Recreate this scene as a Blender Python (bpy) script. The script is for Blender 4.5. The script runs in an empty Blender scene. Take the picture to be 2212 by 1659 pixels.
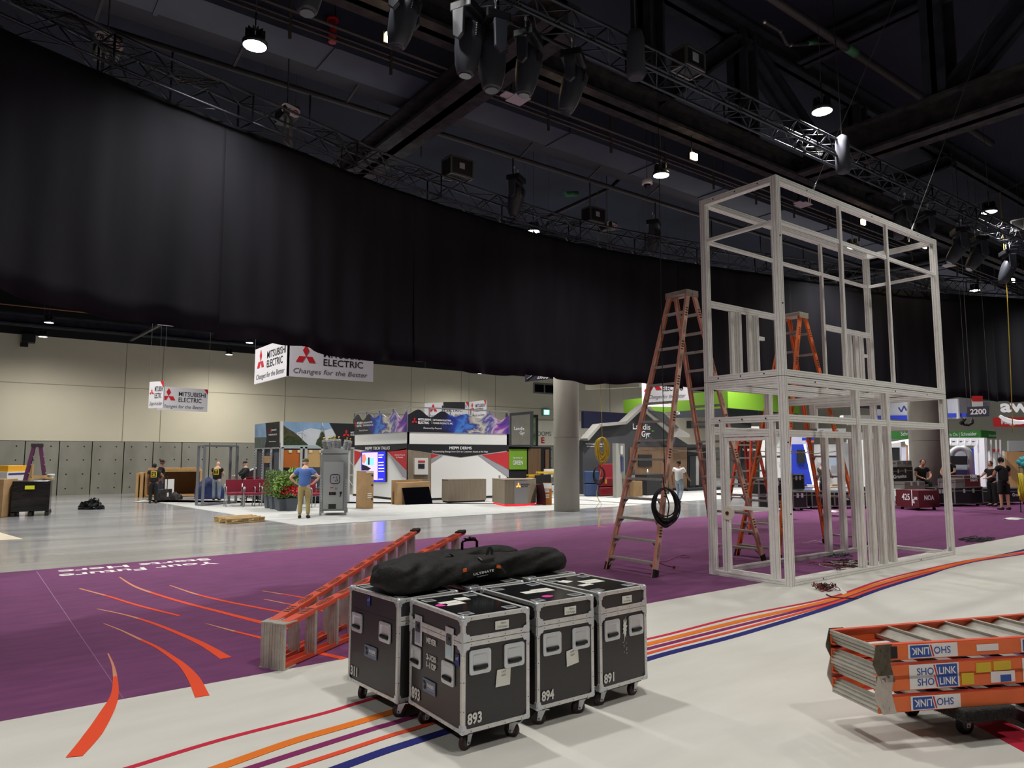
import bpy, bmesh, math, random
from mathutils import Vector, Matrix
random.seed(7)
C = bpy.context.scene.collection
SC = bpy.context.scene
PI = math.pi
R = math.radians

# ---------------- camera ----------------
FPX, CXP, CYP, CAMH = 1530.7, 1106.0, 829.5, 1.82
PITCH, YAW = R(5.732), R(36.85)
cd = bpy.data.cameras.new('camera'); cam = bpy.data.objects.new('camera', cd); C.objects.link(cam)
cam.location = (0, 0, CAMH); cam.rotation_euler = (R(90) + PITCH, 0, -YAW)
cd.sensor_width = 36; cd.lens = FPX / 2212 * 36; cd.clip_start = .05; cd.clip_end = 400
SC.camera = cam
# ---------------- world, exposure ----------------
w = bpy.data.worlds.new('world'); SC.world = w; w.use_nodes = True
w.node_tree.nodes['Background'].inputs[0].default_value = (.5, .55, .65, 1)
w.node_tree.nodes['Background'].inputs[1].default_value = .02
SC.view_settings.view_transform = 'Standard'; SC.view_settings.look = 'None'
SC.view_settings.exposure = 0.2; SC.view_settings.gamma = 1.0
SC.view_settings.use_curve_mapping = False

LAMP_W = 700.0      # high bay lamps in a roof grid, plus unseen lamps added for brightness
def spot(x, y, z, power, col=(1, .97, .93), angle=140, blend=.95, rad=.14, rot=(0, 0, 0), parent=None):
    l = bpy.data.lights.new('lamp_light', 'SPOT'); l.energy = power; l.color = col
    l.spot_size = R(angle); l.spot_blend = blend; l.shadow_soft_size = rad
    o = bpy.data.objects.new('lamp_light', l); C.objects.link(o)
    o.location = (x, y, z); o.rotation_euler = rot
    if parent: o.parent = parent; o.location = Vector((x, y, z)) - parent.location
    return o
LAMP_Z = 8.5
SEEN_LAMPS = [(3.23, 11.35), (12.8, 6.97), (12.72, 11.0), (21.95, 7.3), (22.25, 11.3), (12.95, 16.2), (32.15, 11.4)]
UNSEEN_LAMPS = [(3.2, 6.9), (3.2, 2.4), (-6.5, 6.9), (-6.5, 2.4), (12.8, 2.4), (3.2, -2.4), (22, 2.4), (12.8, -2.4), (32, 6.9),
               (3.2, 16.2), (22.2, 16.2), (32, 16.2), (3.2, 21), (12.8, 21), (22.2, 21), (12.8, 26), (3.2, 26), (22.2, 27), (32, 22), (42, 14), (42, 24), (51, 18), (53, 29), (42, 33), (32, 29), (42, 5)]  # unseen lamps: grid carried on, far right ones added to brighten that end
for x, y in UNSEEN_LAMPS: spot(x, y, LAMP_Z, LAMP_W * (2.4 if y > 14 else 1) * (1.5 if x > 20 else 1))

# ---------------- pixel rays of the measured camera: used to read real positions off known planes ----------------
_F = Vector((math.sin(YAW) * math.cos(PITCH), math.cos(YAW) * math.cos(PITCH), math.sin(PITCH)))
_R = Vector((math.cos(YAW), -math.sin(YAW), 0)); _U = _R.cross(_F); _O = Vector((0, 0, CAMH))
def ray(x, y): return _F + _R * ((x - CXP) / FPX) + _U * ((CYP - y) / FPX)
def G(x, y, z=0): d = ray(x, y); return _O + d * ((z - CAMH) / d.z)
def PY(x, y, Y): d = ray(x, y); return _O + d * (Y / d.y)
def PX(x, y, X): d = ray(x, y); return _O + d * (X / d.x)
def PD(x, y, D): d = ray(x, y); return _O + d * (D / math.hypot(d.x, d.y))
def HZ(g, y):
    "height above floor seen at row y over ground point g"
    D = math.hypot(g[0], g[1]); lo, hi = -2., 30.
    d = Vector((g[0], g[1], 0)).normalized()
    for _ in range(40):
        m = (lo + hi) / 2; p = Vector((g[0], g[1], m)) - _O
        yy = CYP - FPX * p.dot(_U) / p.dot(_F)
        if yy > y: lo = m
        else: hi = m
    return lo

# ---------------- materials ----------------
_M = {}
def lin(c):
    o = []
    for v in c[:3]:
        v = v / 255.
        o.append(v / 12.92 if v <= .04045 else ((v + .055) / 1.055) ** 2.4)
    return (*o, 1)
def mat(name, col, rough=.6, metal=0., var=0., scale=8., bump=0., emit=0., spec=.5, alpha=1., trans=0., stretch=None, coat=0.):
    if name in _M: return _M[name]
    m = bpy.data.materials.new(name); m.use_nodes = True; nt = m.node_tree; b = nt.nodes['Principled BSDF']
    c = lin(col); b.inputs['Base Color'].default_value = c; b.inputs['Roughness'].default_value = rough
    b.inputs['Metallic'].default_value = metal; b.inputs['Specular IOR Level'].default_value = spec
    if coat: b.inputs['Coat Weight'].default_value = coat
    if trans: b.inputs['Transmission Weight'].default_value = trans
    if alpha < 1: b.inputs['Alpha'].default_value = alpha
    if emit: b.inputs['Emission Color'].default_value = c; b.inputs['Emission Strength'].default_value = emit
    if var or bump:
        tc = nt.nodes.new('ShaderNodeTexCoord'); mp = nt.nodes.new('ShaderNodeMapping'); n = nt.nodes.new('ShaderNodeTexNoise')
        nt.links.new(tc.outputs['Object'], mp.inputs[0]); nt.links.new(mp.outputs[0], n.inputs[0])
        if stretch: mp.inputs['Scale'].default_value = stretch
        n.inputs['Scale'].default_value = scale; n.inputs['Detail'].default_value = 6
        if var:
            r = nt.nodes.new('ShaderNodeValToRGB'); nt.links.new(n.outputs[0], r.inputs[0])
            r.color_ramp.elements[0].position = .3; r.color_ramp.elements[1].position = .7
            r.color_ramp.elements[0].color = tuple(max(0, v * (1 - var)) for v in c[:3]) + (1,)
            r.color_ramp.elements[1].color = tuple(min(1, v * (1 + var)) for v in c[:3]) + (1,)
            nt.links.new(r.outputs[0], b.inputs['Base Color'])
        if bump:
            bp = nt.nodes.new('ShaderNodeBump'); bp.inputs['Strength'].default_value = bump; bp.inputs['Distance'].default_value = .02
            nt.links.new(n.outputs[0], bp.inputs['Height']); nt.links.new(bp.outputs[0], b.inputs['Normal'])
    _M[name] = m; return m

# ---------------- mesh builder ----------------
def wmat(o):
    m = Matrix.Identity(4)
    while o is not None: m = o.matrix_basis @ m; o = o.parent
    return m
def frame(u, up=(0, 0, 1)):
    u = Vector(u).normalized(); up = Vector(up)
    if abs(u.dot(up)) > .98: up = Vector((1, 0, 0)) if abs(u.x) < .9 else Vector((0, 1, 0))
    s = u.cross(up).normalized(); t = s.cross(u).normalized(); return u, s, t
class MB:
    def __init__(s): s.v = []; s.f = []; s.m = []; s.sm = []
    def add(s, vs, fs, mi=0, sm=False):
        k = len(s.v); s.v += [Vector(a) for a in vs]
        for f in fs: s.f.append([k + i for i in f]); s.m.append(mi); s.sm.append(sm)
        return s
    def box(s, c, sz, rz=0, mi=0):
        c = Vector(c); x, y, z = [a / 2 for a in sz]; cr, sr = math.cos(rz), math.sin(rz)
        vs = [c + Vector((a * x * cr - b * y * sr, a * x * sr + b * y * cr, d * z)) for d in (-1, 1) for a, b in ((-1, -1), (1, -1), (1, 1), (-1, 1))]
        return s.add(vs, [(3, 2, 1, 0), (4, 5, 6, 7), (0, 1, 5, 4), (1, 2, 6, 5), (2, 3, 7, 6), (3, 0, 4, 7)], mi)
    def mm(s, a, b, mi=0):
        a, b = Vector(a), Vector(b); return s.box((a + b) / 2, [abs(q) for q in (b - a)], 0, mi)
    def bar(s, a, b, wd, h, up=(0, 0, 1), mi=0):
        a, b = Vector(a), Vector(b); u, sd, t = frame(b - a, up)
        vs = [p + sd * (x * wd / 2) + t * (y * h / 2) for p in (a, b) for x, y in ((-1, -1), (1, -1), (1, 1), (-1, 1))]
        return s.add(vs, [(3, 2, 1, 0), (4, 5, 6, 7), (0, 1, 5, 4), (1, 2, 6, 5), (2, 3, 7, 6), (3, 0, 4, 7)], mi)
    def obox(s, c, u, v, n, mi=0):
        "box with half-extent vectors u, v, n"
        c, u, v, n = Vector(c), Vector(u), Vector(v), Vector(n)
        vs = [c + n * d + u * a + v * b for d in (-1, 1) for a, b in ((-1, -1), (1, -1), (1, 1), (-1, 1))]
        return s.add(vs, [(3, 2, 1, 0), (4, 5, 6, 7), (0, 1, 5, 4), (1, 2, 6, 5), (2, 3, 7, 6), (3, 0, 4, 7)], mi)
    def tube(s, pts, r, n=8, closed=False, mi=0, cap=True):
        pts = [Vector(p) for p in pts]; N = len(pts); rings = []
        rs = r if isinstance(r, (list, tuple)) else [r] * N
        prev = None
        for i, p in enumerate(pts):
            a = pts[i - 1] if (i or closed) else p; b = pts[(i + 1) % N] if (i < N - 1 or closed) else p
            d = (b - a)
            if d.length < 1e-9: d = Vector((0, 0, 1))
            d.normalize()
            if prev is None: _, sd, _ = frame(d)
            else:
                sd = prev - d * prev.dot(d)
                if sd.length < 1e-6: _, sd, _ = frame(d)
                sd.normalize()
            prev = sd; t = d.cross(sd)
            rings.append([p + (sd * math.cos(2 * PI * k / n) + t * math.sin(2 * PI * k / n)) * rs[i] for k in range(n)])
        vs = [v for q in rings for v in q]; fs = []
        for i in range(N if closed else N - 1):
            j = (i + 1) % N
            for k in range(n):
                l = (k + 1) % n; fs.append((i * n + k, i * n + l, j * n + l, j * n + k))
        s.add(vs, fs, mi, True)
        if cap and not closed:
            k0 = len(s.v) - len(vs); s.f.append([k0 + k for k in range(n)][::-1]); s.m.append(mi); s.sm.append(False)
            s.f.append([k0 + (N - 1) * n + k for k in range(n)]); s.m.append(mi); s.sm.append(False)
        return s
    def cyl(s, a, b, r, n=16, mi=0, r2=None): return s.tube([a, b], [r, r if r2 is None else r2], n, mi=mi)
    def lathe(s, c, prof, n=20, mi=0, ax=(0, 0, 1)):
        c = Vector(c); u, sd, t = frame(ax); vs = []; fs = []
        for (r, z) in prof:
            for k in range(n): vs.append(c + u * z + (sd * math.cos(2 * PI * k / n) + t * math.sin(2 * PI * k / n)) * max(r, 1e-4))
        for i in range(len(prof) - 1):
            for k in range(n):
                l = (k + 1) % n; fs.append((i * n + k, i * n + l, (i + 1) * n + l, (i + 1) * n + k))
        s.add(vs, fs, mi, True)
        k0 = len(s.v) - len(vs)
        if prof[0][0] > .001: s.f.append([k0 + k for k in range(n)][::-1]); s.m.append(mi); s.sm.append(False)
        if prof[-1][0] > .001: s.f.append([k0 + (len(prof) - 1) * n + k for k in range(n)]); s.m.append(mi); s.sm.append(False)
        return s
    def ball(s, c, r, n=12, mi=0, sc=(1, 1, 1)):
        c = Vector(c); vs = []; fs = []; h = n // 2
        for i in range(h + 1):
            a = PI * i / h
            for k in range(n): b = 2 * PI * k / n; vs.append(c + Vector((r * sc[0] * math.sin(a) * math.cos(b), r * sc[1] * math.sin(a) * math.sin(b), -r * sc[2] * math.cos(a))))
        for i in range(h):
            for k in range(n):
                l = (k + 1) % n; fs.append((i * n + k, i * n + l, (i + 1) * n + l, (i + 1) * n + k))
        return s.add(vs, fs, mi, True)
    def poly(s, pts, n, th, mi=0):
        "planar polygon thickened by th along n"
        pts = [Vector(p) for p in pts]; n = Vector(n).normalized() * th; k = len(pts)
        vs = pts + [p + n for p in pts]
        fs = [tuple(range(k))[::-1], tuple(range(k, 2 * k))] + [(i, (i + 1) % k, (i + 1) % k + k, i + k) for i in range(k)]
        return s.add(vs, fs, mi)
    def build(s, name, m, parent=None, bev=0., world=True, fix=True):
        me = bpy.data.meshes.new(name)
        vs = s.v
        if parent is not None and world:
            inv = wmat(parent).inverted(); vs = [inv @ v for v in vs]
        me.from_pydata([tuple(v) for v in vs], [], s.f)
        for q in (m if isinstance(m, (list, tuple)) else [m]): me.materials.append(q)
        for p, mi, sm in zip(me.polygons, s.m, s.sm): p.material_index = mi; p.use_smooth = sm
        if fix:
            bm = bmesh.new(); bm.from_mesh(me); bmesh.ops.recalc_face_normals(bm, faces=bm.faces); bm.to_mesh(me); bm.free()
        o = bpy.data.objects.new(name, me); C.objects.link(o); o.parent = parent
        if bev:
            b = o.modifiers.new('bevel', 'BEVEL'); b.width = bev; b.segments = 2; b.limit_method = 'ANGLE'; b.angle_limit = R(40)
        return o
def tag(o, label=None, cat=None, group=None, kind=None):
    if label: o['label'] = label
    if cat: o['category'] = cat
    if group: o['group'] = group
    if kind: o['kind'] = kind
    return o
def thing(name, label, cat, loc=(0, 0, 0), rz=0, group=None, kind=None):
    o = bpy.data.objects.new(name, None); C.objects.link(o); o.empty_display_size = .1
    o.location = loc; o.rotation_euler = (0, 0, rz)
    o.matrix_basis = Matrix.Translation(Vector(loc)) @ Matrix.Rotation(rz, 4, 'Z')
    return tag(o, label, cat, group, kind)
def dup(root, loc, rz, label=None, group=None):
    def cp(o, par):
        c = o.copy(); C.objects.link(c); c.parent = par
        for ch in [q for q in KIDS(o)]: cp(ch, c)
        return c
    r = cp(root, None); r.location = loc; r.rotation_euler = (0, 0, rz)
    if label: r['label'] = label
    if group: r['group'] = group
    return r
def KIDS(o): return [c for c in o.children]
_T = {}
def textmesh(s, bold=0.):
    if (s, bold) in _T: return _T[(s, bold)]
    cu = bpy.data.curves.new('txt', 'FONT'); cu.body = s; cu.size = 1; cu.offset = bold; cu.resolution_u = 3; cu.fill_mode = 'FRONT'
    ob = bpy.data.objects.new('txt', cu); C.objects.link(ob)
    dg = bpy.context.evaluated_depsgraph_get(); me = bpy.data.meshes.new_from_object(ob.evaluated_get(dg))
    vs = [v.co.copy() for v in me.vertices]; fs = [tuple(p.vertices) for p in me.polygons]
    bpy.data.objects.remove(ob); bpy.data.curves.remove(cu); bpy.data.meshes.remove(me)
    _T[(s, bold)] = (vs, fs); return vs, fs
def text(mb, s, org, xd, yd, h, w=None, mi=0, bold=0., shear=0., align='L', lift=0.):
    "adds flat letters to mb: cap height h, optional fitted width w"
    vs, fs = textmesh(s, bold)
    if not vs: return mb
    x0 = min(v.x for v in vs); x1 = max(v.x for v in vs)
    kh = h / .69; kx = (w / (x1 - x0)) if w else kh
    W = (x1 - x0) * kx; off = {'L': 0, 'C': -W / 2, 'R': -W}[align]
    org, xd, yd = Vector(org), Vector(xd).normalized(), Vector(yd).normalized(); n = xd.cross(yd)
    mb.add([org + n * lift + xd * ((v.x - x0) * kx + off + v.y * kh * shear) + yd * (v.y * kh) for v in vs], fs, mi)
    return mb
def face(parent, name='lettering'): ...
WHITE = mat('white_paint', (235, 235, 232), .5)
BLACK = mat('black_paint', (14, 14, 16), .5)
ALU = mat('brushed_aluminium', (196, 194, 190), .32, .85, var=.08, scale=30)
CHROME = mat('zinc_plated_steel', (206, 210, 214), .32, .45)
RUBBER = mat('black_rubber', (18, 18, 19), .7)
PLBLACK = mat('black_plastic', (24, 24, 26), .45)
CARD = mat('brown_cardboard', (171, 138, 98), .85, var=.1, scale=4)
WOOD = mat('pine_plywood', (196, 158, 106), .7, var=.15, scale=5, stretch=(1, 6, 6))
# ================= the hall: floor, walls, ceiling =================
def conc_floor():
    m = bpy.data.materials.new('polished_concrete'); m.use_nodes = True; nt = m.node_tree; b = nt.nodes['Principled BSDF']
    tc = nt.nodes.new('ShaderNodeTexCoord'); mp = nt.nodes.new('ShaderNodeMapping'); n = nt.nodes.new('ShaderNodeTexNoise'); n2 = nt.nodes.new('ShaderNodeTexNoise')
    nt.links.new(tc.outputs['Object'], mp.inputs[0]); mp.inputs['Scale'].default_value = (.25, 1.6, 1)
    nt.links.new(mp.outputs[0], n.inputs[0]); nt.links.new(tc.outputs['Object'], n2.inputs[0]); n.inputs['Scale'].default_value = .8; n.inputs['Detail'].default_value = 7; n2.inputs['Scale'].default_value = .35
    r = nt.nodes.new('ShaderNodeValToRGB'); r.color_ramp.elements[0].color = lin((134, 135, 138)); r.color_ramp.elements[1].color = lin((164, 165, 166))
    r.color_ramp.elements[0].position = .35; r.color_ramp.elements[1].position = .65
    nt.links.new(n.outputs[0], r.inputs[0]); nt.links.new(r.outputs[0], b.inputs['Base Color'])
    mr = nt.nodes.new('ShaderNodeMapRange'); mr.inputs[3].default_value = .1; mr.inputs[4].default_value = .22
    nt.links.new(n2.outputs[0], mr.inputs[0]); nt.links.new(mr.outputs[0], b.inputs['Roughness'])
    b.inputs['Specular IOR Level'].default_value = .7
    bp = nt.nodes.new('ShaderNodeBump'); bp.inputs['Strength'].default_value = .05; bp.inputs['Distance'].default_value = .01
    nt.links.new(n.outputs[0], bp.inputs['Height']); nt.links.new(bp.outputs[0], b.inputs['Normal'])
    return m
XL, XR, YF, YW, HC = -25., 62., -22., 38.4, 13.5
o = MB().mm((XL, YF, -.2), (XR, YW, 0)).build('floor', conc_floor()); tag(o, 'polished grey concrete hall floor', 'floor', kind='structure')
CREAM = mat('cream_wall', (212, 205, 186), .85, var=.03, scale=.6)
CONC = mat('cast_concrete', (140, 138, 130), .85, var=.16, scale=1.3, bump=.15, stretch=(1, 1, .45))
DARKW = mat('dark_painted_wall', (20, 21, 26), .9)
# back wall: concrete panels below, cream above, dark band over the lamps
wb = thing('wall_back', 'long cream hall wall over a concrete panel base', 'wall', (0, YW, 0), kind='structure')
MB().mm((XL, YW, 2.47), (XR, YW + .3, 7.22)).build('upper_wall', CREAM, wb)
MB().mm((XL, YW, 7.22), (XR, YW + .3, HC)).build('dark_wall_band', DARKW, wb)
b = MB(); x = XL
px = [PY(v, 1000, YW).x for v in (0, 52, 126, 197, 266, 329, 391, 451, 509)]
edges = [XL] + [px[1] - (px[2] - px[1]) * k for k in range(11, 0, -1)] + px[1:]
while edges[-1] < XR: edges.append(edges[-1] + 2.2)
for a, c in zip(edges, edges[1:]):
    b.mm((a + .02, YW - .05, 0), (c - .02, YW + .25, 2.45))
b.build('concrete_panels', CONC, wb)
b = MB()
for a, c in zip(edges, edges[1:]):
    for fx in (.25, .75):
        for z in (.3, .95, 1.6, 2.22): b.cyl((a + (c - a) * fx, YW - .056, z), (a + (c - a) * fx, YW - .04, z), .035, 8)
b.build('tie_holes', mat('hole_dark', (40, 38, 35), .9), wb)
b = MB(); JZ = PY(0, 825.7, YW).z
b.mm((XL, YW - .012, 5.03), (XR, YW, 5.055))
for xj in (PY(272, 800, YW).x, PY(616, 850, YW).x, PY(888, 860, YW).x, PY(996, 850, YW).x, PY(1070, 850, YW).x, PY(352, 800, YW).x):
    b.mm((xj - .012, YW - .012, 2.47), (xj + .012, YW, 7.22))
b.build('wall_joints', mat('joint_dark', (150, 140, 120), .9), wb)
for nm, a, c in (('wall_right', (XR, YF, 0), (XR + .3, YW, HC)), ('wall_left', (XL - .3, YF, 0), (XL, YW, HC)), ('wall_front', (XL, YF - .3, 0), (XR, YF, HC))):
    m = mat('grey_green_wall', (206, 204, 186), .85) if nm == 'wall_right' else mat('tan_wall', (150, 145, 132), .85)
    t = thing(nm, {'wall_right': 'grey green far wall beyond the right hand booths', 'wall_left': 'plain tan side wall', 'wall_front': 'plain tan wall behind the viewer'}[nm], 'wall', (a[0], a[1], 0), kind='structure')
    MB().mm(a, (c[0], c[1], 6.6)).build('wall_panel', m, t); MB().mm((a[0], a[1], 6.6), c).build('dark_wall_band', DARKW, t)
CEILM = mat('black_ceiling', (34, 38, 54), .95, var=.3, scale=.5)
o = MB().mm((XL, YF, HC), (XR, YW, HC + .3)).build('ceiling', CEILM); tag(o, 'black painted roof deck high above the hall', 'ceiling', kind='structure')
# windows, opening and dark sign wall on the back wall
wn = thing('window_1', 'row of three small dark windows high in the cream wall', 'window', tuple(PY(1180, 845, YW - .02)), kind='structure')
a, c = PY(1152, 831, YW), PY(1240, 851, YW); a.z, c.z = PY(1190, 830, YW).z, PY(1190, 852, YW).z
MB().mm((a.x, YW - .06, c.z), (c.x, YW, a.z)).build('window_frame', mat('window_frame_grey', (120, 122, 122), .5), wn)
for k in range(4):
    w_ = (c.x - a.x) / 4; MB().mm((a.x + k * w_ + .08, YW - .08, c.z + .1), (a.x + (k + 1) * w_ - .06, YW - .05, a.z - .1)).build('pane', mat('night_glass', (14, 16, 22), .08), wn)

# ================= carpets =================
YP0, YP1 = 6.145, 13.72      # purple carpet from the white border to the grey aisle
def carpet_mat(name, c1, c2, sc):
    m = bpy.data.materials.new(name); m.use_nodes = True; nt = m.node_tree; b = nt.nodes['Principled BSDF']
    tc = nt.nodes.new('ShaderNodeTexCoord'); n = nt.nodes.new('ShaderNodeTexNoise'); n3 = nt.nodes.new('ShaderNodeTexNoise')
    mp = nt.nodes.new('ShaderNodeMapping'); mp.inputs['Scale'].default_value = (1, 3.5, 1)
    nt.links.new(tc.outputs['Object'], mp.inputs[0]); nt.links.new(mp.outputs[0], n.inputs[0]); n.inputs['Scale'].default_value = sc; n.inputs['Detail'].default_value = 8
    r = nt.nodes.new('ShaderNodeValToRGB'); r.color_ramp.elements[0].color = lin(c1); r.color_ramp.elements[1].color = lin(c2); r.color_ramp.elements[0].position = .3; r.color_ramp.elements[1].position = .75
    nt.links.new(n.outputs[0], r.inputs[0]); nt.links.new(r.outputs[0], b.inputs['Base Color']); b.inputs['Roughness'].default_value = .95
    b.inputs['Specular IOR Level'].default_value = .15
    b.inputs['Sheen Weight'].default_value = .15
    nt.links.new(tc.outputs['Object'], n3.inputs[0]); n3.inputs['Scale'].default_value = 260
    bp = nt.nodes.new('ShaderNodeBump'); bp.inputs['Strength'].default_value = .25; bp.inputs['Distance'].default_value = .004
    nt.links.new(n3.outputs[0], bp.inputs['Height']); nt.links.new(bp.outputs[0], b.inputs['Normal'])
    return m
PURP = carpet_mat('plum_carpet', (104, 50, 96), (124, 62, 112), 2.2)
WCARP = carpet_mat('white_carpet', (212, 209, 200), (224, 222, 214), .9)
def strip(mb, pts, widths, z, th=.004, mi=0):
    "flat ribbon along ground points"
    pts = [Vector((p[0], p[1], 0)) for p in pts]; N = len(pts); L = []; Rr = []
    for i, p in enumerate(pts):
        d = (pts[min(i + 1, N - 1)] - pts[max(i - 1, 0)]).normalized(); s_ = Vector((-d.y, d.x, 0))
        L.append(p + s_ * widths[i] / 2); Rr.append(p - s_ * widths[i] / 2)
    for i in range(N - 1):
        mb.poly([Vector((q.x, q.y, z)) for q in (L[i], L[i + 1], Rr[i + 1], Rr[i])], (0, 0, 1), th, mi)
def smooth(pts, n=6):
    P = [Vector((*p, 0)) if len(p) == 2 else Vector(p) for p in pts]; out = []
    for i in range(len(P) - 1):
        p0, p1, p2, p3 = P[max(i - 1, 0)], P[i], P[i + 1], P[min(i + 2, len(P) - 1)]
        for k in range(n):
            t = k / n; out.append(.5 * ((2 * p1) + (p2 - p0) * t + (2 * p0 - 5 * p1 + 4 * p2 - p3) * t * t + (3 * p1 - p0 - 3 * p2 + p3) * t ** 3))
    out.append(P[-1]); return out
cp = thing('purple_carpet', 'wide plum purple carpet lane with white lettering and orange swooshes', 'carpet', (8, 10, 0), kind='thing')
MB().mm((-14, YP0, 0), (36, YP1, .008)).build('pile', PURP, cp)
# further lane of the purple carpet under the flight cases at the right is the same lane, greyed edge strip
SW = mat('orange_print', (236, 76, 34), .9); SW2 = mat('peach_print', (214, 140, 110), .9)
def sw(pts, wds, par):
    g = smooth([tuple(G(*p)[:2]) for p in pts], 8); n = len(g)
    wd = []
    for i in range(n):
        t = i / (n - 1) * (len(wds) - 1); k = min(int(t), len(wds) - 2); wd.append(wds[k] + (wds[k + 1] - wds[k]) * (t - k))
    h = max(2, int(n * .3)); b = MB(); strip(b, g[:h + 1], wd[:h + 1], .008, .003, 1); strip(b, g[h:], wd[h:], .008, .003, 0)
    b.build('swoosh', [SW, SW2], par)
for pts, wds in [
    ([(233, 1414), (244, 1440), (249, 1472), (247, 1505), (231, 1540), (200, 1590), (160, 1638)], [.01, .02, .035, .055, .09, .11, .09]),
    ([(224, 1349), (262, 1364), (300, 1382), (338, 1400), (370, 1421), (395, 1440), (418, 1468), (437, 1507)], [.012, .02, .03, .035, .045, .06, .09, .1]),
    ([(209, 1317), (270, 1330), (330, 1348), (390, 1372), (440, 1395), (488, 1424)], [.015, .03, .04, .05, .07, .1]),
    ([(172, 1273), (235, 1290), (300, 1310), (387, 1332)], [.03, .04, .045, .04]),
    ([(258, 1248), (290, 1268), (340, 1286), (400, 1304), (470, 1322), (560, 1345), (640, 1362)], [.02, .04, .05, .055, .06, .08, .08]),
    ([(367, 1266), (420, 1284), (480, 1299), (560, 1315), (640, 1330)], [.02, .04, .05, .05, .05]),
    ([(445, 1349), (500, 1364), (560, 1379), (640, 1402), (744, 1425)], [.01, .03, .05, .06, .07]),
    ([(567, 1278), (640, 1290), (700, 1302)], [.02, .04, .05]), ([(570, 1296), (650, 1312), (720, 1326)], [.02, .04, .06])]: sw(pts, wds, cp)
b = MB(); e1 = G(135, 1236); e0 = G(462, 1216)
L1 = G(128, 1243); L0 = G(478, 1221)
xd = Vector((-1, 0, 0)); yd = Vector((0, -1, 0))
text(b, 'Your Future', (G(478, 1220).x, G(300, 1227.5).y, .0095), xd, yd, .3, w=G(478, 1220).x - G(127, 1244).x, bold=.02)
text(b, 'Starts Here', (G(452, 1208).x, G(300, 1219).y, .0095), xd, yd, .27, w=G(452, 1208).x - G(124, 1233).x, bold=.02)
b.build('lettering', mat('white_print', (226, 222, 218), .9), cp)
b = MB(); sx = G(120, 1300).x
b.poly([G(78, 1234, .0085), G(80, 1234, .0085), G(268, 1510, .0085), G(266, 1510, .0085)], (0, 0, 1), .001); b.build('carpet_seam', mat('pale_seam', (150, 110, 145), .9), cp)
wc = thing('white_carpet', 'white carpet with a bundle of coloured stripes crossing it', 'carpet', (5, 3, 0), kind='thing')
MB().mm((-14, -12, 0), (34, YP0, .007)).build('pile', WCARP, wc)
STR = [('red_stripe', (200, 30, 60)), ('orange_stripe', (232, 120, 28)), ('magenta_stripe', (130, 28, 92)), ('vermilion_stripe', (228, 76, 40)), ('navy_stripe', (24, 30, 112))]
L = {  # pixel rows of each stripe centre: left group, right group and twisted far end
 0: [(300, 1655), (480, 1600), (700, 1543), (838, 1503), (1120, 1438), (1405, 1381), (1600, 1332), (1790, 1293), (1900, 1256), (2000, 1231), (2100, 1210), (2212, 1196)],
 1: [(490, 1655), (640, 1602), (760, 1567), (850, 1540), (1120, 1460), (1405, 1392), (1600, 1343), (1790, 1299), (1900, 1262), (2000, 1235), (2100, 1212), (2212, 1193)],
 2: [(560, 1656), (680, 1617), (800, 1579), (880, 1555), (1130, 1475), (1405, 1402), (1600, 1352), (1790, 1303), (1900, 1266), (2000, 1238), (2100, 1215), (2212, 1198)],
 3: [(650, 1656), (760, 1620), (850, 1590), (930, 1566), (1150, 1490), (1405, 1412), (1600, 1361), (1790, 1308), (1900, 1270), (2000, 1240), (2100, 1214), (2212, 1194)],
 4: [(745, 1657), (830, 1626), (910, 1600), (1000, 1570), (1180, 1502), (1405, 1424), (1600, 1372), (1790, 1314), (1900, 1274), (2000, 1243), (2060, 1224), (2212, 1189)]}
WD = {0: .05, 1: .085, 2: .065, 3: .05, 4: .085}
for k in range(5):
    g = smooth([tuple(G(*p)[:2]) for p in L[k]], 6); d0 = (g[0] - g[1]).normalized()
    g = [g[0] + d0 * 2.5] + g; d1 = (g[-1] - g[-2]).normalized(); g = g + [g[-1] + d1 * 6]
    b = MB(); strip(b, g, [WD[k]] * len(g), .007 + (0.0005 * ((k * 3) % 5)), .002); b.build('stripe', mat(STR[k][0], STR[k][1], .9), wc)['label'] = STR[k][0].replace('_', ' ')
# wide printed bands that leave the frame under the ladder stack
for nm, c, w_, off in (('red_stripe', 0, .26, 0), ('magenta_stripe', 0, .16, -.3), ('navy_stripe', 0, .08, -.55)):
    b = MB(); p0 = G(2020, 1500); p1 = G(2225, 1610); d = (p1 - p0).normalized(); s_ = Vector((-d.y, d.x, 0)) * off
    strip(b, [p0 - d * 1.2 - s_, p0 - s_, p1 - s_, p1 + d * 3 - s_], [w_] * 4, .007, .002); b.build('stripe', _M[nm], wc)
# pale booth carpets on the grey aisle
LC = carpet_mat('pale_grey_carpet', (168, 170, 168), (192, 193, 190), 3)
def booth_carpet(label, pts, m=LC):
    o = MB().poly([(p[0], p[1], 0) for p in pts], (0, 0, 1), .008).build('booth_carpet', m); return tag(o, label, 'carpet', kind='thing')
a0, a1, a2 = G(545, 1127), G(300, 1079), G(650, 1134)
booth_carpet('pale grey carpet under the burgundy chairs and the counters', [(G(650, 1136).x, 18.15), (19.6, 18.15), (19.6, 31), (4.9, 31), G(310, 1080)[:2]])
booth_carpet('pale carpet in front of the dark house shaped booth', [(19.9, 18.6), (25.5, 18.6), (34, 22), (34, 33), (19.9, 33)])
booth_carpet('cream marbled carpet corner at the left edge', [G(50, 1165)[:2], (G(50, 1165).x - 6, 18.9), (G(50, 1165).x - 6, 24.5), (-.2, 24.5)], carpet_mat('cream_marble', (196, 184, 160), (226, 216, 196), 4))

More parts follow.
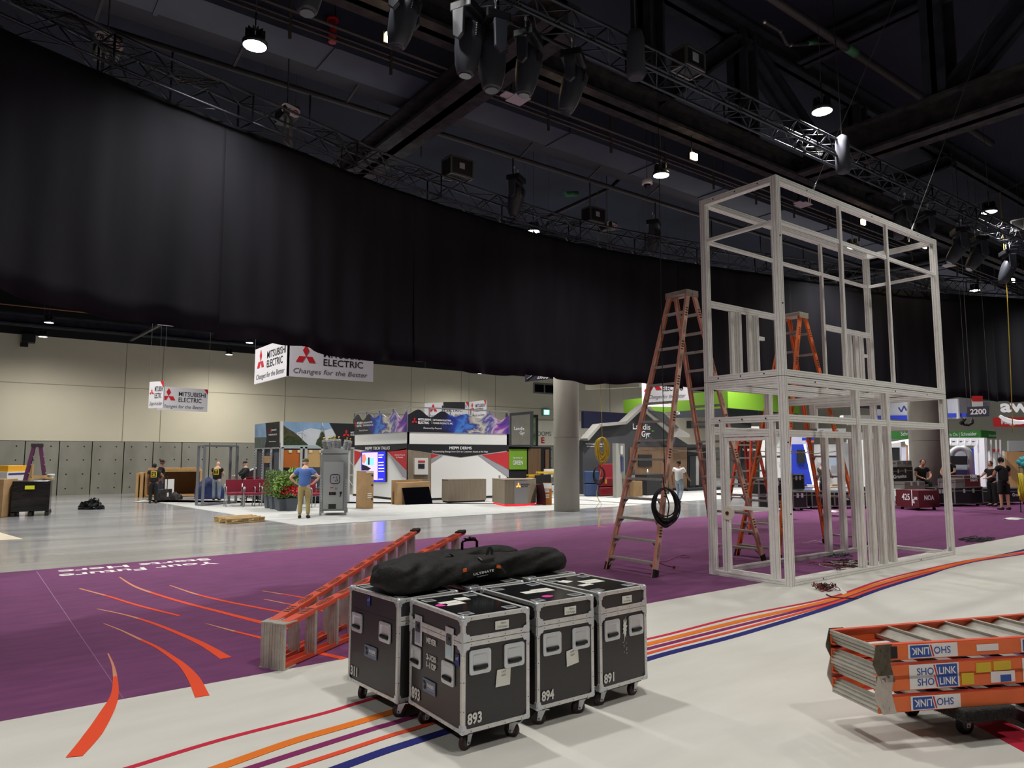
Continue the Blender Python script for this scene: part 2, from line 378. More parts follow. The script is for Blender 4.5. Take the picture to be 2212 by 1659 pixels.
# ================= concrete columns =================
def column(label, c, r, H):
    t = thing('concrete_column', label, 'column', (c[0], c[1], 0), kind='thing')
    b = MB(); n = 40; b.cyl((c[0], c[1], 0), (c[0], c[1], H), r, n); b.build('shaft', CONC2, t)
    b = MB(); 
    for z in range(1, int(H / 2.4) + 1): b.tube([(c[0] + (r + .001) * math.cos(a * PI / 20), c[1] + (r + .001) * math.sin(a * PI / 20), z * 2.4) for a in range(40)], .006, 4, True)
    b.build('form_joint', mat('joint_grey', (100, 98, 92), .9), t)
CONC2 = mat('column_concrete', (164, 160, 148), .8, var=.14, scale=1.1, bump=.2, stretch=(1, 1, .35))
g = G(1231, 1107); column('round concrete column between the counters and the blue lounge blocks', (15.55, 17.75), .42, 7.4)
g = G(2000, 1082); column('round concrete column seen through the right end of the white metal frame', PD(2009, 1000, 33.5)[:2], .72, 7.4)

# ================= black curtain on the curved truss =================
CUR = mat('black_drape', (29, 29, 36), .85, var=.25, scale=2.5, stretch=(1, 1, .15), spec=.2)
ARC = [(-5.5, 9.6), (-3.0, 10.6), (0.17, 11.8), (1.93, 12.4), (4.56, 13.1), (6.93, 13.75), (10.4, 14.25), (13.7, 14.36), (18.36, 13.6), (23.3, 12.45), (27.5, 11.1), (31, 9.7), (35, 7.9), (39, 5.8)]
arc = smooth(ARC, 10)
def arcpt(s_):
    "point, tangent at arc length s_"
    acc = 0
    for a, c in zip(arc, arc[1:]):
        l = (c - a).length
        if acc + l >= s_: return a + (c - a) * ((s_ - acc) / l), (c - a).normalized()
        acc += l
    return arc[-1], (arc[-1] - arc[-2]).normalized()
ARCL = sum((c - a).length for a, c in zip(arc, arc[1:]))
ct = thing('stage_drape', 'huge black drape hung along the curved lighting truss', 'curtain', (10, 14, 3.8), kind='thing')
PW = 4.6; npan = int(ARCL / PW) + 1
def q0x(s0, u): return arcpt(min(s0 + u * PW, ARCL - .01))[0].x
for p in range(npan):
    b = MB(); cols = 56; rows = 10; vs = []; s0 = p * PW
    ph = [random.uniform(0, 6.28) for _ in range(5)]; a1, a2 = random.uniform(.03, .06), random.uniform(.015, .03)
    for j in range(rows + 1):
        v = j / rows; ZZ = lambda u: 7.72 - v * (3.88 - .2 * max(0, min(1, (3.2 - q0x(s0, u)) / 3)))
        for i in range(cols + 1):
            u = i / cols; sl = min(s0 + u * PW * 1.01, ARCL - .01); q, d = arcpt(sl); n_ = Vector((d.y, -d.x, 0))
            amp = .15 + .85 * v
            off = a1 * amp * math.sin(u * 19 + ph[0] + .5 * math.sin(3 * v + ph[1])) + a2 * amp * math.sin(u * 43 + ph[2]) + .05 * v * math.sin(u * 7 + ph[3])
            if v > .8: off += .05 * (v - .8) * 5 * math.sin(u * 30 + ph[4])
            zz = ZZ(u) + (.05 * math.sin(u * 8 + ph[3]) * v + .02 * math.sin(u * 26 + ph[4]) * v if j else 0)
            vs.append((q.x + n_.x * off, q.y + n_.y * off, zz))
    fs = [(j * (cols + 1) + i, j * (cols + 1) + i + 1, (j + 1) * (cols + 1) + i + 1, (j + 1) * (cols + 1) + i) for j in range(rows) for i in range(cols)]
    b.add(vs, fs, 0, True); o = b.build('drape_panel', CUR, ct, fix=False)
    so = o.modifiers.new('thick', 'SOLIDIFY'); so.thickness = .006
TR = mat('black_truss_metal', (72, 75, 84), .42, .75)
def truss(root, path, wdt, ht, zt, r=.024, rb=.012, pitch=.5, m=TR):
    "box truss following path; top chords at zt; each bay part of the same section mesh"
    acc = [0]
    for a, c in zip(path, path[1:]): acc.append(acc[-1] + (c - a).length)
    def at(s_):
        for i in range(len(path) - 1):
            if acc[i + 1] >= s_ - 1e-6:
                d = (path[i + 1] - path[i]).normalized(); return path[i] + d * (s_ - acc[i]), d
        return path[-1], (path[-1] - path[-2]).normalized()
    Lt = acc[-1]; sec = 2.4; k = 0
    while k * sec < Lt - .1:
        s0, s1 = k * sec, min((k + 1) * sec, Lt); b = MB(); nb = max(2, int((s1 - s0) / pitch)); nodes = []
        for i in range(nb + 1):
            q, d = at(s0 + (s1 - s0) * i / nb); n_ = Vector((d.y, -d.x, 0))
            nodes.append([q + n_ * (wdt / 2) + Vector((0, 0, zt)), q - n_ * (wdt / 2) + Vector((0, 0, zt)), q + n_ * (wdt / 2) + Vector((0, 0, zt - ht)), q - n_ * (wdt / 2) + Vector((0, 0, zt - ht))])
        for c in range(4): b.tube([nodes[i][c] for i in range(nb + 1)], r, 6)
        for i in range(nb):
            A, B_ = nodes[i], nodes[i + 1]
            for (p, q) in ((0, 2), (1, 3), (2, 3), (0, 1)):
                if i % 2: b.tube([A[p], B_[q]], rb, 5)
                else: b.tube([A[q], B_[p]], rb, 5)
        for e in (0, nb):
            n0 = nodes[e]
            for (p, q) in ((0, 2), (1, 3), (2, 3), (0, 1)): b.tube([n0[p], n0[q]], rb * 1.4, 5)
        b.build('truss_section', m, root); k += 1
ft = thing('curved_truss', 'curved black box truss carrying the drape', 'truss', (10, 14, 7.7), kind='thing')
truss(ft, [Vector((p.x, p.y, 0)) for p in arc[::3]] , .5, .52, 8.3, .026, .013, .52)
st = thing('straight_truss', 'slim straight box truss crossing overhead in front of the drape', 'truss', (10, 7, 7.8), kind='thing')
truss(st, [Vector((-2, 7.15, 0)), Vector((44, 6.75, 0))], .32, .34, 7.98, .026, .012, .32)
# ================= aluminium frame tower =================
FR = mat('satin_aluminium_profile', (240, 239, 234), .42, .08, var=.05, scale=12)
FRD = mat('profile_groove', (166, 165, 160), .5, .1)
TX0, TX1, TY0, TY1, TH, TM = 9.08, 14.38, 5.69, 7.07, 5.906, 2.95
tw = thing('frame_tower', 'tall two storey white aluminium profile frame standing on the carpet edge', 'frame', (TX0, TY0, 0), kind='thing')
def prof(a, c, w_, h, name, up=(0, 0, 1), par=tw):
    "extruded profile with grooves running along it"
    b = MB(); b.bar(a, c, w_, h, up, 0); u, sd, t = frame(Vector(c) - Vector(a), up)
    a, c = Vector(a), Vector(c)
    for v, k in ((sd, w_), (t, h)):
        o_ = t if v is sd else sd; wd = h if v is sd else w_
        for e in (-1, 1):
            for g_ in ((-.22, .22) if wd > .07 else (0,)):
                off = v * (e * (k / 2)) + o_ * (g_ * wd); b.bar(a + off, c + off, .004, .004, t, 1)
    return b.build(name, [FR, FRD], par)
pw = .1; h_ = pw / 2
def post(x, y, z0, z1, w_=pw, wy=None): prof((x, y, z0), (x, y, z1), w_, wy or w_, 'post', (0, 1, 0))
def rail(a, c, w_=.09, h=.09): prof(a, c, w_, h, 'rail')
x0, x1, y0, y1 = TX0 + h_, TX1 - h_, TY0 + h_, TY1 - h_
for (x, y) in ((x0, y0), (x1, y0), (x0, y1), (x1, y1)):
    post(x, y, 0, TM - .005); post(x, y, TM + .005, TH)
for z in (TH - .05, TM + .05, TM - .055, .04):
    rail((x0 + h_, y0, z), (x1 - h_, y0, z), .1, .09 if z > .1 else .08)
    if z != .04 or True: rail((x0 + h_, y1, z), (x1 - h_, y1, z), .1, .09 if z > .1 else .08)
    rail((x0, y0 + h_, z), (x0, y1 - h_, z), .1, .09 if z > .1 else .08); rail((x1, y0 + h_, z), (x1, y1 - h_, z), .1, .09 if z > .1 else .08)
for y in (y0, y1): rail((x0 + h_, y, 5.23), (x1 - h_, y, 5.23), .05, .055)
for x in (x0, x1): rail((x, y0 + h_, 5.23), (x, y1 - h_, 5.23), .05, .055)
xa, xb, xc, xd_ = [PY(v, 1225, TY0).x for v in (1871, 1894.6, 1916.5, 1937)]
for x in (10.87, 12.42): post(x, y0 - .02, TM + .1, TH - .1, .055)
for x in (11.04, 12.59): post(x, y1, TM + .1, TH - .1, .055)
post(xa, y0, .08, TM - .1); post(xd_, y0, .08, TM - .1)
post(xb, y0, .08, 2.31, .1); post(xc, y0, .08, 2.31, .1)
for a, c in ((x0, xa), (xa, xd_), (xd_, x1)): rail((a + h_, y0, 2.35), (c - h_, y0, 2.35), .06, .1)
rail((x0, y0 + h_, 2.35), (x0, y1 - h_, 2.35), .06, .1); rail((x1, y0 + h_, 2.35), (x1, y1 - h_, 2.35), .06, .1)
for a, c in ((x0, 10.75), (10.75, 13.4), (13.4, x1)): rail((a + h_, y1, 2.2), (c - h_, y1, 2.2), .06, .12)
for x in (10.72, 12.44, 12.98, 13.42): post(x, y1, .08, 2.14 if x != 10.72 else TM - .1)
for x in (xa, xd_): rail((x, y0 + h_, 2.72), (x, y1 - h_, 2.72), .06, .12)
post(xa, y1, 2.3, TM - .1); post(xd_, y1, 2.3, TM - .1)
# upper storey door blanks at the back
for a, c, ps in ((x0 + h_, 11.02, (9.82, 10.3)), (12.62, x1 - h_, (13.36, 13.8))):
    rail((a, y1, 4.22), (c, y1, 4.22), .06, .1)
    for x in ps:
        prof((x - .05, y1, TM + .1), (x - .05, y1, 4.16), .1, .05, 'stud', (0, 1, 0)); prof((x + .05, y1 - .05, TM + .1), (x + .05, y1 - .05, 4.16), .05, .1, 'stud', (0, 1, 0))
    MB().box((ps[1] + .17, y1 - .06, 3.78), (.16, .05, .06)).build('bracket', FR, tw)
# door frame and door leaf in the narrow left side
for y in (6.79, 5.93): post(x0, y, .08, 2.3, .07)
rail((x0, 5.97, 2.13), (x0, 6.76, 2.13), .07, .07)
dr = MB()
for y in (6.72, 6.0): dr.box((x0, y, 1.08), (.05, .05, 2.02))
dr.box((x0, 6.36, 2.06), (.044, .66, .05)); dr.box((x0, 6.36, .1), (.044, .66, .05)); dr.box((x0, 6.36, 1.04), (.03, .66, .05))
dl = dr.build('door_leaf', FR, tw, .003)
b = MB(); b.box((x0 - .03, 6.73, .95), (.02, .1, .2)); b.tube([(x0 - .045, 6.7, .951), (x0 - .02, 6.7, .95)], .1, 20); b.build('lock_plate', mat('ivory_plastic', (225, 220, 205), .5), dl)
MB().cyl((x0 - .06, 6.71, .95), (x0 - .035, 6.71, .95), .028, 14).build('key_cylinder', mat('brass', (140, 110, 60), .3, .9), dl)
for (x, y, z) in [(x0, TY0 - .003, z) for z in (1, 2, 4, 5)] + [(x, TY0 - .003, 5.85) for x in (9.9, 11.9, 13.6)] + [(x, TY0 - .003, 2.9) for x in (9.9, 12.4, 13.6)] + [(x, TY0 - .003, .04) for x in (9.9, 13.0)]:
    MB().cyl((x, y + .004, z), (x, y - .002, z), .012, 8).build('screw', BLACK, tw)
for y in (6.0, 6.4, 6.8):
    for z in (5.86, 3.0, 2.35): MB().cyl((TX0 + .004, y, z), (TX0 - .003, y, z), .012, 8).build('screw', BLACK, tw)
b = MB()
for x, sx_ in ((x0, 1), (x1, -1)):
    for z, sz in ((TH - .095, -1), (TM - .1, -1), (.08, 1)):
        b.poly([(x + sx_ * .05, TY0 + .03, z), (x + sx_ * .12, TY0 + .03, z), (x + sx_ * .07, TY0 + .03, z + sz * .03), (x + sx_ * .05, TY0 + .03, z + sz * .08)], (0, 1, 0), .03)
b.build('corner_gusset', FRD, tw)

# ================= ladders =================
ORG = mat('orange_fibreglass', (234, 116, 58), .5, var=.06, scale=6); PINK = mat('faded_pink_fibreglass', (222, 182, 162), .55, var=.08, scale=6)
PINKR = mat('faded_red_fibreglass', (208, 136, 116), .55, var=.08, scale=6); REDO = mat('red_orange_fibreglass', (222, 88, 60), .5, var=.05, scale=6)
LALU = mat('ladder_step_aluminium', (190, 186, 176), .4, .35, var=.1, scale=20)
MARK = mat('rail_print_brown', (88, 52, 40), .7)
def ladder_section(root, cap, foot, wdir, wt, wb, n, rails, ndir, foot_m=RUBBER, marks=True, t0=.3, steps_m=LALU, brace_low=4, rw=.085, text_flip=False, feet=True, gaps=None, sd_=.09, up=None, flat=.03, outer=None):
    cap, foot = Vector(cap), Vector(foot); u = (foot - cap); Ln = u.length; u.normalize(); wdir = Vector(wdir).normalized()
    d = u.cross(wdir).normalized()
    if d.dot(Vector(ndir)) < 0: d = -d
    tread_n = Vector(up).normalized() if up is not None else u
    for s in (-1, 1):
        a = cap + wdir * s * wt / 2; c = foot + wdir * s * wb / 2; q = (c - a).normalized()
        b = MB(); b.obox((a + c) / 2, q * ((c - a).length / 2), d * (rw / 2), wdir * .006, 0)
        for e in (-1, 1): b.obox((a + c) / 2 + d * e * rw / 2 - wdir * s * .016, q * ((c - a).length / 2), d * .005, wdir * .018, 1 if len(rails) > 1 else 0)
        rl = b.build('side_rail', rails, root)
        if marks:
            b = MB(); o_ = wdir * s * .0075; LL = (c - a).length; m_ = int(LL / .62)
            yd = d if (u.cross(wdir).dot(d) > 0) == (s > 0) else d
            for k in range(m_):
                p = a + q * (.28 + k * .62)
                for j in range(4): b.obox(p + o_ + q * (j * .045), q * .012 + d * .012, d * rw * .32, wdir * .0006, 0)
                el = [p + o_ + q * (.36 + .13 * math.cos(t)) + d * (rw * .33 * math.sin(t)) for t in [i * PI / 10 for i in range(20)]]
                b.tube(el, .0028, 4, True)
                xd = q; yy = (wdir * s).cross(q).normalized()
                text(b, 'WERNER', p + o_ * 1.02 + q * .26 - yy * .013, xd, yy, .026, w=.2, bold=.02)
            b.build('rail_marking', MARK, rl)
        if feet:
            MB().obox(c - q * .05, q * .07, d * (rw / 2 + .008), wdir * .02).build('foot', foot_m, root, .004)
    for k in range(n):
        t = t0 + (Ln - t0 - .22) * k / max(1, n - 1); c = cap + u * t; wk = (wt + (wb - wt) * t / Ln) / 2 - .012
        dd = tread_n.cross(wdir).normalized()
        b = MB(); b.obox(c, wdir * wk, dd * (sd_ / 2), tread_n * .006)
        for e in (-1, 1): b.obox(c + dd * e * sd_ / 2 + tread_n * flat * .4, wdir * wk, dd * .004, tread_n * flat * .5)
        for g_ in (-.25, 0, .25): b.obox(c + dd * g_ * sd_ - tread_n * .007, wdir * wk, dd * .005, tread_n * .002)
        b.build('step', steps_m, root)
        if k >= n - brace_low or (gaps and k in gaps):
            b = MB()
            for s in (-1, 1):
                p = c + wdir * s * wk * .72; e_ = c + wdir * s * wk + u * .15
                b.bar(p, e_, .03, .006, d)
            b.build('step_brace', steps_m, root)
def stepladder(label, base, rz, H, hs, wb, wt, n, rails, top_m=LALU, brace=5, group=None, marks=True, name='step_ladder', spreader=True, sdmat=None, capw=.16):
    t = thing(name, label, 'ladder', base, rz, group, 'thing'); M = wmat(t); q3 = M.to_3x3()
    W = lambda x, y, z: M @ Vector((x, y, z))
    for s in (-1, 1):
        ladder_section(t, W(s * capw / 2, 0, H), W(s * hs, 0, 0), q3 @ Vector((0, 1, 0)), wt, wb, n, rails, q3 @ Vector((s, 0, 0)), t0=.34, up=(0, 0, -1), brace_low=brace, marks=marks, steps_m=sdmat or LALU)
    b = MB()
    for s in (-1, 1):
        b.obox(W(s * capw / 2, 0, H + .02), q3 @ Vector((capw * .42, 0, 0)), q3 @ Vector((0, wt / 2 + .02, 0)), Vector((0, 0, .035)))
        for e in (-1, 1): b.obox(W(s * capw / 2, e * (wt / 2 + .015), H), q3 @ Vector((capw * .48, 0, 0)), q3 @ Vector((0, .008, 0)), Vector((0, 0, .055)))
    b.build('top_cap', top_m, t, .006)
    if spreader:
        z = H * .42; x = capw / 2 + (hs - capw / 2) * (1 - z / H); y = (wt + (wb - wt) * (1 - z / H)) / 2 - .05
        for e in (-1, 1):
            b = MB(); b.bar(W(-x, e * y, z), W(0, e * y, z - .05), .03, .012); b.bar(W(0, e * y, z - .05), W(x, e * y, z), .03, .012); b.build('spreader', LALU, t)
    return t
lad_tall = stepladder('tallest faded pink double sided step ladder with a black cable coil hooked on its rail', (9.55, 7.86, 0), 0, 4.56, 1.38, 1.02, .42, 14, [PINK, PINKR], mat('worn_cap', (160, 150, 138), .5, .4, var=.2, scale=20), brace=7)
lad_org = stepladder('bright orange double sided step ladder standing behind the white metal frame', (12.62, 7.62, 0), 0, HZ((12.62, 7.6), 684), 1.5, .86, .36, 11, [ORG, ORG], mat('pale_cap', (214, 206, 184), .5), brace=8)
lad_sm = stepladder('smaller red orange step ladder between the frame door and the flight cases', (14.9, 10.35, 0), R(8), 2.4, .7, .66, .3, 7, [REDO, REDO], brace=4, spreader=False)
# sticker on the orange ladder rail
bpx = [PY(1756, 735, 7.3), PY(1772, 772, 7.3)]
# cable coil hanging on the tall ladder
CABK = mat('black_cable', (15, 15, 16), .5)
def coil(label, c, r1, r2, m, turns=14, nx=(0, 1, 0), rad=.008, name='cable_coil', sag=.1, cat='cable', tail=None, seed=1, jit=.78):
    rnd = random.Random(seed); c = Vector(c); nx = Vector(nx).normalized(); h = Vector((0, 0, 1)).cross(nx).normalized(); b = MB()
    for k in range(turns):
        a, c2 = r1 * rnd.uniform(jit, 1.05), r2 * rnd.uniform(max(jit, .55), 1.05); o_ = nx * rnd.uniform(-.05, .05); sh = h * rnd.uniform(-.02, .02) * (r1 / .2); dz = rnd.uniform(-.05, .02)
        b.tube([c + o_ + sh + h * (a * math.cos(t)) + Vector((0, 0, (r2 - c2) * .9 + c2 * math.sin(t) + dz * (1 - math.sin(t)) * .5)) + nx * .015 * math.sin(3 * t + k) for t in [i * PI / 16 for i in range(32)]], rad, 6, True)
    if tail: b.tube(smooth([tuple(p) for p in tail], 6), rad, 6)
    o = b.build(name, m, None); return tag(o, label, cat, kind='thing')
cc = PD(1438, 1094, 11.0)
coil('coil of black cable hanging from the tallest pink ladder', cc, .19, .27, CABK, 16, (.6, .8, 0), .010, tail=[PD(1432, 1030, 11), PD(1436, 1060, 11), PD(1445, 1090, 11), PD(1440, 1125, 11)])
b = MB(); b.tube([(Vector(PD(1425, 420, 11)) + Vector((0, 0, 3))), PD(1425, 420, 11), PD(1428, 640, 11), PD(1431, 800, 11), PD(1434, 960, 11), PD(1437, 1045, 11)], .006, 6)
tag(b.build('hanging_cable', CABK), 'black drop cable hanging from the roof down to the coil on the pink ladder', 'cable', kind='thing')
YEL = mat('yellow_cable', (196, 166, 52), .55)
YD = 20.3
coil('bundle of yellow cable hanging at mid height left of the pink ladder', PD(1301, 972, YD), .19, .36, YEL, 34, (.7, .7, 0), .010, seed=4, jit=.35)
b = MB(); b.tube([Vector(PD(1296, 815, YD)) + Vector((0, 0, 9.4)), PD(1296, 815, YD), PD(1299, 880, YD), PD(1301, 950, YD)], .008, 6)
b.tube([PD(1301, 1000, YD), PD(1293, 1045, YD), PD(1288, 1066, YD), PD(1295, 1085, YD), PD(1285, 1100, YD), PD(1297, 1113, YD), G(1294, 1128, .01), G(1293, 1138, .01), G(1312, 1139, .01)], .007, 6)
b.tube([PD(1288, 1070, YD), PD(1300, 1090, YD), PD(1290, 1105, YD), G(1294, 1132, .01)], .006, 6)
tag(b.build('yellow_rope', YEL), 'long yellow cord dropping from the roof through the yellow bundle to the floor', 'cable', kind='thing')
coil('black cable loops tangled below the yellow bundle', PD(1294, 1026, YD), .17, .24, CABK, 8, (.7, .7, 0), .008, seed=9)
b = MB(); q = PD(1309, 1040, YD - .2); b.box(q, (.12, .02, .12), R(30)); o = b.build('caution_tag', mat('tag_yellow', (225, 180, 20), .5)); tag(o, 'small yellow tag on the tangled black cable', 'tag', kind='thing')

# ---------- ladder lying on its side ----------
ly = thing('lying_ladder', 'orange double step ladder lying on its side behind the flight cases', 'ladder', (2.1, 6.2, 0), 0, None, 'thing')
capz = .19
for s, cxy, fpx in ((0, G(592, 1454), (972, 1136)), (1, G(570, 1451), (896, 1138))):
    capp = Vector((cxy[0], cxy[1], capz + .01)) + Vector((.06, .05 + .03 * s, 0))
    dr_ = Vector((.84, .542, 0)) if s == 0 else Vector((.752, .66, 0))
    Ln = 3.75; wb_ = .78
    fo = capp + dr_ * Ln; fo.z = wb_ / 2 + .01
    ladder_section(ly, capp, fo, (0, 0, 1), .36, wb_, 10, [REDO, REDO], (-.6, -.8, 0) if s == 0 else (-.8, .6, 0), t0=.42, brace_low=9, steps_m=LALU, rw=.09, sd_=.1)
    b = MB(); u = dr_; n_ = Vector((-u.y, u.x, 0)); c = capp - u * .012 
    b.obox(c, u * .012, n_ * .062, Vector((0, 0, .185)))
    for g_ in (-.04, -.015, .015, .04): b.obox(c - u * .014 + n_ * g_, u * .004, n_ * .006, Vector((0, 0, .185)))
    for e in (-1, 1): b.obox(c + u * .07 + Vector((0, 0, e * .187)), u * .09, n_ * .066, Vector((0, 0, .005)))
    b.build('cap_casting', LALU, ly)
    bl = MB()
    for k in range(2): bl.obox(capp + u * (.8 + k * 1.5) + Vector((0, 0, .24 + .07 * k)), u * .14, n_ * .03, Vector((0, 0, .004)))

# ---------- ladder stack on the furry dolly ----------
BL = mat('sticker_blue', (38, 84, 168), .5); RD = mat('sticker_red', (196, 50, 50), .5); YS = mat('sticker_yellow', (214, 190, 50), .6)
nl = G(1898, 1543, .225); fl = G(1790, 1500, .225)
ax = (G(2212, 1512, .225) - nl); ax.z = 0; ax.normalize(); cr = Vector((-ax.y, ax.x, 0)); WL = .42
sbase = nl + cr * (WL / 2)
LST = 2.9
rax = (ax * LST - cr * .15).normalized(); rn = Vector((rax.y, -rax.x, 0))
if rn.dot(cr) > 0: rn = -rn
def rp(a_, z): q = sbase - cr * (WL / 2) + rax * a_ + rn * .0095; q.z = z; return q
def flat_ladder(label, zlo, zhi, col, capm, txt, z_is):
    t = thing('folded_ladder', label, 'ladder', (sbase.x, sbase.y, zlo), 0, 'ladders stacked on the dolly', 'thing')
    for i, z in enumerate((zlo, zhi)):
        st_ = sbase + ax * .0; st_.z = z; en = st_ + ax * LST
        ladder_section(t, st_, en, cr, WL, WL + .3, 10, [col, REDO], (0, 0, -1), t0=.42, brace_low=0, rw=.088, sd_=.1, marks=(txt[i] == 'W'), up=ax * -.5 + Vector((0, 0, .9 if i else -.9)), feet=False)
        b = MB()
        up_ = Vector((0, 0, 1)); tl = -.06 if i else .06
        b.obox(st_ + ax * .015, cr * (WL / 2), (up_ + ax * tl * 6).normalized() * .05, ax * .006)
        for g_ in (-.025, 0, .025): b.obox(st_ + ax * .007 + up_ * g_ + ax * g_ * tl * 6, cr * (WL / 2), up_ * .005, ax * .004)
        b.build('top_step', LALU, t)
    for e in (-1, 1):
        b = MB(); m_ = (zlo + zhi) / 2; P = lambda a_, z: sbase + cr * (e * (WL / 2 + .008)) + ax * a_ + Vector((0, 0, z - sbase.z))
        b.poly([P(.0, zhi + .052), P(.11, zhi + .052), P(.09, m_), P(.12, zlo - .052), P(.02, zlo - .052), P(-.03, m_ - .01), P(-.03, m_ + .01)], cr * e, .008)
        for a_, z in ((.03, zhi + .02), (.06, zhi - .02), (.06, zlo + .03), (.07, zlo - .02), (.03, zlo)): b.cyl(P(a_, z) + cr * e * .007, P(a_, z) + cr * e * .014, .008, 8)
        b.build('hinge_plate', capm, t)
    for i, z in enumerate((zlo, zhi)):
        for rep in range(2):
            a_ = (.24, 1.07)[rep]; ud = txt[i].endswith('U'); org = rp(a_, z)
            b = MB(); b.obox(org + rax * .16, rax * .178, Vector((0, 0, .042)), rn * .0012, 0)
            xd, yd = (-rax, Vector((0, 0, -1))) if ud else (rax, Vector((0, 0, 1))); mid = org + rax * .16 + rn * .002
            b.poly([mid + xd * .012 + yd * .036, mid + xd * .165 + yd * .036, mid + xd * .165 - yd * .036, mid + xd * .03 - yd * .036], rn, .001, 1)
            b.poly([mid - xd * .006 + yd * .036, mid + xd * .004 + yd * .036, mid + xd * .022 - yd * .036, mid + xd * .012 - yd * .036], rn, .001, 2)
            text(b, 'SHO', mid - xd * .005 - yd * .022 + rn * .001, xd, yd, .042, w=.12, mi=1, align='R', bold=.01)
            text(b, 'LINK', mid + xd * .032 - yd * .022 + rn * .002, xd, yd, .042, w=.125, mi=0, bold=.02)
            b.build('sticker', [WHITE, BL, RD], t, fix=False)['label'] = 'white sticker with blue lettering'
    return t
z1, z2, z3, z4 = [HZ((nl.x, nl.y), v) for v in (1524, 1478, 1455, 1411)]
fl1 = flat_ladder('clean orange folded ladder at the bottom of the stack on the dolly', z1, z2, ORG, LALU, ('WU', 'N'), 0)
fl2 = flat_ladder('worn orange folded ladder on top of the stack with dark corroded end plates', z3, z4, ORG, mat('corroded_plate', (92, 86, 72), .6, .4, var=.3, scale=20), ('N', 'U'), 1)
rs = rp
b = MB(); b.obox(rs(.1, z4), rax * .045, Vector((0, 0, .036)), rn * .0015); b.build('tape_patch', BLACK, fl2)
b = MB(); b.obox(rs(.76, z3), rax * .055, Vector((0, 0, .03)), rn * .0015); b.obox(rs(.9, z3 + .005), rax * .065, Vector((0, 0, .028)), rn * .0015); b.build('warning_sticker', YS, fl2)
b = MB(); b.obox(rs(.8, z4), rax * .08, Vector((0, 0, .02)), rn * .0015); b.build('torn_sticker', WHITE, fl2)
b = MB(); b.obox(rs(.9, z2), rax * .09, Vector((0, 0, .034)), rn * .0015, 1); b.obox(rs(.64, z2), rax * .045, Vector((0, 0, .035)), rn * .002, 0); b.obox(rs(.92, z2 - .01), rax * .04, Vector((0, 0, .022)), rn * .002, 2); b.build('safety_sticker', [YS, WHITE, BL], fl1)
FUR = mat('grey_carpet_fur', (60, 60, 58), 1., var=.35, scale=60, bump=.9)
dc = sbase + ax * 1.25; dy = thing('ladder_dolly', 'low dolly with a furry grey padded deck under the stacked ladders', 'dolly', (dc.x, dc.y, 0), 0, None, 'thing')
for off in (0, .62):
    b = MB(); c = dc + ax * (off - .5); c.z = z1 - .085; b.obox(c, ax * .2, cr * .3, Vector((0, 0, .04))); b.build('padded_deck', FUR, dy, .012)
    rf = random.Random(3); b = MB()
    for k in range(3500):
        e = -1 if k % 2 else 1; p = c + ax * rf.uniform(-.2, .2) - cr * .3 + Vector((0, 0, rf.uniform(-.04, .04))); d = (-cr * rf.uniform(.5, 1) + ax * rf.uniform(-.5, .5) + Vector((0, 0, rf.uniform(-.6, .3)))).normalized() * .014
        if e > 0 : p = c + ax * -.2 + cr * rf.uniform(-.3, .3) + Vector((0, 0, rf.uniform(-.04, .04))); d = (-ax * rf.uniform(.5, 1) + cr * rf.uniform(-.5, .5) + Vector((0, 0, rf.uniform(-.6, .3)))).normalized() * .014
        s_ = d.cross(Vector((0, 0, 1))).normalized() * .0012; b.add([p - s_, p + s_, p + d], [(0, 1, 2)])
    tag(b.build('deck_fur', FUR, dy, fix=False), kind='stuff')
MB().obox(dc + ax * -.1 + Vector((0, 0, z1 - .08)), ax * .25, cr * .05, Vector((0, 0, .018))).build('deck_beam', mat('blue_orange_beam', (70, 84, 130), .7), dy)
def castor(c, r, wt, par, fork_m=CHROME, wheel_m=RUBBER, zt=None, rz=0.):
    "swivel castor: wheel touching the floor at c, plate at height zt"
    c = Vector((c[0], c[1], 0)); d = Vector((math.cos(rz), math.sin(rz), 0)); s_ = Vector((-d.y, d.x, 0)); w_ = c + Vector((0, 0, r))
    f = MB()
    for e in (-1, 1): f.poly([w_ + s_ * e * (wt * .75) + d * a + Vector((0, 0, z)) for a, z in ((-.012, -.012), (.014, -.012), (.045, zt - r - .012), (-.005, zt - r - .012))], s_ * e, .004)
    f.box(w_ + d * .02 + Vector((0, 0, zt - r - .014)), (.05, wt * 1.6 + .01, .01), rz); f.box(w_ + d * .025 + Vector((0, 0, zt - r - .004)), (.09, .08, .006), rz)
    fk = f.build('castor_fork', fork_m, par)
    b = MB(); b.lathe(w_ - s_ * wt / 2, [(r * .5, 0), (r * .9, 0), (r, wt * .2), (r, wt * .8), (r * .9, wt), (r * .5, wt)], 24, 0, s_); b.lathe(w_ - s_ * (wt / 2 + .002), [(0, 0), (r * .52, 0), (r * .52, wt + .004), (0, wt + .004)], 16, 1, s_)
    b.cyl(w_ - s_ * wt, w_ + s_ * wt, .006, 8, 1); b.build('wheel', [wheel_m, mat('hub_grey', (80, 80, 84), .5)], fk)
wq = G(2085, 1586)
for p in (wq, G(1970, 1547), wq + ax * .75, G(1970, 1547) + ax * .95): castor(p, .062, .035, dy, zt=z1 - .12, rz=math.atan2(ax.y, ax.x))

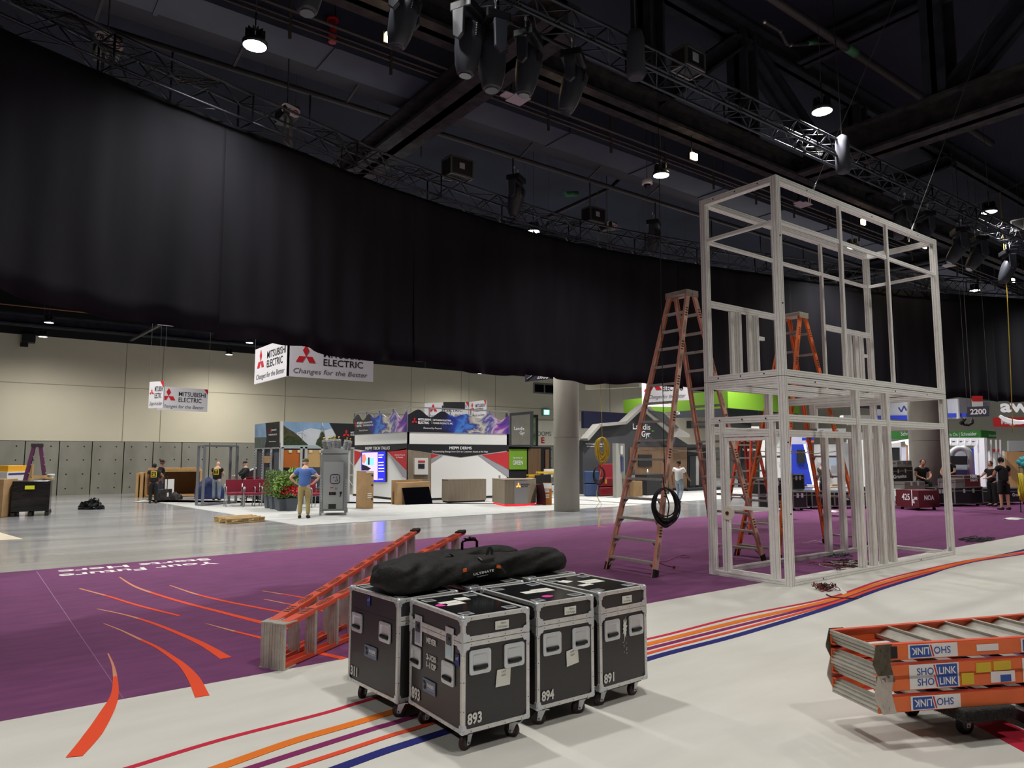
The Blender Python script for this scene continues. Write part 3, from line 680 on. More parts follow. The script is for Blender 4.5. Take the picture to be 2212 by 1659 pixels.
# ================= flight cases in front =================
LAM = mat('black_laminate', (50, 48, 50), .38, var=.12, scale=90); LAMT = mat('black_lid_laminate', (26, 26, 28), .16)
EDGE = mat('case_edge_aluminium', (214, 213, 210), .35, .35, var=.08, scale=25)
WHLR = mat('dark_red_wheel', (52, 30, 32), .5); PAPER = mat('paper_label', (225, 224, 214), .8); PINKM = mat('pink_sticker', (232, 60, 160), .6)
FARB = mat('farber_plate', (112, 122, 146), .5); MTB = mat('blue_mt_sticker', (34, 56, 132), .5)
def handle(par, org, xd, yd, n, w_=.105, h=.105):
    b = MB(); P = lambda x, y, z=0: org + xd * x + yd * y + n * z
    def rr(w, h, r, z, k=4):
        o = []
        for cx, cy, a0 in ((w / 2 - r, h / 2 - r, 0), (-w / 2 + r, h / 2 - r, 90), (-w / 2 + r, -h / 2 + r, 180), (w / 2 - r, -h / 2 + r, 270)):
            for i in range(k + 1): a = R(a0 + 90 * i / k); o.append(P(cx + r * math.cos(a), cy + r * math.sin(a), z))
        return o
    A, B_, D, E_ = rr(w_, h, .018, .001), rr(w_ * .98, h * .98, .018, .009), rr(w_ * .72, h * .68, .01, .01), rr(w_ * .6, h * .54, .008, .003)
    N = len(A); vs = A + B_ + D + E_; fs = []
    for q in range(3):
        for i in range(N): j = (i + 1) % N; fs.append((q * N + i, q * N + j, (q + 1) * N + j, (q + 1) * N + i))
    fs.append(tuple(range(3 * N, 4 * N))); b.add(vs, fs)
    for i in range(5):
        for e in (-1, 1): b.cyl(P(-w_ * .36 + i * w_ * .18, e * h * .42, .007), P(-w_ * .36 + i * w_ * .18, e * h * .42, .0115), .0035, 6)
    for i in range(3):
        for e in (-1, 1): b.cyl(P(e * w_ * .43, (i - 1) * h * .2, .007), P(e * w_ * .43, (i - 1) * h * .2, .0115), .0035, 6)
    o = b.build('handle', CHROME, par)
    MB().cyl(P(-w_ * .3, -h * .2, .012), P(w_ * .3, -h * .2, .012), .0115, 10).build('grip', RUBBER, o)
def recess(par, c, xd, yd, n, w_, h, name='corner_dish', m=None):
    b = MB(); b.obox(c + n * .001, xd * w_ / 2, yd * h / 2, n * .0018)
    o = b.build(name, m or CHROME, par, .002); 
    MB().obox(c + n * .0032, xd * w_ * .33, yd * h * .3, n * .001).build('dish_cup', mat('dish_cup', (150, 152, 150), .3, .7), o)
def latch(par, org, xd, yd, n, w_=.1, h=.2):
    b = MB(); b.obox(org + n * .002, xd * w_ / 2, yd * h / 2, n * .003); o = b.build('latch', CHROME, par, .004)
    b = MB(); b.obox(org + n * .006 - yd * h * .22, xd * w_ * .3, yd * h * .18, n * .002); b.build('latch_recess', mat('pale_blue_zinc', (170, 196, 206), .25, .8), o)
    b = MB(); b.obox(org + n * .007 + yd * h * .12, xd * w_ * .28, yd * h * .16, n * .004); b.cyl(org + yd * h * .14 + n * .008, org + yd * h * .14 + n * .016, .014, 14); b.obox(org + yd * h * .14 + n * .017, xd * .012 + yd * .006, yd * .004, n * .003)
    b.build('butterfly', mat('dark_steel', (86, 86, 88), .35, .8), o)
def flight_case(label, near, rz, w_, d, zb, zt, seam=.673, kind='A', left_seam=True):
    "near = bottom corner nearest the viewer (min x, min y)"
    t = thing('flight_case', label, 'flight case', (near[0], near[1], 0), rz, 'large black flight cases', 'thing')
    M = wmat(t); q3 = M.to_3x3(); X, Y, Z = q3 @ Vector((1, 0, 0)), q3 @ Vector((0, 1, 0)), Vector((0, 0, 1)); W = lambda x, y, z: M @ Vector((x, y, z))
    MB().obox(W(w_ / 2, d / 2, (zb + seam) / 2), X * (w_ / 2 - .002), Y * (d / 2 - .002), Z * ((seam - zb) / 2)).build('body', LAM, t)
    b = MB(); b.obox(W(w_ / 2, d / 2, (zt + seam) / 2), X * (w_ / 2 - .002), Y * (d / 2 - .002), Z * ((zt - seam) / 2 - .002)); b.obox(W(w_ / 2, d / 2, zt), X * (w_ / 2 - .02), Y * (d / 2 - .02), Z * .0015, 1); lid = b.build('lid', [LAM, LAMT], t)
    e = .026; b = MB()
    def ed(a, c, up=(0, 0, 1)): b.bar(W(*a), W(*c), e, e, up)
    k = e / 2 - .004
    for x in (k, w_ - k):
        for y in (k, d - k): ed((x, y, zb), (x, y, zt), (1, 0, 0))
    for z in (zb + k, zt - k):
        ed((0, k, z), (w_, k, z)); ed((0, d - k, z), (w_, d - k, z)); ed((k, 0, z), (k, d, z)); ed((w_ - k, 0, z), (w_ - k, d, z))
    o = b.build('edge_extrusion', EDGE, t, .003)
    b = MB()
    for z in (seam + .016, seam - .016):
        b.obox(W(w_ / 2, .0, z), X * w_ / 2, Y * .006, Z * .0145)
        if left_seam: b.obox(W(0, d / 2, z), Y * d / 2, X * .006, Z * .0145)
    b.build('lid_band', EDGE, t, .002)
    b = MB()
    for z in (zb + .13, zb + .3, zb + .46, seam + .016, seam - .016, zb + .008, zt - .008):
        for fr in (.12, .37, .62, .87):
            if z in (seam + .016, seam - .016, zb + .008, zt - .008):
                p = W(w_ * fr, -.0075, z); b.cyl(p, p - Y * .001, .0035, 6)
                if left_seam or z in (zb + .008, zt - .008): p = W(-.0075, d * fr, z); b.cyl(p, p - X * .001, .0035, 6)
        if z not in (seam + .016, seam - .016, zb + .008, zt - .008):
            for x in (.008, w_ - .008): p = W(x, -.0045, z); b.cyl(p, p - Y * .0012, .0035, 6)
            for y in (.008, d - .008): p = W(-.0045, y, z); b.cyl(p, p - X * .0012, .0035, 6)
    b.build('rivets', mat('rivet_dark', (70, 70, 72), .5, .6), t)
    for (x, y, z) in [(x, y, z) for x in (0, w_) for y in (0, d) for z in (zb, zt)]:
        sx_, sy_, sz_ = (1 if x == 0 else -1), (1 if y == 0 else -1), (1 if z == zb else -1)
        b = MB(); b.ball(W(x + sx_ * .008, y + sy_ * .008, z + sz_ * .008), .019, 12)
        for (fx, fy, fz, A, B2, N_) in (((.028, -.005, .028), 0, 0, X * sx_, Z * sz_, -Y * sy_), ((-.005, .028, .028), 0, 0, Y * sy_, Z * sz_, -X * sx_), ((.028, .028, -.004), 0, 0, X * sx_, Y * sy_, -Z * sz_)) and []: pass
        for A, B2, N_ in ((X * sx_, Z * sz_, -Y * sy_), (Y * sy_, Z * sz_, -X * sx_), (X * sx_, Y * sy_, -Z * sz_)):
            o_ = W(x, y, z) + N_ * .004
            pts = [o_ + A * (a * .045) + B2 * (c * .045) for a, c in ((0, 0), (.9, 0), (1.15, .25), (1, .55), (.62, .62), (.55, 1), (.25, 1.15), (0, .9))]
            b.poly(pts, N_, .0035)
        b.build('ball_corner', CHROME, t)
    for s_ in ((0, 1) if left_seam else (1,)):
      for z, sg in ((seam + .03, 1), (seam - .03, -1)):
        for fc in range(2):
            if fc == 0: A, N_, o_ = X * (1 if s_ == 0 else -1), -Y, W(0 if s_ == 0 else w_, -.005, z)
            else:
                A, N_, o_ = Y * (1 if s_ == 0 else -1), -X, W(-.005, 0 if s_ == 0 else d, z)
                if not left_seam: continue
            b = MB(); b.poly([o_ + A * (a * .05) + Z * (c * .05 * sg) for a, c in ((-.02, -.5), (.8, -.5), (1.1, -.15), (.85, .3), (.5, .35), (.4, .6), (-.02, .62))], N_, .004); b.build('brace_corner', CHROME, t)
    for (x, y) in ((.075, .085), (w_ - .075, .085), (.075, d - .085), (w_ - .075, d - .085)):
        castor(W(x, y, 0), .05, .032, t, wheel_m=WHLR, zt=zb - .02, rz=rz + R(random.uniform(-60, 60)))
    MB().obox(W(w_ / 2, d / 2, zb - .012), X * (w_ / 2 - .03), Y * (d / 2 - .03), Z * .011).build('castor_board', mat('castor_board', (20, 20, 21), .8), t)
    for (x, y) in ((.085, .1), (w_ - .085, .1), (.085, d - .1), (w_ - .085, d - .1)): recess(lid, W(x, y, zt + .0005), X, Y, Z, .085, .075)
    return t, X, Y, Z, W
ZB, ZT, SEAM = .135, .82, .673
CW, CD = .505, .69
def stencil(t, s, org, xd, yd, h, w_=None, name='stencil'):
    b = MB(); text(b, s, org, xd, yd, h, w=w_, bold=.035); return b.build(name, mat('stencil_white', (222, 222, 216), .7), t, fix=False)
def front_label(t, X, Y, Z, W, num, sheet=True):
    n = -Y; o = W(.29, -.004, .745); b = MB(); xx = (X + Z * .0).normalized(); b.obox(o + n * .001, xx * .052, Z * .026, n * .0012); l = b.build('name_label', PAPER, t)
    b = MB(); text(b, 'Meyer', o + n * .003 - xx * .012 + Z * .006, xx, Z, .012, shear=.3); text(b, 'X-20 Package', o + n * .003 - xx * .04 - Z * .016, xx, Z, .012, w=.078, shear=.3); b.build('handwriting', BLACK, l, fix=False)
    handle(t, W(.125, -.002, .545), X, Z, n, .16, .148); handle(t, W(.385, -.002, .545), X, Z, n, .16, .148)
    stencil(t, num, W(.035, -.005, .185), X, Z, .06, .105)
def sheetp(t, W, X, Z, n, cx, cz, ang, s1='OATI', s2='42001'):
    a = R(ang); xx = X * math.cos(a) + Z * math.sin(a); yy = -X * math.sin(a) + Z * math.cos(a); o = W(cx, -.004, cz)
    b = MB(); b.poly([o + xx * x + yy * y for x, y in ((-.06, -.05), (.05, -.055), (.06, .05), (-.045, .052))], n, .0012); l = b.build('paper_sheet', PAPER, t)
    b = MB(); text(b, s1, o + n * .002 + yy * .03 - xx * .012, xx, yy, .011, w=.032); text(b, s2, o + n * .002 + yy * .008 - xx * .016, xx, yy, .011, w=.036); b.build('print', BLACK, l, fix=False)
def farber(t, org, xd, yd, n):
    b = MB(); b.obox(org + n * .001, xd * .085, yd * .042, n * .001); l = b.build('name_plate', FARB, t)
    b = MB(); text(b, 'FARBER', org + n * .003 - xd * .02 - yd * .004, xd, yd, .022, w=.09, bold=.02); text(b, 'Sound Reinforcement', org + n * .003 - xd * .02 - yd * .017, xd, yd, .007, w=.09); b.build('plate_lettering', WHITE, l, fix=False)
    b = MB(); c = org + n * .003 - xd * .052
    b.poly([c + xd * x + yd * y for x, y in ((-.016, -.02), (-.004, -.027), (.012, -.022), (.018, -.012), (.01, .002), (.002, .006), (-.002, .0), (-.014, -.006))], n, .0008)
    b.poly([c + xd * x + yd * y for x, y in ((-.004, .006), (.006, .004), (.012, .018), (.0, .03), (-.014, .024), (-.022, .03), (-.018, .012))], n, .0008); b.build('plate_emblem', mat('emblem_dark', (30, 32, 40), .6), l)
def mt(t, org, xd, yd, n):
    b = MB(); b.obox(org + n * .001, xd * .022, yd * .034, n * .001); l = b.build('blue_sticker', MTB, t); b = MB(); text(b, 'mT', org + n * .003 - xd * .015, xd, yd, .02, w=.03, shear=.2); b.build('sticker_lettering', WHITE, l, fix=False)
def lidpapers(t, W, X, Y, Z, spec):
    for (x, y, w_, h, a, m, s) in spec:
        a = R(a); xx = X * math.cos(a) + Y * math.sin(a); yy = -X * math.sin(a) + Y * math.cos(a); o = W(x, y, ZT + .003)
        b = MB()
        if m is PINKM: b.poly([o + xx * (w_ / 2 * math.cos(i * PI / 12)) + yy * (h / 2 * math.sin(i * PI / 12)) for i in range(24)], Z, .0012)
        else: b.poly([o + xx * (i * w_ / 2) + yy * (j * h / 2) for i, j in ((-1, -1), (1, -1), (1, 1), (-1, 1))], Z, .0012)
        l = b.build('lid_label', m, t)
        if s:
            b = MB(); text(b, s, o + Z * .002 - yy * .006, xx, yy, .014, w=w_ * .75, align='C', shear=.2); b.build('handwriting', BLACK, l, fix=False)
t, X, Y, Z, W = flight_case('black flight case 893 standing nearest, with two latches on its left side', G(998, 1587, ZB)[:2], R(-1.5), CW, CD, ZB, ZT)
front_label(t, X, Y, Z, W, '893'); sheetp(t, W, X, Z, -Y, .3, .42, 2)
for y in (.15, .565):
    latch(t, W(-.003, y, .64), -Y, Z, -X)
handle(t, W(-.002, .165, .455), -Y, Z, -X, .155, .14); handle(t, W(-.002, .6, .46), -Y, Z, -X, .155, .14)
stencil(t, 'MEYER', W(-.005, .45, .585), -Y, Z, .034, .13); stencil(t, '2-X20', W(-.005, .45, .48), -Y, Z, .034, .13); stencil(t, '1-112P', W(-.005, .45, .43), -Y, Z, .034, .13)
stencil(t, '893', W(-.005, .65, .185), -Y, Z, .07, .115)
farber(t, W(-.004, .41, .31), -Y, Z, -X); mt(t, W(-.004, .055, .56), -Y, Z, -X)
lidpapers(t, W, X, Y, Z, [(.17, .42, .15, .13, 3, PAPER, 'Power'), (.3, .5, .09, .09, -4, PAPER, ''), (.08, .4, .09, .07, 0, PINKM, '7/2')])
t, X, Y, Z, W = flight_case('black flight case 311 at the left with the carrying bag on its lid', G(857.5, 1519, ZB)[:2], R(4), CW, CD, ZB, ZT, left_seam=False)
handle(t, W(-.002, .165, .575), -Y, Z, -X, .155, .14); handle(t, W(-.002, .565, .575), -Y, Z, -X, .155, .14)
stencil(t, '311', W(-.005, .65, .185), -Y, Z, .062, .1); farber(t, W(-.004, .36, .4), -Y, Z, -X); mt(t, W(-.004, .4, .755), -Y, Z, -X)
t, X, Y, Z, W = flight_case('black flight case 894 between case 893 and case 891', G(1160.6, 1534, ZB)[:2], R(-1), CW, CD, ZB, ZT)
front_label(t, X, Y, Z, W, '894'); sheetp(t, W, X, Z, -Y, .305, .43, 10)
lidpapers(t, W, X, Y, Z, [(.33, .36, .16, .11, -2, PAPER, 'Power'), (.2, .35, .11, .08, -2, PAPER, ''), (.22, .16, .09, .07, 0, PINKM, '7/2 250')])
t, X, Y, Z, W = flight_case('black flight case 891 at the right end with a torn sticker patch', G(1297, 1494, ZB)[:2], R(2), CW, CD, ZB, ZT)
front_label(t, X, Y, Z, W, '891')
b = MB(); rf = random.Random(5); pts = []
for i in range(26):
    a = i * 2 * PI / 26; r_ = (1 if i % 2 else .55) * rf.uniform(.7, 1.15); pts.append(W(.262 + .028 * r_ * math.cos(a), -.004, .535 + .085 * r_ * math.sin(a)))
b.poly(pts, -Y, .001)
for i in range(8): b.ball(W(.262 + rf.uniform(-.02, .02), -.004, .44 - i * .012), .003, 6)
b.build('torn_sticker', PAPER, t)
lidpapers(t, W, X, Y, Z, [(.3, .38, .19, .12, -3, PAPER, 'Package'), (.13, .5, .1, .09, 20, PAPER, ''), (.16, .3, .13, .06, 5, PAPER, '')])
n894 = G(1160.6, 1534, ZB); n891 = G(1297, 1494, ZB)
flight_case('black flight case in the second row hidden under the middle of the bag', (n894.x - .05, n894.y + .74), R(0), CW, CD, ZB, ZT)
flight_case('black flight case in the second row under the right end of the bag', (n891.x - .04, n891.y + .77), R(1), CW, CD, ZB, ZT)

# ================= carrying bags on the cases =================
BAGM = mat('black_nylon', (30, 30, 29), .72, var=.35, scale=11, bump=1., spec=.3)
def bag(name, label, pts, rad, flatz, zb, seed, parent=None):
    "soft long bag: pts along the axis, rad list of (half width, height)"
    rnd = random.Random(seed); t = thing(name, label, 'bag', (pts[0][0], pts[0][1], zb), 0, None, 'thing'); b = MB(); N = 44; K = 28
    P = smooth([(p[0], p[1], 0) for p in pts], 12); Ls = [0]
    for a, c in zip(P, P[1:]): Ls.append(Ls[-1] + (c - a).length)
    def at(s_):
        for i in range(len(P) - 1):
            if Ls[i + 1] >= s_: d = (P[i + 1] - P[i]); return P[i] + d * ((s_ - Ls[i]) / d.length), d.normalized()
        return P[-1], (P[-1] - P[-2]).normalized()
    ph = [rnd.uniform(0, 6) for _ in range(12)]; rings = []
    for i in range(N + 1):
        u = i / N; c, d = at(u * Ls[-1] * .9999); n_ = Vector((-d.y, d.x, 0)); k = u * (len(rad) - 1); j = min(int(k), len(rad) - 2); f = k - j
        hw = rad[j][0] * (1 - f) + rad[j + 1][0] * f; hh = rad[j][1] * (1 - f) + rad[j + 1][1] * f
        endk = min(1, (min(u, 1 - u) * Ls[-1]) / .07) ; endk = math.sqrt(max(.0, 1 - (1 - endk) ** 2)) * .8 + .2
        rg = []
        for q in range(K):
            a = 2 * PI * q / K; x = math.cos(a); z = math.sin(a)
            sx_ = math.copysign(abs(x) ** .75, x); sz_ = math.copysign(abs(z) ** .75, z)
            w_ = 1 + .1 * math.sin(a * 3 + ph[0] + u * 9) + .05 * math.sin(a * 5 + ph[1] + u * 17) + .05 * math.sin(u * 31 + ph[2] + 2 * math.sin(a + ph[3])) + .05 * math.sin(a * 9 + u * 40 + ph[4])
            if u < .25: w_ += .1 * (1 - u / .25) * math.sin(a * 4 + u * 60 + ph[5])
            zz = hh / 2 + sz_ * hh / 2 * endk * w_
            rg.append(c + n_ * (sx_ * hw * endk * w_) + Vector((0, 0, zb + max(.001, zz))))
        rings.append(rg)
    vs = [v for r_ in rings for v in r_]; fs = [(i * K + q, i * K + (q + 1) % K, (i + 1) * K + (q + 1) % K, (i + 1) * K + q) for i in range(N) for q in range(K)]
    fs += [tuple(range(K))[::-1], tuple(range(N * K, N * K + K))]
    b.add(vs, fs, 0, True); o = b.build('bag_body', BAGM, t); su = o.modifiers.new('sub', 'SUBSURF'); su.levels = su.render_levels = 1
    return t, at, Ls[-1]
ZL = ZT + .006
p0 = G(838, 1284, ZL); p1 = G(905, 1285, ZL); pe = G(1218, 1232, ZL)
A0, A1, A2, A3 = (2.36, 4.66), (2.78, 4.78), (3.4, 4.83), (4.17, 4.88)
bg, bat, bl_ = bag('equipment_bag', 'long black nylon equipment bag with orange tabs lying across the flight cases', [A0, A1, A2, A3], [(.19, .19), (.21, .22), (.19, .21), (.18, .2), (.17, .19), (.17, .19), (.16, .18)], 0, ZL, 3)
bg2, bat2, bl2 = bag('trolley_bag', 'second black bag with an upright telescopic trolley handle behind the long bag', [(2.55, 5.2), (3.2, 5.22), (3.95, 5.2)], [(.13, .13), (.15, .18), (.16, .19), (.15, .2), (.14, .17)], 0, ZL, 8)
STRAP = mat('black_webbing', (30, 30, 31), .7); ORT = mat('orange_tab', (232, 106, 34), .6)
def ribbon(pts, w_, up, name, m, par, th=.003):
    g = smooth([tuple(p) for p in pts], 5); b = MB()
    for i in range(len(g) - 1):
        a, c = g[i], g[i + 1]; d = (c - a).normalized(); s_ = d.cross(Vector(up)).normalized() * w_ / 2
        n_ = s_.cross(d).normalized() * th; b.add([a - s_, a + s_, c + s_, c - s_, a - s_ + n_, a + s_ + n_, c + s_ + n_, c - s_ + n_], [(0, 1, 2, 3), (7, 6, 5, 4), (0, 4, 5, 1), (1, 5, 6, 2), (2, 6, 7, 3), (3, 7, 4, 0)])
    return b.build(name, m, par)
FD = 5.15
def bp(px, py, y): return PY(px, py, y)
yf = 4.62
ribbon([bp(1001, 1245, yf), bp(1004, 1232, yf - .03), bp(1009, 1218, yf + .02), bp(1012, 1211, yf + .08)], .03, (0, -1, .3), 'strap', STRAP, bg)
ribbon([bp(1092, 1238, yf - .02), bp(1082, 1226, yf - .02), bp(1070, 1216, yf + .04), bp(1052, 1208, yf + .1)], .02, (0, -1, .3), 'strap', STRAP, bg)
for px, py, tl in ((1004, 1232, .2), (1077, 1224, -.4)):
    b = MB(); c = bp(px, py, yf - .045); b.obox(c, Vector((.016, 0, tl * .01)), Vector((-tl * .006, 0, .012)), Vector((0, .004, 0))); b.build('orange_tab', ORT, bg)
ribbon([bp(958, 1205, yf + .2), bp(966, 1197, yf + .2), bp(974, 1198, yf + .2), bp(981, 1206, yf + .2)], .03, (0, 0, 1), 'carry_loop', STRAP, bg)
ribbon([bp(985, 1214, yf + .12), bp(1010, 1208, yf + .12), bp(1040, 1210, yf + .1), bp(1062, 1206, yf + .12), bp(1066, 1196, yf + .14)], .05, (0, -.5, 1), 'carry_handle', STRAP, bg)
ribbon([bp(1052, 1200, yf + .14), bp(1055, 1187, yf + .14), bp(1060, 1184, yf + .14), bp(1063, 1194, yf + .14), bp(1058, 1204, yf + .14)], .025, (0, -1, .2), 'carry_loop', STRAP, bg)
MB().obox(bp(1050, 1208, yf + .06), Vector((.07, .01, .005)), Vector((0, .03, .01)), Vector((0, 0, .018))).build('handle_wrap', mat('dark_leather', (40, 38, 38), .35), bg, .01)
b = MB(); o_ = bp(1023, 1243.5, yf - .095); xd = (bp(1067, 1234, yf - .095) - o_).normalized(); text(b, 'ULTIMATE', o_, xd, (0, 0, 1), .017, w=(bp(1067, 1234, yf - .095) - o_).length, bold=.02); text(b, 'SUPPORT', o_ + Vector((.035, 0, -.016)), xd, (0, 0, 1), .006, w=.1); b.build('lettering', WHITE, bg, fix=False)
MB().poly([bp(1090, 1206, 5.06), bp(1098, 1201, 5.1), bp(1120, 1200, 5.12), bp(1126, 1206, 5.08), bp(1118, 1208, 5.02), bp(1096, 1212, 5.0)], (0, -.4, 1), .004).build('blue_patch', mat('blue_cloth', (40, 84, 206), .7), bg2)
b = MB(); hx0, hx1 = PY(998, 1205, 5.28), PY(1030, 1205, 5.28); ztp = PY(1014, 1166, 5.28).z
b.tube([(hx0.x, 5.28, ZL + .12), (hx0.x, 5.28, ztp - .02), (hx0.x + .02, 5.28, ztp), (hx1.x - .02, 5.28, ztp), (hx1.x, 5.28, ztp - .02), (hx1.x, 5.28, ZL + .12)], .012, 8); b.tube([(hx0.x + .02, 5.28, ztp), ((hx0.x + hx1.x) / 2, 5.28, ztp + .012), (hx1.x - .02, 5.28, ztp)], .017, 8); b.build('trolley_handle', mat('glossy_black', (16, 16, 18), .25), bg2)

# ================= cable tangles on the floor =================
def tangle(label, c, rx, ry, mats, n, seed, rad=.006, hgt=.05, name='cable_tangle'):
    rnd = random.Random(seed); t = thing(name, label, 'cable', (c[0], c[1], 0), 0, None, 'thing')
    for mi, m in enumerate(mats):
        b = MB()
        for k in range(n):
            cx_, cy_ = c[0] + rnd.gauss(0, rx * .35), c[1] + rnd.gauss(0, ry * .35); a, c2 = rx * rnd.uniform(.15, .7), ry * rnd.uniform(.2, .8); ph = rnd.uniform(0, 6); ln = rnd.uniform(3, 7)
            b.tube([(cx_ + a * math.cos(ph + q) * (1 + .15 * math.sin(3 * q + k)), cy_ + c2 * math.sin(ph + q * 1.05), .012 + rad + hgt * (.5 + .5 * math.sin(q * 1.3 + k)) * rnd.uniform(.3, 1) * .6) for q in [ln * i / 22 for i in range(23)]], rad, 5)
        b.build('cable', m, t)
    return t
RDC = mat('dark_red_cable', (120, 26, 34), .5); WHC = mat('pale_cable', (190, 186, 180), .5); GRC = mat('grey_cable', (108, 110, 114), .5)
tangle('tangle of dark red and pale wires inside the frame on the carpet edge', G(1824, 1222), .55, .35, [RDC, WHC, CABK], 9, 1, .006)
tangle('grey wire bundle beside the red wires inside the frame', G(1805, 1201), .35, .22, [GRC, CABK], 12, 2, .006)
tangle('small nest of black and red wire on the white carpet near the stripes', G(1780, 1277), .16, .14, [CABK, RDC], 8, 3, .005, .16)
o = MB().poly([G(1797, 1272, .008), G(1812, 1268, .008), G(1830, 1281, .008), G(1822, 1285, .008)], (0, 0, 1), .006).build('paper_tag', WHITE); tag(o, 'white tag lying beside the small wire nest', 'tag', kind='thing')
b = MB(); b.tube(smooth([tuple(G(*p, .016)) for p in [(1785, 1284), (1800, 1290), (1830, 1292), (1850, 1293), (1858, 1288)]], 5), .008, 6); tag(b.build('black_cable', CABK), 'short black cable lying over the coloured stripes', 'cable', kind='thing')
tangle('black cable heap on the carpet right of the frame', G(2108, 1168), .6, .2, [CABK], 12, 5, .008)
b = MB(); b.tube(smooth([tuple(G(*p, .016)) for p in [(1410, 1214), (1425, 1216), (1440, 1222), (1455, 1225)]], 5), .007, 6); b.ball(G(1456, 1225, .03), .025, 8); tag(b.build('extension_lead', RDC), 'red lead with a plug beside the foot of the pink ladder', 'cable', kind='thing')
b = MB(); b.tube(smooth([tuple(G(*p, .014)) for p in [(1412, 1214), (1440, 1212), (1465, 1202), (1480, 1199), (1490, 1204), (1470, 1203)]], 5), .004, 5); tag(b.build('thin_wire', RDC), 'thin pink wire looping on the purple carpet', 'cable', kind='thing')
b = MB(); b.tube(smooth([tuple(G(*p, .014)) for p in [(1733, 1173), (1745, 1172), (1760, 1168), (1775, 1172)]], 5), .006, 5); tag(b.build('pale_wire', WHC), 'short pale wire on the purple carpet inside the frame', 'cable', kind='thing')
# ================= roof structure above the truss =================
FIRE = mat('fireproofed_steel', (52, 49, 52), .95, var=.55, scale=4, bump=.9); FIRED = mat('dark_fireproofed_steel', (42, 44, 56), .95, var=.4, scale=3, bump=.6)
DUCT = mat('dark_painted_duct', (62, 68, 86), .6, var=.15, scale=1.2, bump=.1); PIPEM = mat('dark_pipe', (64, 60, 62), .55, .3)
def beam(label, a, c, w_, h, m, name='roof_beam', flange=True):
    t = thing(name, label, 'beam', tuple((Vector(a) + Vector(c)) / 2), 0, None, 'thing'); b = MB(); a, c = Vector(a), Vector(c)
    up = (0, 0, 1) if abs((c - a).normalized().z) < .9 else (1, 0, 0)
    u, sd, tt = frame(c - a, up)
    if flange:
        b.bar(a, c, w_ * .25, h, up)
        for e in (-1, 1): b.bar(a + tt * e * (h / 2 - .035), c + tt * e * (h / 2 - .035), w_, .07, up)
    else: b.bar(a, c, w_, h, up)
    o = b.build('beam_body', m, t); return t
beam('long rough roof beam above the quartz floodlights', (-6, 10.75, 9.85), (44, 10.75, 9.85), .6, .6, FIRE)
beam('rough beam crossing under the ducts toward the drape', (7.45, 8.5, 9.25), (7.45, 37, 9.25), .8, .5, FIRE)
beam('rough cross beam at the upper right behind the steel cables', (18.1, -8, 9.95), (18.1, 10.4, 9.95), .9, .8, FIRE)
beam('rough cross beam far behind the right end of the drape', (29, 10.9, 9.4), (29, 37, 9.4), .8, .5, FIRED)
beam('long dark roof beam high behind the ducts', (-6, 21, 10.2), (50, 21, 10.2), .5, .7, FIRED)
beam('upper chord beam crossing the top right of the view', (2, 10.75, 13.1), (44, 10.75, 13.1), .5, .6, FIRED)
for px, n in ((1402, 'broad upright roof member left of centre'), (1605, 'broad upright roof member over the truss flight box'), (1842, 'broad upright roof member behind the hanging lamp hook')):
    x = PY(px, 200, 10.75).x; beam(n, (x, 10.75, 10.1), (x, 10.75, 12.9), .62, .5, FIRED, 'roof_strut')
for (pa, pb), n in (((1410, 1600), 'diagonal roof member left of the broad upright'), ((1800, 1612), 'diagonal roof member above the bright end of the truss'), ((1850, 2040), 'diagonal roof member right of the hanging lamp')):
    x0_, x1_ = PY(pa, 200, 10.75).x, PY(pb, 200, 10.75).x; beam(n, (x0_, 10.75, 10.1), (x1_, 10.75, 12.9), .5, .45, FIRED, 'roof_strut')
beam('upright roof member at the upper right', (18.1, PX(2030, 150, 18.1).y, 10.3), (18.1, PX(2030, 150, 18.1).y, 13.2), .5, .75, FIRED, 'roof_strut')
beam('diagonal roof member leaning out of the upper right corner', (18.1, PX(2050, 250, 18.1).y, 10.3), (18.1, PX(2050, 250, 18.1).y - 3.2, 13.2), .5, .5, FIRED, 'roof_strut')
beam('upper chord above the right cross beam', (18.1, -8, 13.1), (18.1, 10.4, 13.1), .5, .5, FIRED, 'roof_beam')
dt = thing('air_duct', 'long smooth dark air duct crossing the roof above the drape', 'duct', (12, 12.9, 9.6), 0, None, 'thing')
b = MB(); b.mm((-8, 12.35, 9.6), (46, 13.25, 10.6)); b.build('duct_body', DUCT, dt)
for k in range(18): MB().mm((-7 + k * 3, 12.32, 9.57), (-6.93 + k * 3, 13.28, 10.6)).build('duct_flange', DUCT, dt)
o = MB().mm((-8, 13.35, 9.75), (46, 14.0, 9.95)).build('soffit_board', mat('dark_soffit', (50, 50, 60), .8, var=.1, scale=1)); tag(o, 'flat dark soffit strip between the air duct and the long pipe', 'soffit', kind='thing')
def pipe(label, pts, r, m=PIPEM, name='roof_pipe', extra=None):
    t = thing(name, label, 'pipe', tuple(pts[0]), 0, None, 'thing'); b = MB(); b.tube(pts, r, 10); b.build('pipe_run', m, t); return t
t = pipe('long straight pipe running below the duct parallel to the drape', [(-8, 14.1, 9.5), (46, 14.1, 9.5)], .06)
for k in range(9):
    b = MB(); x = 2.5 + k * 2.7; b.tube([(x, 14.1, 9.5), (x, 14.1, 8.75 if k % 3 else 8.3)], .02, 6); b.build('drop_rod', PIPEM, t)
for k in range(12):
    b = MB(); x = 1.2 + k * 2.4; b.bar((x, 14.1, 9.5), (x + .1, 13.3, 9.9), .05, .03); b.build('pipe_bracket', PIPEM, t)
ck = thing('catwalk_rail', 'catwalk rails running beside the quartz floodlights', 'railing', (12, 11.9, 9.6), 0, None, 'thing'); RAILM = mat('dull_rail', (92, 86, 80), .5, .5)
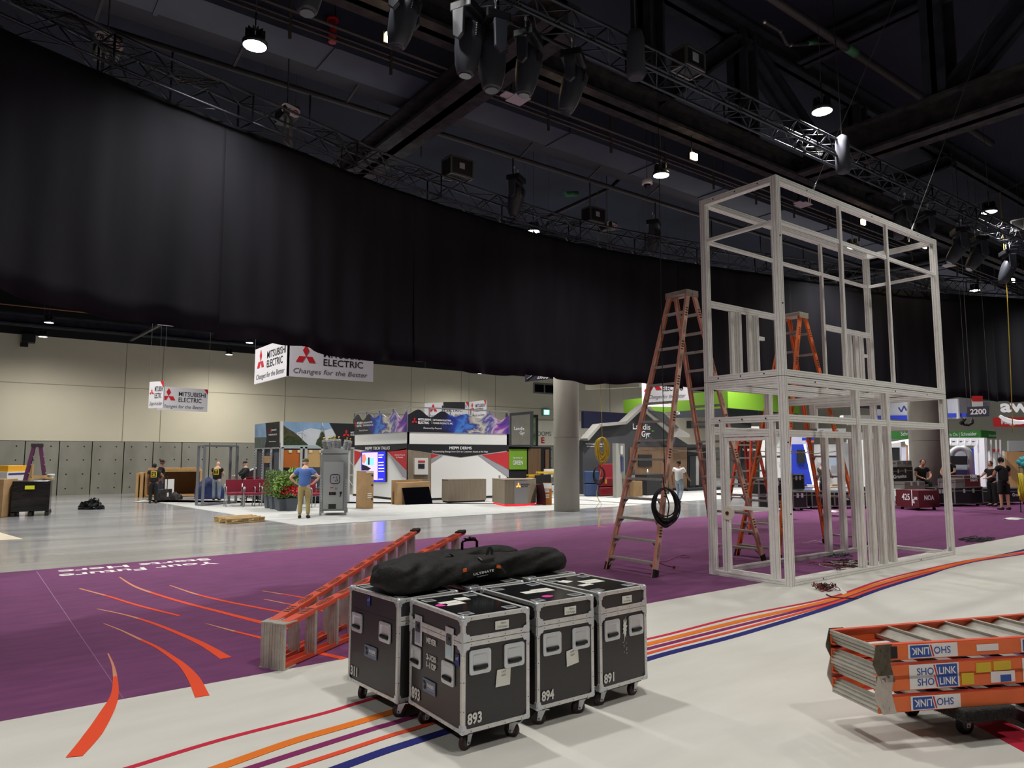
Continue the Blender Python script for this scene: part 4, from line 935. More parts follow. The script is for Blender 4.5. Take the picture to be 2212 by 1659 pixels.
for y, z in ((11.55, 9.5), (11.75, 9.62), (11.95, 9.5), (12.1, 9.7)):
    MB().tube([(-6, y, z), (44, y, z)], .022, 6).build('rail', RAILM, ck)
for k in range(22):
    MB().bar((-2 + k * 2, 11.95, 9.2), (-2 + k * 2, 11.95, 10.3), .05, .04, (0, 1, 0)).build('rail_post', RAILM, ck)
bp12 = [PY(1690, 0, 8.45), PY(2005, 235, 8.45)]
GRN = mat('green_pipe_label', (70, 132, 92), .6)
t = pipe('thick sprinkler main with a green label at the upper right', [(10, 8.45, 12.0), (26, 8.45, 12.0)], .1)
g = G(1855, 110, 11.9); MB().cyl((g.x - .22, 8.45, 12), (g.x + .22, 8.45, 12), .108, 14).build('green_label', GRN, t)
P_ = lambda a, c: PY(a, c, 9.0)
t = pipe('short bent sprinkler branch with a green label', [P_(1652, 47), P_(1684, 66), P_(1692, 80), P_(1700, 96), P_(1712, 97), P_(1815, 90)], .045)
MB().cyl(P_(1744, 94), P_(1764, 92), .055, 12).build('green_label', GRN, t)
for a in ((1652, 47), (1686, 68), (1708, 97)): MB().ball(P_(*a), .055, 8).build('coupling', ALU, t)
t = pipe('thin pipe with a green label under the ceiling behind the drape truss', [PY(1180, 470, 16), PY(1320, 405, 16), PY(1345, 380, 16)], .06, name='roof_pipe'); MB().cyl(PY(1226, 421, 16) + Vector((-.1, 0, 0)), PY(1240, 416, 16) + Vector((.15, 0, 0)), .075, 10).build('green_label', GRN, t)
MB().tube([PY(1300, 413, 16), (PY(1300, 413, 16).x, 16, HC)], .015, 5).build('drop_rod', PIPEM, t)
t = pipe('bright red upright pipe near the top of the view', [PY(719, 40, 12.2), PY(718, 92, 12.2)], .075, mat('red_pipe', (170, 24, 34), .4)); MB().cyl(PY(719, 40, 12.2), PY(719, 46, 12.2), .11, 12).build('pipe_collar', mat('red_pipe', (170, 24, 34), .4), t)
for k, (a, c) in enumerate((((1935, 0), (1755, 405)), ((2155, 0), (1968, 490)))):
    p, q = PY(*a, TY0 + .05), PY(*c, TY0 + .05); q.z = TH + .01
    t = thing('steel_cable', ['thin steel cable tied to the top rail of the frame near its left corner', 'thin steel cable tied to the top rail of the frame near its right end'][k], 'cable', tuple(q), 0, None, 'thing')
    MB().tube([q, p, p + (p - q) * .6], .006, 5).build('wire', mat('steel_wire', (150, 148, 145), .4, .7), t)
    MB().tube([q + Vector((.0, 0, 0)), q + (p - q).normalized() * .22], [.02, .008], 6).build('wire_grip', CHROME, t)
    MB().tube([q + Vector((-.05 + .03 * math.cos(i), .03, -.12 + .09 * math.sin(i))) for i in [j * PI / 6 for j in range(12)]], .006, 5, True).build('rope_loop', WHC, t)
o = MB().tube([G(2212, 392, 9.6), G(2058, 462, 8.6)], .008, 5).build('slack_wire', mat('steel_wire', (150, 148, 145), .4, .7)); tag(o, 'thin slanting wire at the right beyond the frame', 'cable', kind='thing')
# ---- fixtures on the trusses ----
MH = mat('fixture_grey_black', (54, 57, 66), .42, spec=.6); MHD = mat('fixture_dark', (24, 25, 30), .5)
def moving_head(label, x, y, zt, tilt=0., rz=0., s=1., lensm=None):
    t = thing('moving_head_light', label, 'stage light', (x, y, zt), rz, 'moving head lights under the straight truss', 'thing'); M = wmat(t); W = lambda a, c, d: M @ Vector((a * s, c * s, d * s)); q3 = M.to_3x3()
    MB().obox(W(0, 0, -.1), q3 @ Vector((.2 * s, 0, 0)), q3 @ Vector((0, .15 * s, 0)), Vector((0, 0, .06 * s))).build('base', MHD, t, .02)
    b = MB()
    for e in (-1, 1): b.tube([W(e * .1, 0, -.04), W(e * .1, 0, .1)], .012, 6); b.tube([W(e * .1 + .03 * math.cos(i), 0, .13 + .03 * math.sin(i)) for i in [j * PI / 6 for j in range(12)]], .009, 5, True)
    b.build('hook_clamp', CHROME, t)
    b = MB(); b.obox(W(0, 0, -.19), q3 @ Vector((.22 * s, 0, 0)), q3 @ Vector((0, .07 * s, 0)), Vector((0, 0, .03 * s)))
    for e in (-1, 1):
        b.poly([W(e * .2, -.08, -.18), W(e * .2, .08, -.18), W(e * .2, .07, -.5), W(e * .2, .0, -.56), W(e * .2, -.07, -.5)], q3 @ Vector((e, 0, 0)), .05 * s)
    b.build('yoke', MH, t, .012)
    ct_, st_ = math.cos(tilt), math.sin(tilt); H = lambda a, c, d: W(a, c * ct_ - d * st_, -.44 + c * st_ + d * ct_)
    b = MB(); prof_ = [(-.2, .06), (-.17, .13), (-.02, .155), (.12, .15), (.3, .13), (.42, .1), (.44, .09)]; K = 16; rings = []
    for d, r_ in prof_: rings.append([H(r_ * .98 * math.copysign(abs(math.cos(a)) ** .8, math.cos(a)), r_ * 1.05 * math.copysign(abs(math.sin(a)) ** .8, math.sin(a)), -d) for a in [i * 2 * PI / K for i in range(K)]])
    b.add([v for r_ in rings for v in r_], [(i * K + q, i * K + (q + 1) % K, (i + 1) * K + (q + 1) % K, (i + 1) * K + q) for i in range(len(rings) - 1) for q in range(K)] + [tuple(range(K))[::-1], tuple(range((len(rings) - 1) * K, len(rings) * K))], 0, True)
    hd = b.build('head', MH, t)
    b = MB()
    for i in range(8): b.obox(H(0, -.155 + 0, .13 - i * .02), q3 @ Vector((.09 * s, 0, 0)), q3 @ Vector((0, .008 * s, 0)), Vector((0, 0, .004)))
    b.build('vent_fins', MHD, hd)
    MB().cyl(H(0, 0, -.43), H(0, 0, -.455), .075 * s, 18).build('lens', lensm or mat('dark_lens', (60, 62, 70), .08), hd)
    return t
PYT = 7.0
for k, (px, py, tl, rz, s, l) in enumerate([(672, -12, 0, 20, 1.05, 'moving head light cut by the top edge of the view'), (882, 62, .25, 30, 1, 'moving head light beside the upper quartz floodlight'), (1022, 80, .1, 25, 1.05, 'moving head light at the left of the tight cluster of three'), (1072, 105, 0, 80, 1.15, 'large moving head light in the middle of the cluster pointing straight down'), (1152, 150, .15, 30, 1, 'moving head light at the right of the cluster of three'), (1250, 185, .3, 35, 1, 'moving head light beside the lower quartz floodlight'),
    (1962, 500, .3, 60, 1, 'moving head light seen just behind the top right of the frame'), (2010, 510, .5, 60, 1, 'moving head light left of the pair tilted at the right'), (2085, 535, .6, 40, 1.1, 'tilted moving head light right of the frame top'), (2125, 555, .6, 50, 1.1, 'tilted moving head light under the bright end of the truss'), (2188, 560, .4, 40, 1.1, 'rightmost moving head light near the right edge')]):
    p = PY(px, py, PYT); moving_head(l, p.x, PYT + .1, 7.5, tl, R(rz), s)
for px, py, l in ((1115, 420, 'moving head light standing up over the middle of the drape'), (1412, 490, 'moving head light over the drape just left of the frame')):
    y_ = 13.85 if px < 1200 else 14.1; p = PY(px, py, y_); moving_head(l, p.x, y_, 8.9, .15, R(30), 1.2)
MCM = mat('road_box_black', (28, 29, 32), .5)
def truss_box(label, px, py, Y, zb, w_=.55, d=.4, h=.42, rz=0.):
    p = PY(px, py, Y); t = thing('road_box', label, 'box', (p.x, Y, zb), rz, 'small road boxes riding on the trusses', 'thing'); M = wmat(t)
    MB().box((p.x, Y, zb + h / 2), (w_, d, h), rz).build('box_body', MCM, t)
    b = MB(); q3 = M.to_3x3()
    for sx in (-1, 1):
        for sy in (-1, 1): b.bar(M @ Vector((sx * w_ / 2, sy * d / 2, 0)), M @ Vector((sx * w_ / 2, sy * d / 2, h)), .035, .035, (1, 0, 0))
    for z in (0, h):
        for s in (-1, 1): b.bar(M @ Vector((-w_ / 2, s * d / 2, z)), M @ Vector((w_ / 2, s * d / 2, z)), .035, .035); b.bar(M @ Vector((s * w_ / 2, -d / 2, z)), M @ Vector((s * w_ / 2, d / 2, z)), .035, .035)
    b.build('box_edges', mat('dull_edge', (120, 118, 116), .4, .7), t); MB().obox(M @ Vector((0, -d / 2 - .004, h * .55)), q3 @ Vector((.07, 0, 0)), Vector((0, 0, .07)), q3 @ Vector((0, .006, 0))).build('latch', CHROME, t)
truss_box('road box riding on the straight truss at top right', 1487, 172, 7.0, 7.99, .45, .3, .3)
truss_box('road box on the drape truss near the middle of the view', 988, 402, 13.75, 8.35, .6, .4, .42)
truss_box('smaller road box on the drape truss left of the white metal frame', 1282, 483, 14.2, 8.35, .55, .35, .38)
truss_box('road box on the straight truss at the right edge', 2208, 525, 6.85, 7.99, .45, .3, .3)
def hoist(label, px, py, Y, zb, s=1., rz=0.):
    p = PY(px, py, Y); t = thing('chain_hoist', label, 'chain hoist', (p.x, Y, zb), rz, 'chain hoists on the drape truss', 'thing'); M = wmat(t); q3 = M.to_3x3(); c = Vector((p.x, Y, zb + .1))
    b = MB(); b.obox(c + Vector((0, .2, 0)), q3 @ Vector((.16 * s, 0, 0)), q3 @ Vector((0, .28, 0)), Vector((0, 0, .12 * s))); b.build('hoist_body', mat('hoist_black', (40, 38, 36), .5), t, .03)
    b = MB(); r_ = .1 * s; ax_ = (q3 @ Vector((1, 0, -.28))).normalized(); N_ = (_O + Vector((0, 0, 4)) - c).normalized(); ax_ = (ax_ - N_ * ax_.dot(N_)).normalized(); yy = N_.cross(ax_)
    b.poly([c + N_ * .09 + ax_ * (.09 * s * sg) + (ax_ * math.cos(a) + yy * math.sin(a)) * r_ * .95 for sg, rng in ((1, range(-6, 7)), (-1, range(6, 19))) for a in [i * PI / 12 for i in rng]], N_, .012)
    pl = b.build('name_cap', mat('pale_cap_plate', (235, 225, 228), .5), t)
    b = MB(); text(b, 'PRG', c + N_ * .106 - ax_ * .15 * s - yy * .03, ax_, yy, .06 * s, w=.15 * s, bold=.03); b.build('cap_lettering', BLACK, pl, fix=False)
    b = MB(); b.tube([c + N_ * .108 + ax_ * .1 * s + ax_ * .045 * s * math.cos(i) + yy * .04 * s * math.sin(i) for i in [j * PI / 7 for j in range(14)]], .009, 4, True); b.build('cap_ring', mat('ring_red', (150, 30, 50), .5), pl)
    MB().tube([c + Vector((0, .2, .1)), c + Vector((0, .2, 5 - 0))], .014, 6).build('chain', mat('dark_chain', (52, 50, 48), .5, .6), t)
    b = MB()
    for e in (-1, 1): b.bar(c + Vector((e * .05, .15, -.1)), c + Vector((e * .07, .1, -.75)), .05, .01, (0, 1, 0))
    b.build('sling', mat('grey_sling', (112, 110, 108), .8), t)
hoist('chain hoist with an oval badge near the upper left corner', 236, 80, 12.6, 8.35, 1.15)
hoist('chain hoist with an oval badge over the left middle of the drape', 628, 237, 13.2, 8.4, 1.0)
hoist('small chain hoist with an oval badge right of the smaller road box', 1322, 484, 14.5, 8.45, .9)
TOW = mat('truss_soft_cover', (60, 62, 72), .85)
for px, py, l in ((1800, 360, 'grey soft motor bag hanging on the straight truss beside the bright section'), (1352, 135, 'dark soft motor bag hanging on the straight truss at top centre')):
    p = PY(px, py, 7.0); t = thing('motor_bag', l, 'bag', (p.x, 7.0, 7.35), 0, None, 'thing'); MB().lathe((p.x, 6.8, 7.3), [(.11, 0), (.14, .05), (.13, .6), (.1, .72), (.02, .78)], 14).build('bag_body', TOW, t); MB().tube([(p.x, 6.8, 8.05), (p.x, 6.9, 13.4)], .012, 6).build('chain', mat('dark_chain', (52, 50, 48), .5, .6), t)
# quartz floodlights under the long beam
QZ = mat('quartz_glow', (255, 226, 170), .5, emit=26)
for k, (px, py, l) in enumerate([(845, 82, 'small warm floodlight at upper left of centre'), (1224, 232, 'small warm floodlight right of the moving head cluster'), (1499, 338, 'small warm floodlight above the left corner of the frame'), (1865, 480, 'small warm floodlight seen inside the frame top'), (1995, 532, 'small warm floodlight at the right top corner of the frame'), (2195, 605, 'small warm floodlight at the right edge above the drape')]):
    g = G(px, py, 9.0); y_ = 10.55; t = thing('floodlight', l, 'lamp', (g.x, y_, 9.0), 0, 'warm quartz floodlights', 'thing')
    MB().box((g.x, y_, 9.0), (.2, .05, .15)).build('glass', QZ, t); MB().box((g.x, y_ + .06, 9.01), (.26, .06, .2)).build('shade', PLBLACK, t, .01); MB().tube([(g.x, y_ + .07, 9.1), (g.x, y_ + .07, 9.55)], .012, 6).build('stem', PLBLACK, t)
    spot(g.x, y_ - .1, 8.98, 60, (1, .8, .5), 150, .6, .08, (R(35), 0, 0), t)
# white wireless panels
for px, py, l in ((1100, 214, 'white square wireless panel below the moving head cluster'), (1722, 442, 'white square wireless panel seen inside the frame top'), (2040, 574, 'white square wireless panel right of the frame'), (355, 702, 'small white wireless panel under the drape at left')):
    if px == 355: p = G(px, py, 7.0); z = 7.0
    else: p = G(px, py, 9.0); z = 9.0
    t = thing('wireless_panel', l, 'antenna', tuple(p), 0, None, 'thing'); PK = mat('pinkish_white_plastic', (196, 186, 190), .5)
    MB().box((p.x + .15, p.y - .1, z), (.38, .38, .03)).build('flat_panel', PK, t, .006); MB().box((p.x - .17, p.y - .14, z - .02), (.2, .22, .04)).build('round_unit', PK, t, .03); MB().bar((p.x, p.y, z), (p.x, p.y if z < 8 else 10.75, HC if z < 8 else 9.57), .05, .05, (0, 1, 0)).build('panel_bracket', PLBLACK, t)
p = PY(1398, 398, 12.0); t = thing('dome_camera', 'white dome camera hanging left of the frame top', 'camera', tuple(p), 0, None, 'thing')
MB().lathe(p, [(.1, .12), (.13, .1), (.14, .0), (.1, -.02), (.1, .13)], 18).build('camera_body', WHITE, t); MB().ball(p + Vector((0, 0, -.03)), .085, 14).build('dome', mat('smoked_dome', (26, 26, 30), .1), t); MB().tube([p + Vector((0, 0, .1)), (p.x, p.y, HC)], .01, 6).build('stem', PLBLACK, t)
tangle_truss = random.Random(4)
for k in range(7):
    s0 = 6 + k * 5.2; b = MB()
    for j in range(9):
        pts = []
        for i in range(12):
            q, d = arcpt(min(s0 + i * .28, ARCL - .1)); n_ = Vector((d.y, -d.x, 0)); pts.append(q + n_ * (tangle_truss.uniform(-.18, .22)) + Vector((0, 0, 8.33 - (.1 + .28 * (j % 3)) * math.sin(i / 11 * PI) * tangle_truss.uniform(.2, 1.1))))
        b.tube(smooth([tuple(p) for p in pts], 3), .008, 4)
    o = b.build('cable_bundle', CABK); tag(o, 'bundle of black cables draped along the curved truss', 'cable', 'cable bundles on the drape truss', 'thing')
b = MB()
for j in range(5):
    c = PY(1748, 325, 7.0); b.tube([c + Vector((.3 * math.cos(i) * (1 + .1 * j) + .05 * j, .02 * j, .06 + .1 * math.sin(i) * (1 + .08 * j) + .02 * j)) for i in [q * PI / 10 for q in range(20)]], .008, 5, True)
o = b.build('cable_coil', CABK); tag(o, 'loops of black cable resting on the bright end of the straight truss', 'cable', kind='thing')
# beams and pipes between the drape and the cream wall
beam('dark beam running along the wall head above the back lamps', (-20, 36.6, 7.6), (50, 36.6, 7.6), .5, .5, FIRED)
beam('dark beam low behind the drape at left', (-20, 27, 7.9), (50, 27, 7.9), .4, .5, FIRED)
t = pipe('thin rusty orange pipe behind the drape at left', [(-18, 30, 7.05), (30, 30, 7.05)], .025, mat('rusty_pipe', (120, 76, 52), .7))
beam('grey brace slanting under the drape at left', G(283, 735, 7.2), G(345, 702, 7.0), .12, .08, mat('grey_brace', (70, 70, 72), .7), 'brace_bar', False)
p = PY(62, 731, YW - .2); t = thing('wall_speaker', 'small dark speaker near the top of the cream wall at far left', 'speaker', tuple(p), 0, None, 'thing'); MB().box(p, (.5, .4, .4)).build('speaker_box', PLBLACK, t, .02); MB().box(p + Vector((-.15, .1, -.3)), (.3, .2, .16)).build('junction_box', PLBLACK, t)
# ================= exhibition booths behind the aisle =================
WPAN = mat('white_panel', (226, 226, 224), .55); GPAN = mat('grey_panel', (120, 120, 124), .7); BKP = mat('black_print', (18, 18, 24), .55); REDP = mat('red_print', (186, 38, 46), .6)
GRP = mat('silver_print', (150, 150, 158), .5); WTXT = mat('white_lettering', (236, 236, 238), .6); BTXT = mat('black_lettering', (22, 22, 26), .6); GTXT = mat('grey_lettering', (90, 88, 92), .6)
TAUPE = mat('grey_oak_laminate', (128, 116, 100), .6, var=.14, scale=3, stretch=(14, 14, .6)); REDM = mat('logo_red', (196, 24, 40), .55)
NG = mat('near_black_board', (22, 22, 26), .7)
def diamonds(mb, c, xd, yd, s, mi=0, lift=0.):
    "three-diamond emblem: c is where the points meet"
    xd, yd = Vector(xd).normalized(), Vector(yd).normalized(); n = xd.cross(yd); c = Vector(c) + n * lift
    for a in (90, 210, 330):
        u = xd * math.cos(R(a)) + yd * math.sin(R(a)); v = -xd * math.sin(R(a)) + yd * math.cos(R(a))
        mb.poly([c, c + u * s * .5 + v * s * .289, c + u * s, c + u * s * .5 - v * s * .289], n, .003, mi)
def panelprint(par, name, m, plane, val, pxs, off, th=.004):
    pts = [(PY if plane == 'Y' else PX)(a, c, val) for a, c in pxs]
    n = Vector((0, -1, 0)) if plane == 'Y' else Vector((-1, 0, 0)); pts = [p + n * off for p in pts]
    return MB().poly(pts, n, th).build(name, m, par)
def tx(par, s, plane, val, pa, pb, h=None, m=None, off=.01, name='lettering', bold=.015, shear=0., hp=None):
    "text from pixel pa (baseline left) to pb (baseline right) on a plane; cap height from pixel hp"
    f = PY if plane == 'Y' else PX; n = Vector((0, -1, 0)) if plane == 'Y' else Vector((-1, 0, 0))
    a = f(*pa, val) + n * off; c = f(*pb, val) + n * off; 
    if plane == 'Y': c.z = a.z
    else: c.z = a.z
    if hp: h = (f(pa[0], pa[1] - hp, val) - f(*pa, val)).z
    b = MB(); text(b, s, a, c - a, (0, 0, 1), h, w=(c - a).length, bold=bold, shear=shear); return b.build(name, m or WTXT, par, fix=False)
def hang(par, p, top=HC, r=.004):
    MB().tube([p, (p[0], p[1], top)], r, 5).build('hanging_wire', mat('steel_wire', (150, 148, 145), .4, .7), par)
# ---------- hanging signs ----------
def msign_face(t, a, c, z0, z1, corner=None, th=.05, full=True, redc=True):
    a, c = Vector((a[0], a[1], 0)), Vector((c[0], c[1], 0)); d = (c - a).normalized(); n = Vector((d.y, -d.x, 0)); L = (c - a).length; H = z1 - z0
    MB().poly([a + Vector((0, 0, z0)), c + Vector((0, 0, z0)), c + Vector((0, 0, z1)), a + Vector((0, 0, z1))], -n, th).build('sign_panel', mat('sign_face_white', (214, 212, 216), .6), t)
    o = a + n * .006; b = MB(); diamonds(b, o + d * L * .2 + Vector((0, 0, z0 + H * .6)), d, (0, 0, 1), H * .34 if L > H * 1.6 else L * .17); b.build('emblem', REDM, t)
    b = MB(); text(b, 'MITSUBISHI', o + d * L * .4 + Vector((0, 0, z0 + H * .63)), d, (0, 0, 1), H * .19, w=L * .55, bold=.01); text(b, 'ELECTRIC', o + d * L * .4 + Vector((0, 0, z0 + H * .38)), d, (0, 0, 1), H * .19, w=L * .47, bold=.01); b.build('lettering', BTXT, t, fix=False)
    b = MB(); text(b, 'Changes for the Better', o + d * L * .06 + Vector((0, 0, z0 + H * .11)), d, (0, 0, 1), H * .14, w=L * .86, shear=.25); b.build('slogan', GTXT, t, fix=False)
    if redc: MB().poly([o + c - a + Vector((0, 0, z1)) + n * .002, o + c - a - d * .16 + Vector((0, 0, z1)) + n * .002, o + c - a + Vector((0, 0, z1 - .22)) + n * .002], n, .003).build('red_corner', REDM, t)
    for p in (a, c): hang(t, p + Vector((0, 0, z1)))
t = thing('hanging_sign', 'large white two sided sign with red emblem hanging under the drape', 'sign', (6.22, 18, 3.87), 0, None, 'thing')
c0 = PY(620, 812, 18); c1 = PY(806, 823, 18); cl = PX(549, 827, c0.x)
msign_face(t, (c0.x, 18), (c1.x, 18), c0.z, 4.76, redc=False); msign_face(t, (c0.x, cl.y), (c0.x, 18), c0.z, 4.86, redc=False)

t = thing('hanging_sign', 'small white sign of two crossing faces hanging left of the large one', 'sign', tuple(PD(352, 880, 28)), 0, None, 'thing')
A, B_ = PD(320, 886, 28.2), PD(351.5, 881, 27.7); msign_face(t, A, B_, B_.z, HZ(B_, 823.5)); A, B_ = PD(340, 889, 29.6), PD(447.5, 890, 30.4); msign_face(t, A, B_, B_.z, HZ(B_, 841.5))
t = thing('hanging_sign', 'white sign with red emblem partly hidden behind the top of the wave banner booth', 'sign', tuple(PD(980, 890, 34)), 0, None, 'thing')
A, B_ = PD(917, 902, 33), PD(1012, 902, 32); msign_face(t, A, B_, HZ(B_, 902), HZ(B_, 868)); A, B_ = PD(1013, 902, 32), PD(1049.5, 902, 30.8); msign_face(t, A, B_, HZ(B_, 902), HZ(B_, 864))
o = MB().box(PD(981, 877, 31.4), (.95, .1, .34), R(-36)).build('display_box', NG); tag(o, 'black box panel standing on top of the wave banner booth', 'panel', kind='thing')
t = thing('hanging_sign', 'white sign with red emblem hanging behind the pink ladder', 'sign', tuple(PD(1440, 860, 30)), 0, None, 'thing')
A, B_ = PD(1396, 868, 30), PD(1488, 872, 29.4); msign_face(t, A, B_, HZ(A, 868), HZ(A, 812)); A, B_ = PD(1388, 878, 33), PD(1450, 876, 33.6); msign_face(t, A, B_, HZ(A, 878), HZ(A, 815))
# dark aisle number boards
def number_board(label, s, pts, D, tpts, th=.04, slash=None):
    "pts: four pixel corners bl br tr tl"
    t = thing('aisle_number_sign', label, 'sign', tuple(PD(*pts[0], D)), 0, 'dark aisle number boards', 'thing'); P4 = [PD(a, c, D) for a, c in pts]; d = (P4[1] - P4[0]); d.z = 0; d.normalize(); n = Vector((d.y, -d.x, 0))
    P4 = [P4[0] + d * ((p - P4[0]).dot(d)) + Vector((0, 0, p.z - P4[0].z)) for p in P4]
    MB().poly(P4, -n, th).build('board', mat('aisle_board', (56, 58, 70), .7), t); a, c = PD(*tpts[0], D), PD(*tpts[1], D); hh = (PD(tpts[0][0], tpts[0][1] - tpts[2], D) - a).z
    a2 = P4[0] + d * (a - P4[0]).dot(d) + n * .01; a2.z = a.z
    b = MB(); text(b, s, a2, d, (0, 0, 1), hh, w=(c - a).length, bold=.03)
    if slash:
        u, v = [PD(*q, D) for q in slash]; u, v = [P4[0] + d * (q - P4[0]).dot(d) + n * .012 + Vector((0, 0, q.z - P4[0].z)) for q in (u, v)]; b.bar(u, v, .01, .05, n)
    b.build('numerals', WTXT, t, fix=False); hang(t, P4[3]); hang(t, P4[2])
number_board('dark aisle board with the number 2600 above the left column', '2600', [(1134, 825), (1187, 819), (1187, 780), (1134, 784)], 22.6, ((1160, 818), (1184, 815), 9.5), slash=((1138, 819), (1158, 805)))
number_board('dark aisle board reading 240 seen through the frame', '240', [(1839, 881), (1905, 884), (1905, 845), (1839, 845)], 34, ((1864, 876), (1882, 875), 7.5), slash=((1842, 876), (1862, 868)))
number_board('dark aisle board with the number 2200 at the right', '2200', [(2089, 901), (2137, 899), (2137, 877), (2089, 879)], 27, ((2096, 895), (2131, 894), 11))
# green banners
def banner(name, label, pts, D, m, th=.06, cat='sign', hang_=True, group=None):
    "pts: list of (px, ytop, ybot, D) along the banner from left to right"
    t = thing(name, label, cat, tuple(PD(pts[0][0], pts[0][2], pts[0][3])), 0, group, 'thing'); b = MB()
    for q, r_ in zip(pts, pts[1:]):
        a, c = PD(q[0], q[2], q[3]), PD(r_[0], r_[2], r_[3]); a2, c2 = Vector((a.x, a.y, HZ(a, q[1]))), Vector((c.x, c.y, HZ(c, r_[1]))); d = c - a; n = Vector((d.y, -d.x, 0)).normalized()
        b.poly([a, c, c2, a2], -n, th)
    b.build('banner_panel', m, t)
    for q in (pts[0], pts[-1]): g = PD(q[0], q[1], q[3]); hang(t, Vector((g.x, g.y, HZ(g, q[1]) - .05)))
    return t
LGR = mat('lime_green', (120, 168, 44), .6)
t = banner('green_banner', 'long lime green overhead banner bending behind the ladders and the frame', [(1347, 864, 896, 46), (1573, 842, 881, 40.2), (1727, 861, 894, 45.5)], 0, LGR)
def tx_d(par, s, pa, pb, Da, Db, hpx, m=WTXT, off=.05, bold=.01, name='lettering', shear=0.):
    a, c = PD(*pa, Da), PD(*pb, Db); c.z = a.z; d = (c - a); n = Vector((d.y, -d.x, 0)).normalized(); h = HZ(a, pa[1] - hpx) - HZ(a, pa[1]); b = MB(); text(b, s, a + n * off, d, (0, 0, 1), h, w=d.length, bold=bold, shear=shear); return b.build(name, m, par, fix=False)
tx_d(t, 'Landis+Gyr', (1617, 875), (1683, 876), 41.9, 44.1, 16); tx_d(t, 'Landis+Gyr', (1405, 881), (1490, 878), 44.4, 42.4, 17)
t = banner('dark_fascia', 'dark fascia strip with sustainability lettering below the lime green banner', [(1450, 884, 903, 44.5), (1573, 882, 900, 41), (1725, 894, 906, 46)], 0, mat('dark_fascia', (44, 48, 54), .6)); tx_d(t, 'SUSTAINABILITY', (1452, 897), (1500, 895), 44.4, 43.2, 7)
t = banner('truss_lights', 'row of small lit panels under the green banner seen through the frame', [(1585, 921, 927, 42), (1640, 921, 927, 43)], 0, mat('pale_lit_strip', (240, 225, 225), .5, emit=.6))
# white banner with blue edge, red banner, green shop banners, white letters
WB = mat('white_banner_cloth', (188, 190, 200), .7); BLU = mat('royal_blue', (34, 56, 190), .6)
t = banner('white_banner', 'white overhead banner with a blue lower edge and angular emblem', [(1893, 872, 904, 44), (1973, 868, 905, 40), (2058, 862, 905, 40), (2071, 861, 904, 39.5), (2140, 869, 899, 42)], 0, WB)
b = MB()
for q in [[(1893, 898, 904, 43.9), (1973, 897, 908, 39.9)], [(2045, 893, 902, 39.9), (2089, 893, 900, 39.6)]]:
    a, c = PD(q[0][0], q[0][2], q[0][3]), PD(q[1][0], q[1][2], q[1][3]); b.poly([a, c, (c.x, c.y, HZ(c, q[1][1])), (a.x, a.y, HZ(a, q[0][1]))], Vector(((c - a).y, -(c - a).x, 0)).normalized(), .08)
b.build('blue_edge', BLU, t)
b = MB(); W5 = [(1941, 880), (1947, 890), (1953, 877), (1958, 887), (1964, 876)]
for a, c in zip(W5, W5[1:]): b.bar(PD(*a, 39.8), PD(*c, 39.8), .05, .07)
b.build('emblem', mat('navy_mark', (30, 40, 110), .6), t)
MG = mat('megger_red', (196, 34, 36), .6)
t = banner('red_banner', 'red overhead banner with white lettering at the right edge', [(2146, 902, 922, 36), (2240, 901, 922, 36)], 0, MG); tx_d(t, 'Megger', (2163, 916), (2207, 915), 35.9, 35.9, 9, bold=.04)
t = thing('white_sign_letters', 'big white overhead letters aw with a smile shaped stroke at the right edge', 'sign', tuple(PD(2180, 889, 33)), 0, None, 'thing'); WLET = mat('white_letter_added_glow', (228, 226, 226), .6, emit=.5)  # letter material glows slightly to make up for the dim light on it
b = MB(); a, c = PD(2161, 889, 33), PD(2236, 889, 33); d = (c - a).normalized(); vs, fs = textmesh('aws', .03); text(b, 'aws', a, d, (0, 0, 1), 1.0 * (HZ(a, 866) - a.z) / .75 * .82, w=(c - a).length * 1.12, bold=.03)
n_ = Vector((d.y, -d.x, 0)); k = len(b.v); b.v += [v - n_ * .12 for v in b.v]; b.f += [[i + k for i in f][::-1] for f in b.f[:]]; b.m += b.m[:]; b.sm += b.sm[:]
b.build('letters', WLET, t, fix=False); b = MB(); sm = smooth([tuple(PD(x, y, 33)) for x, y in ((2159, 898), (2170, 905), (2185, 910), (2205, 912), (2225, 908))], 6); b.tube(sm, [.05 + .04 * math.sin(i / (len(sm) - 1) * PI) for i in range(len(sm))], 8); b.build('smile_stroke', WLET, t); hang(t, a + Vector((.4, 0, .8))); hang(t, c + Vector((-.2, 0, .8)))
t = banner('blue_banner', 'dark teal overhead banner strip above the white letters at right', [(2122, 857, 866, 40), (2230, 857, 868, 40)], 0, mat('teal_banner', (24, 62, 84), .7))
SGR = mat('schneider_green', (52, 132, 52), .6)
t = banner('green_banner', 'green overhead banner strip left of the far column', [(1909, 932, 948, 47), (1975, 932, 948, 45)], 0, SGR); tx_d(t, 'Schneider', (1948, 941), (1985, 941), 45.8, 44.7, 8)
t = banner('green_banner', 'green overhead banner with white lettering right of the far column', [(2048, 932, 948, 44), (2119, 929, 947, 42), (2152, 932, 947, 43.5)], 0, SGR); tx_d(t, 'Life Is On | Schneider', (2040, 943), (2112, 942), 43.9, 42, 7); tx_d(t, 'Schneider', (2134, 943), (2150, 943), 42.6, 43.2, 5)
t = thing('red_white_sign', 'small red and white card sign above the 2200 board', 'sign', tuple(PD(2110, 878, 27.2)), 0, None, 'thing'); MB().obox(PD(2111, 861, 27.2), _R * .17, (0, 0, .09), _F * .01).build('red_card', MG, t); MB().obox(PD(2111, 872, 27.2), _R * .17, (0, 0, .11), _F * .01).build('white_card', WHITE, t)
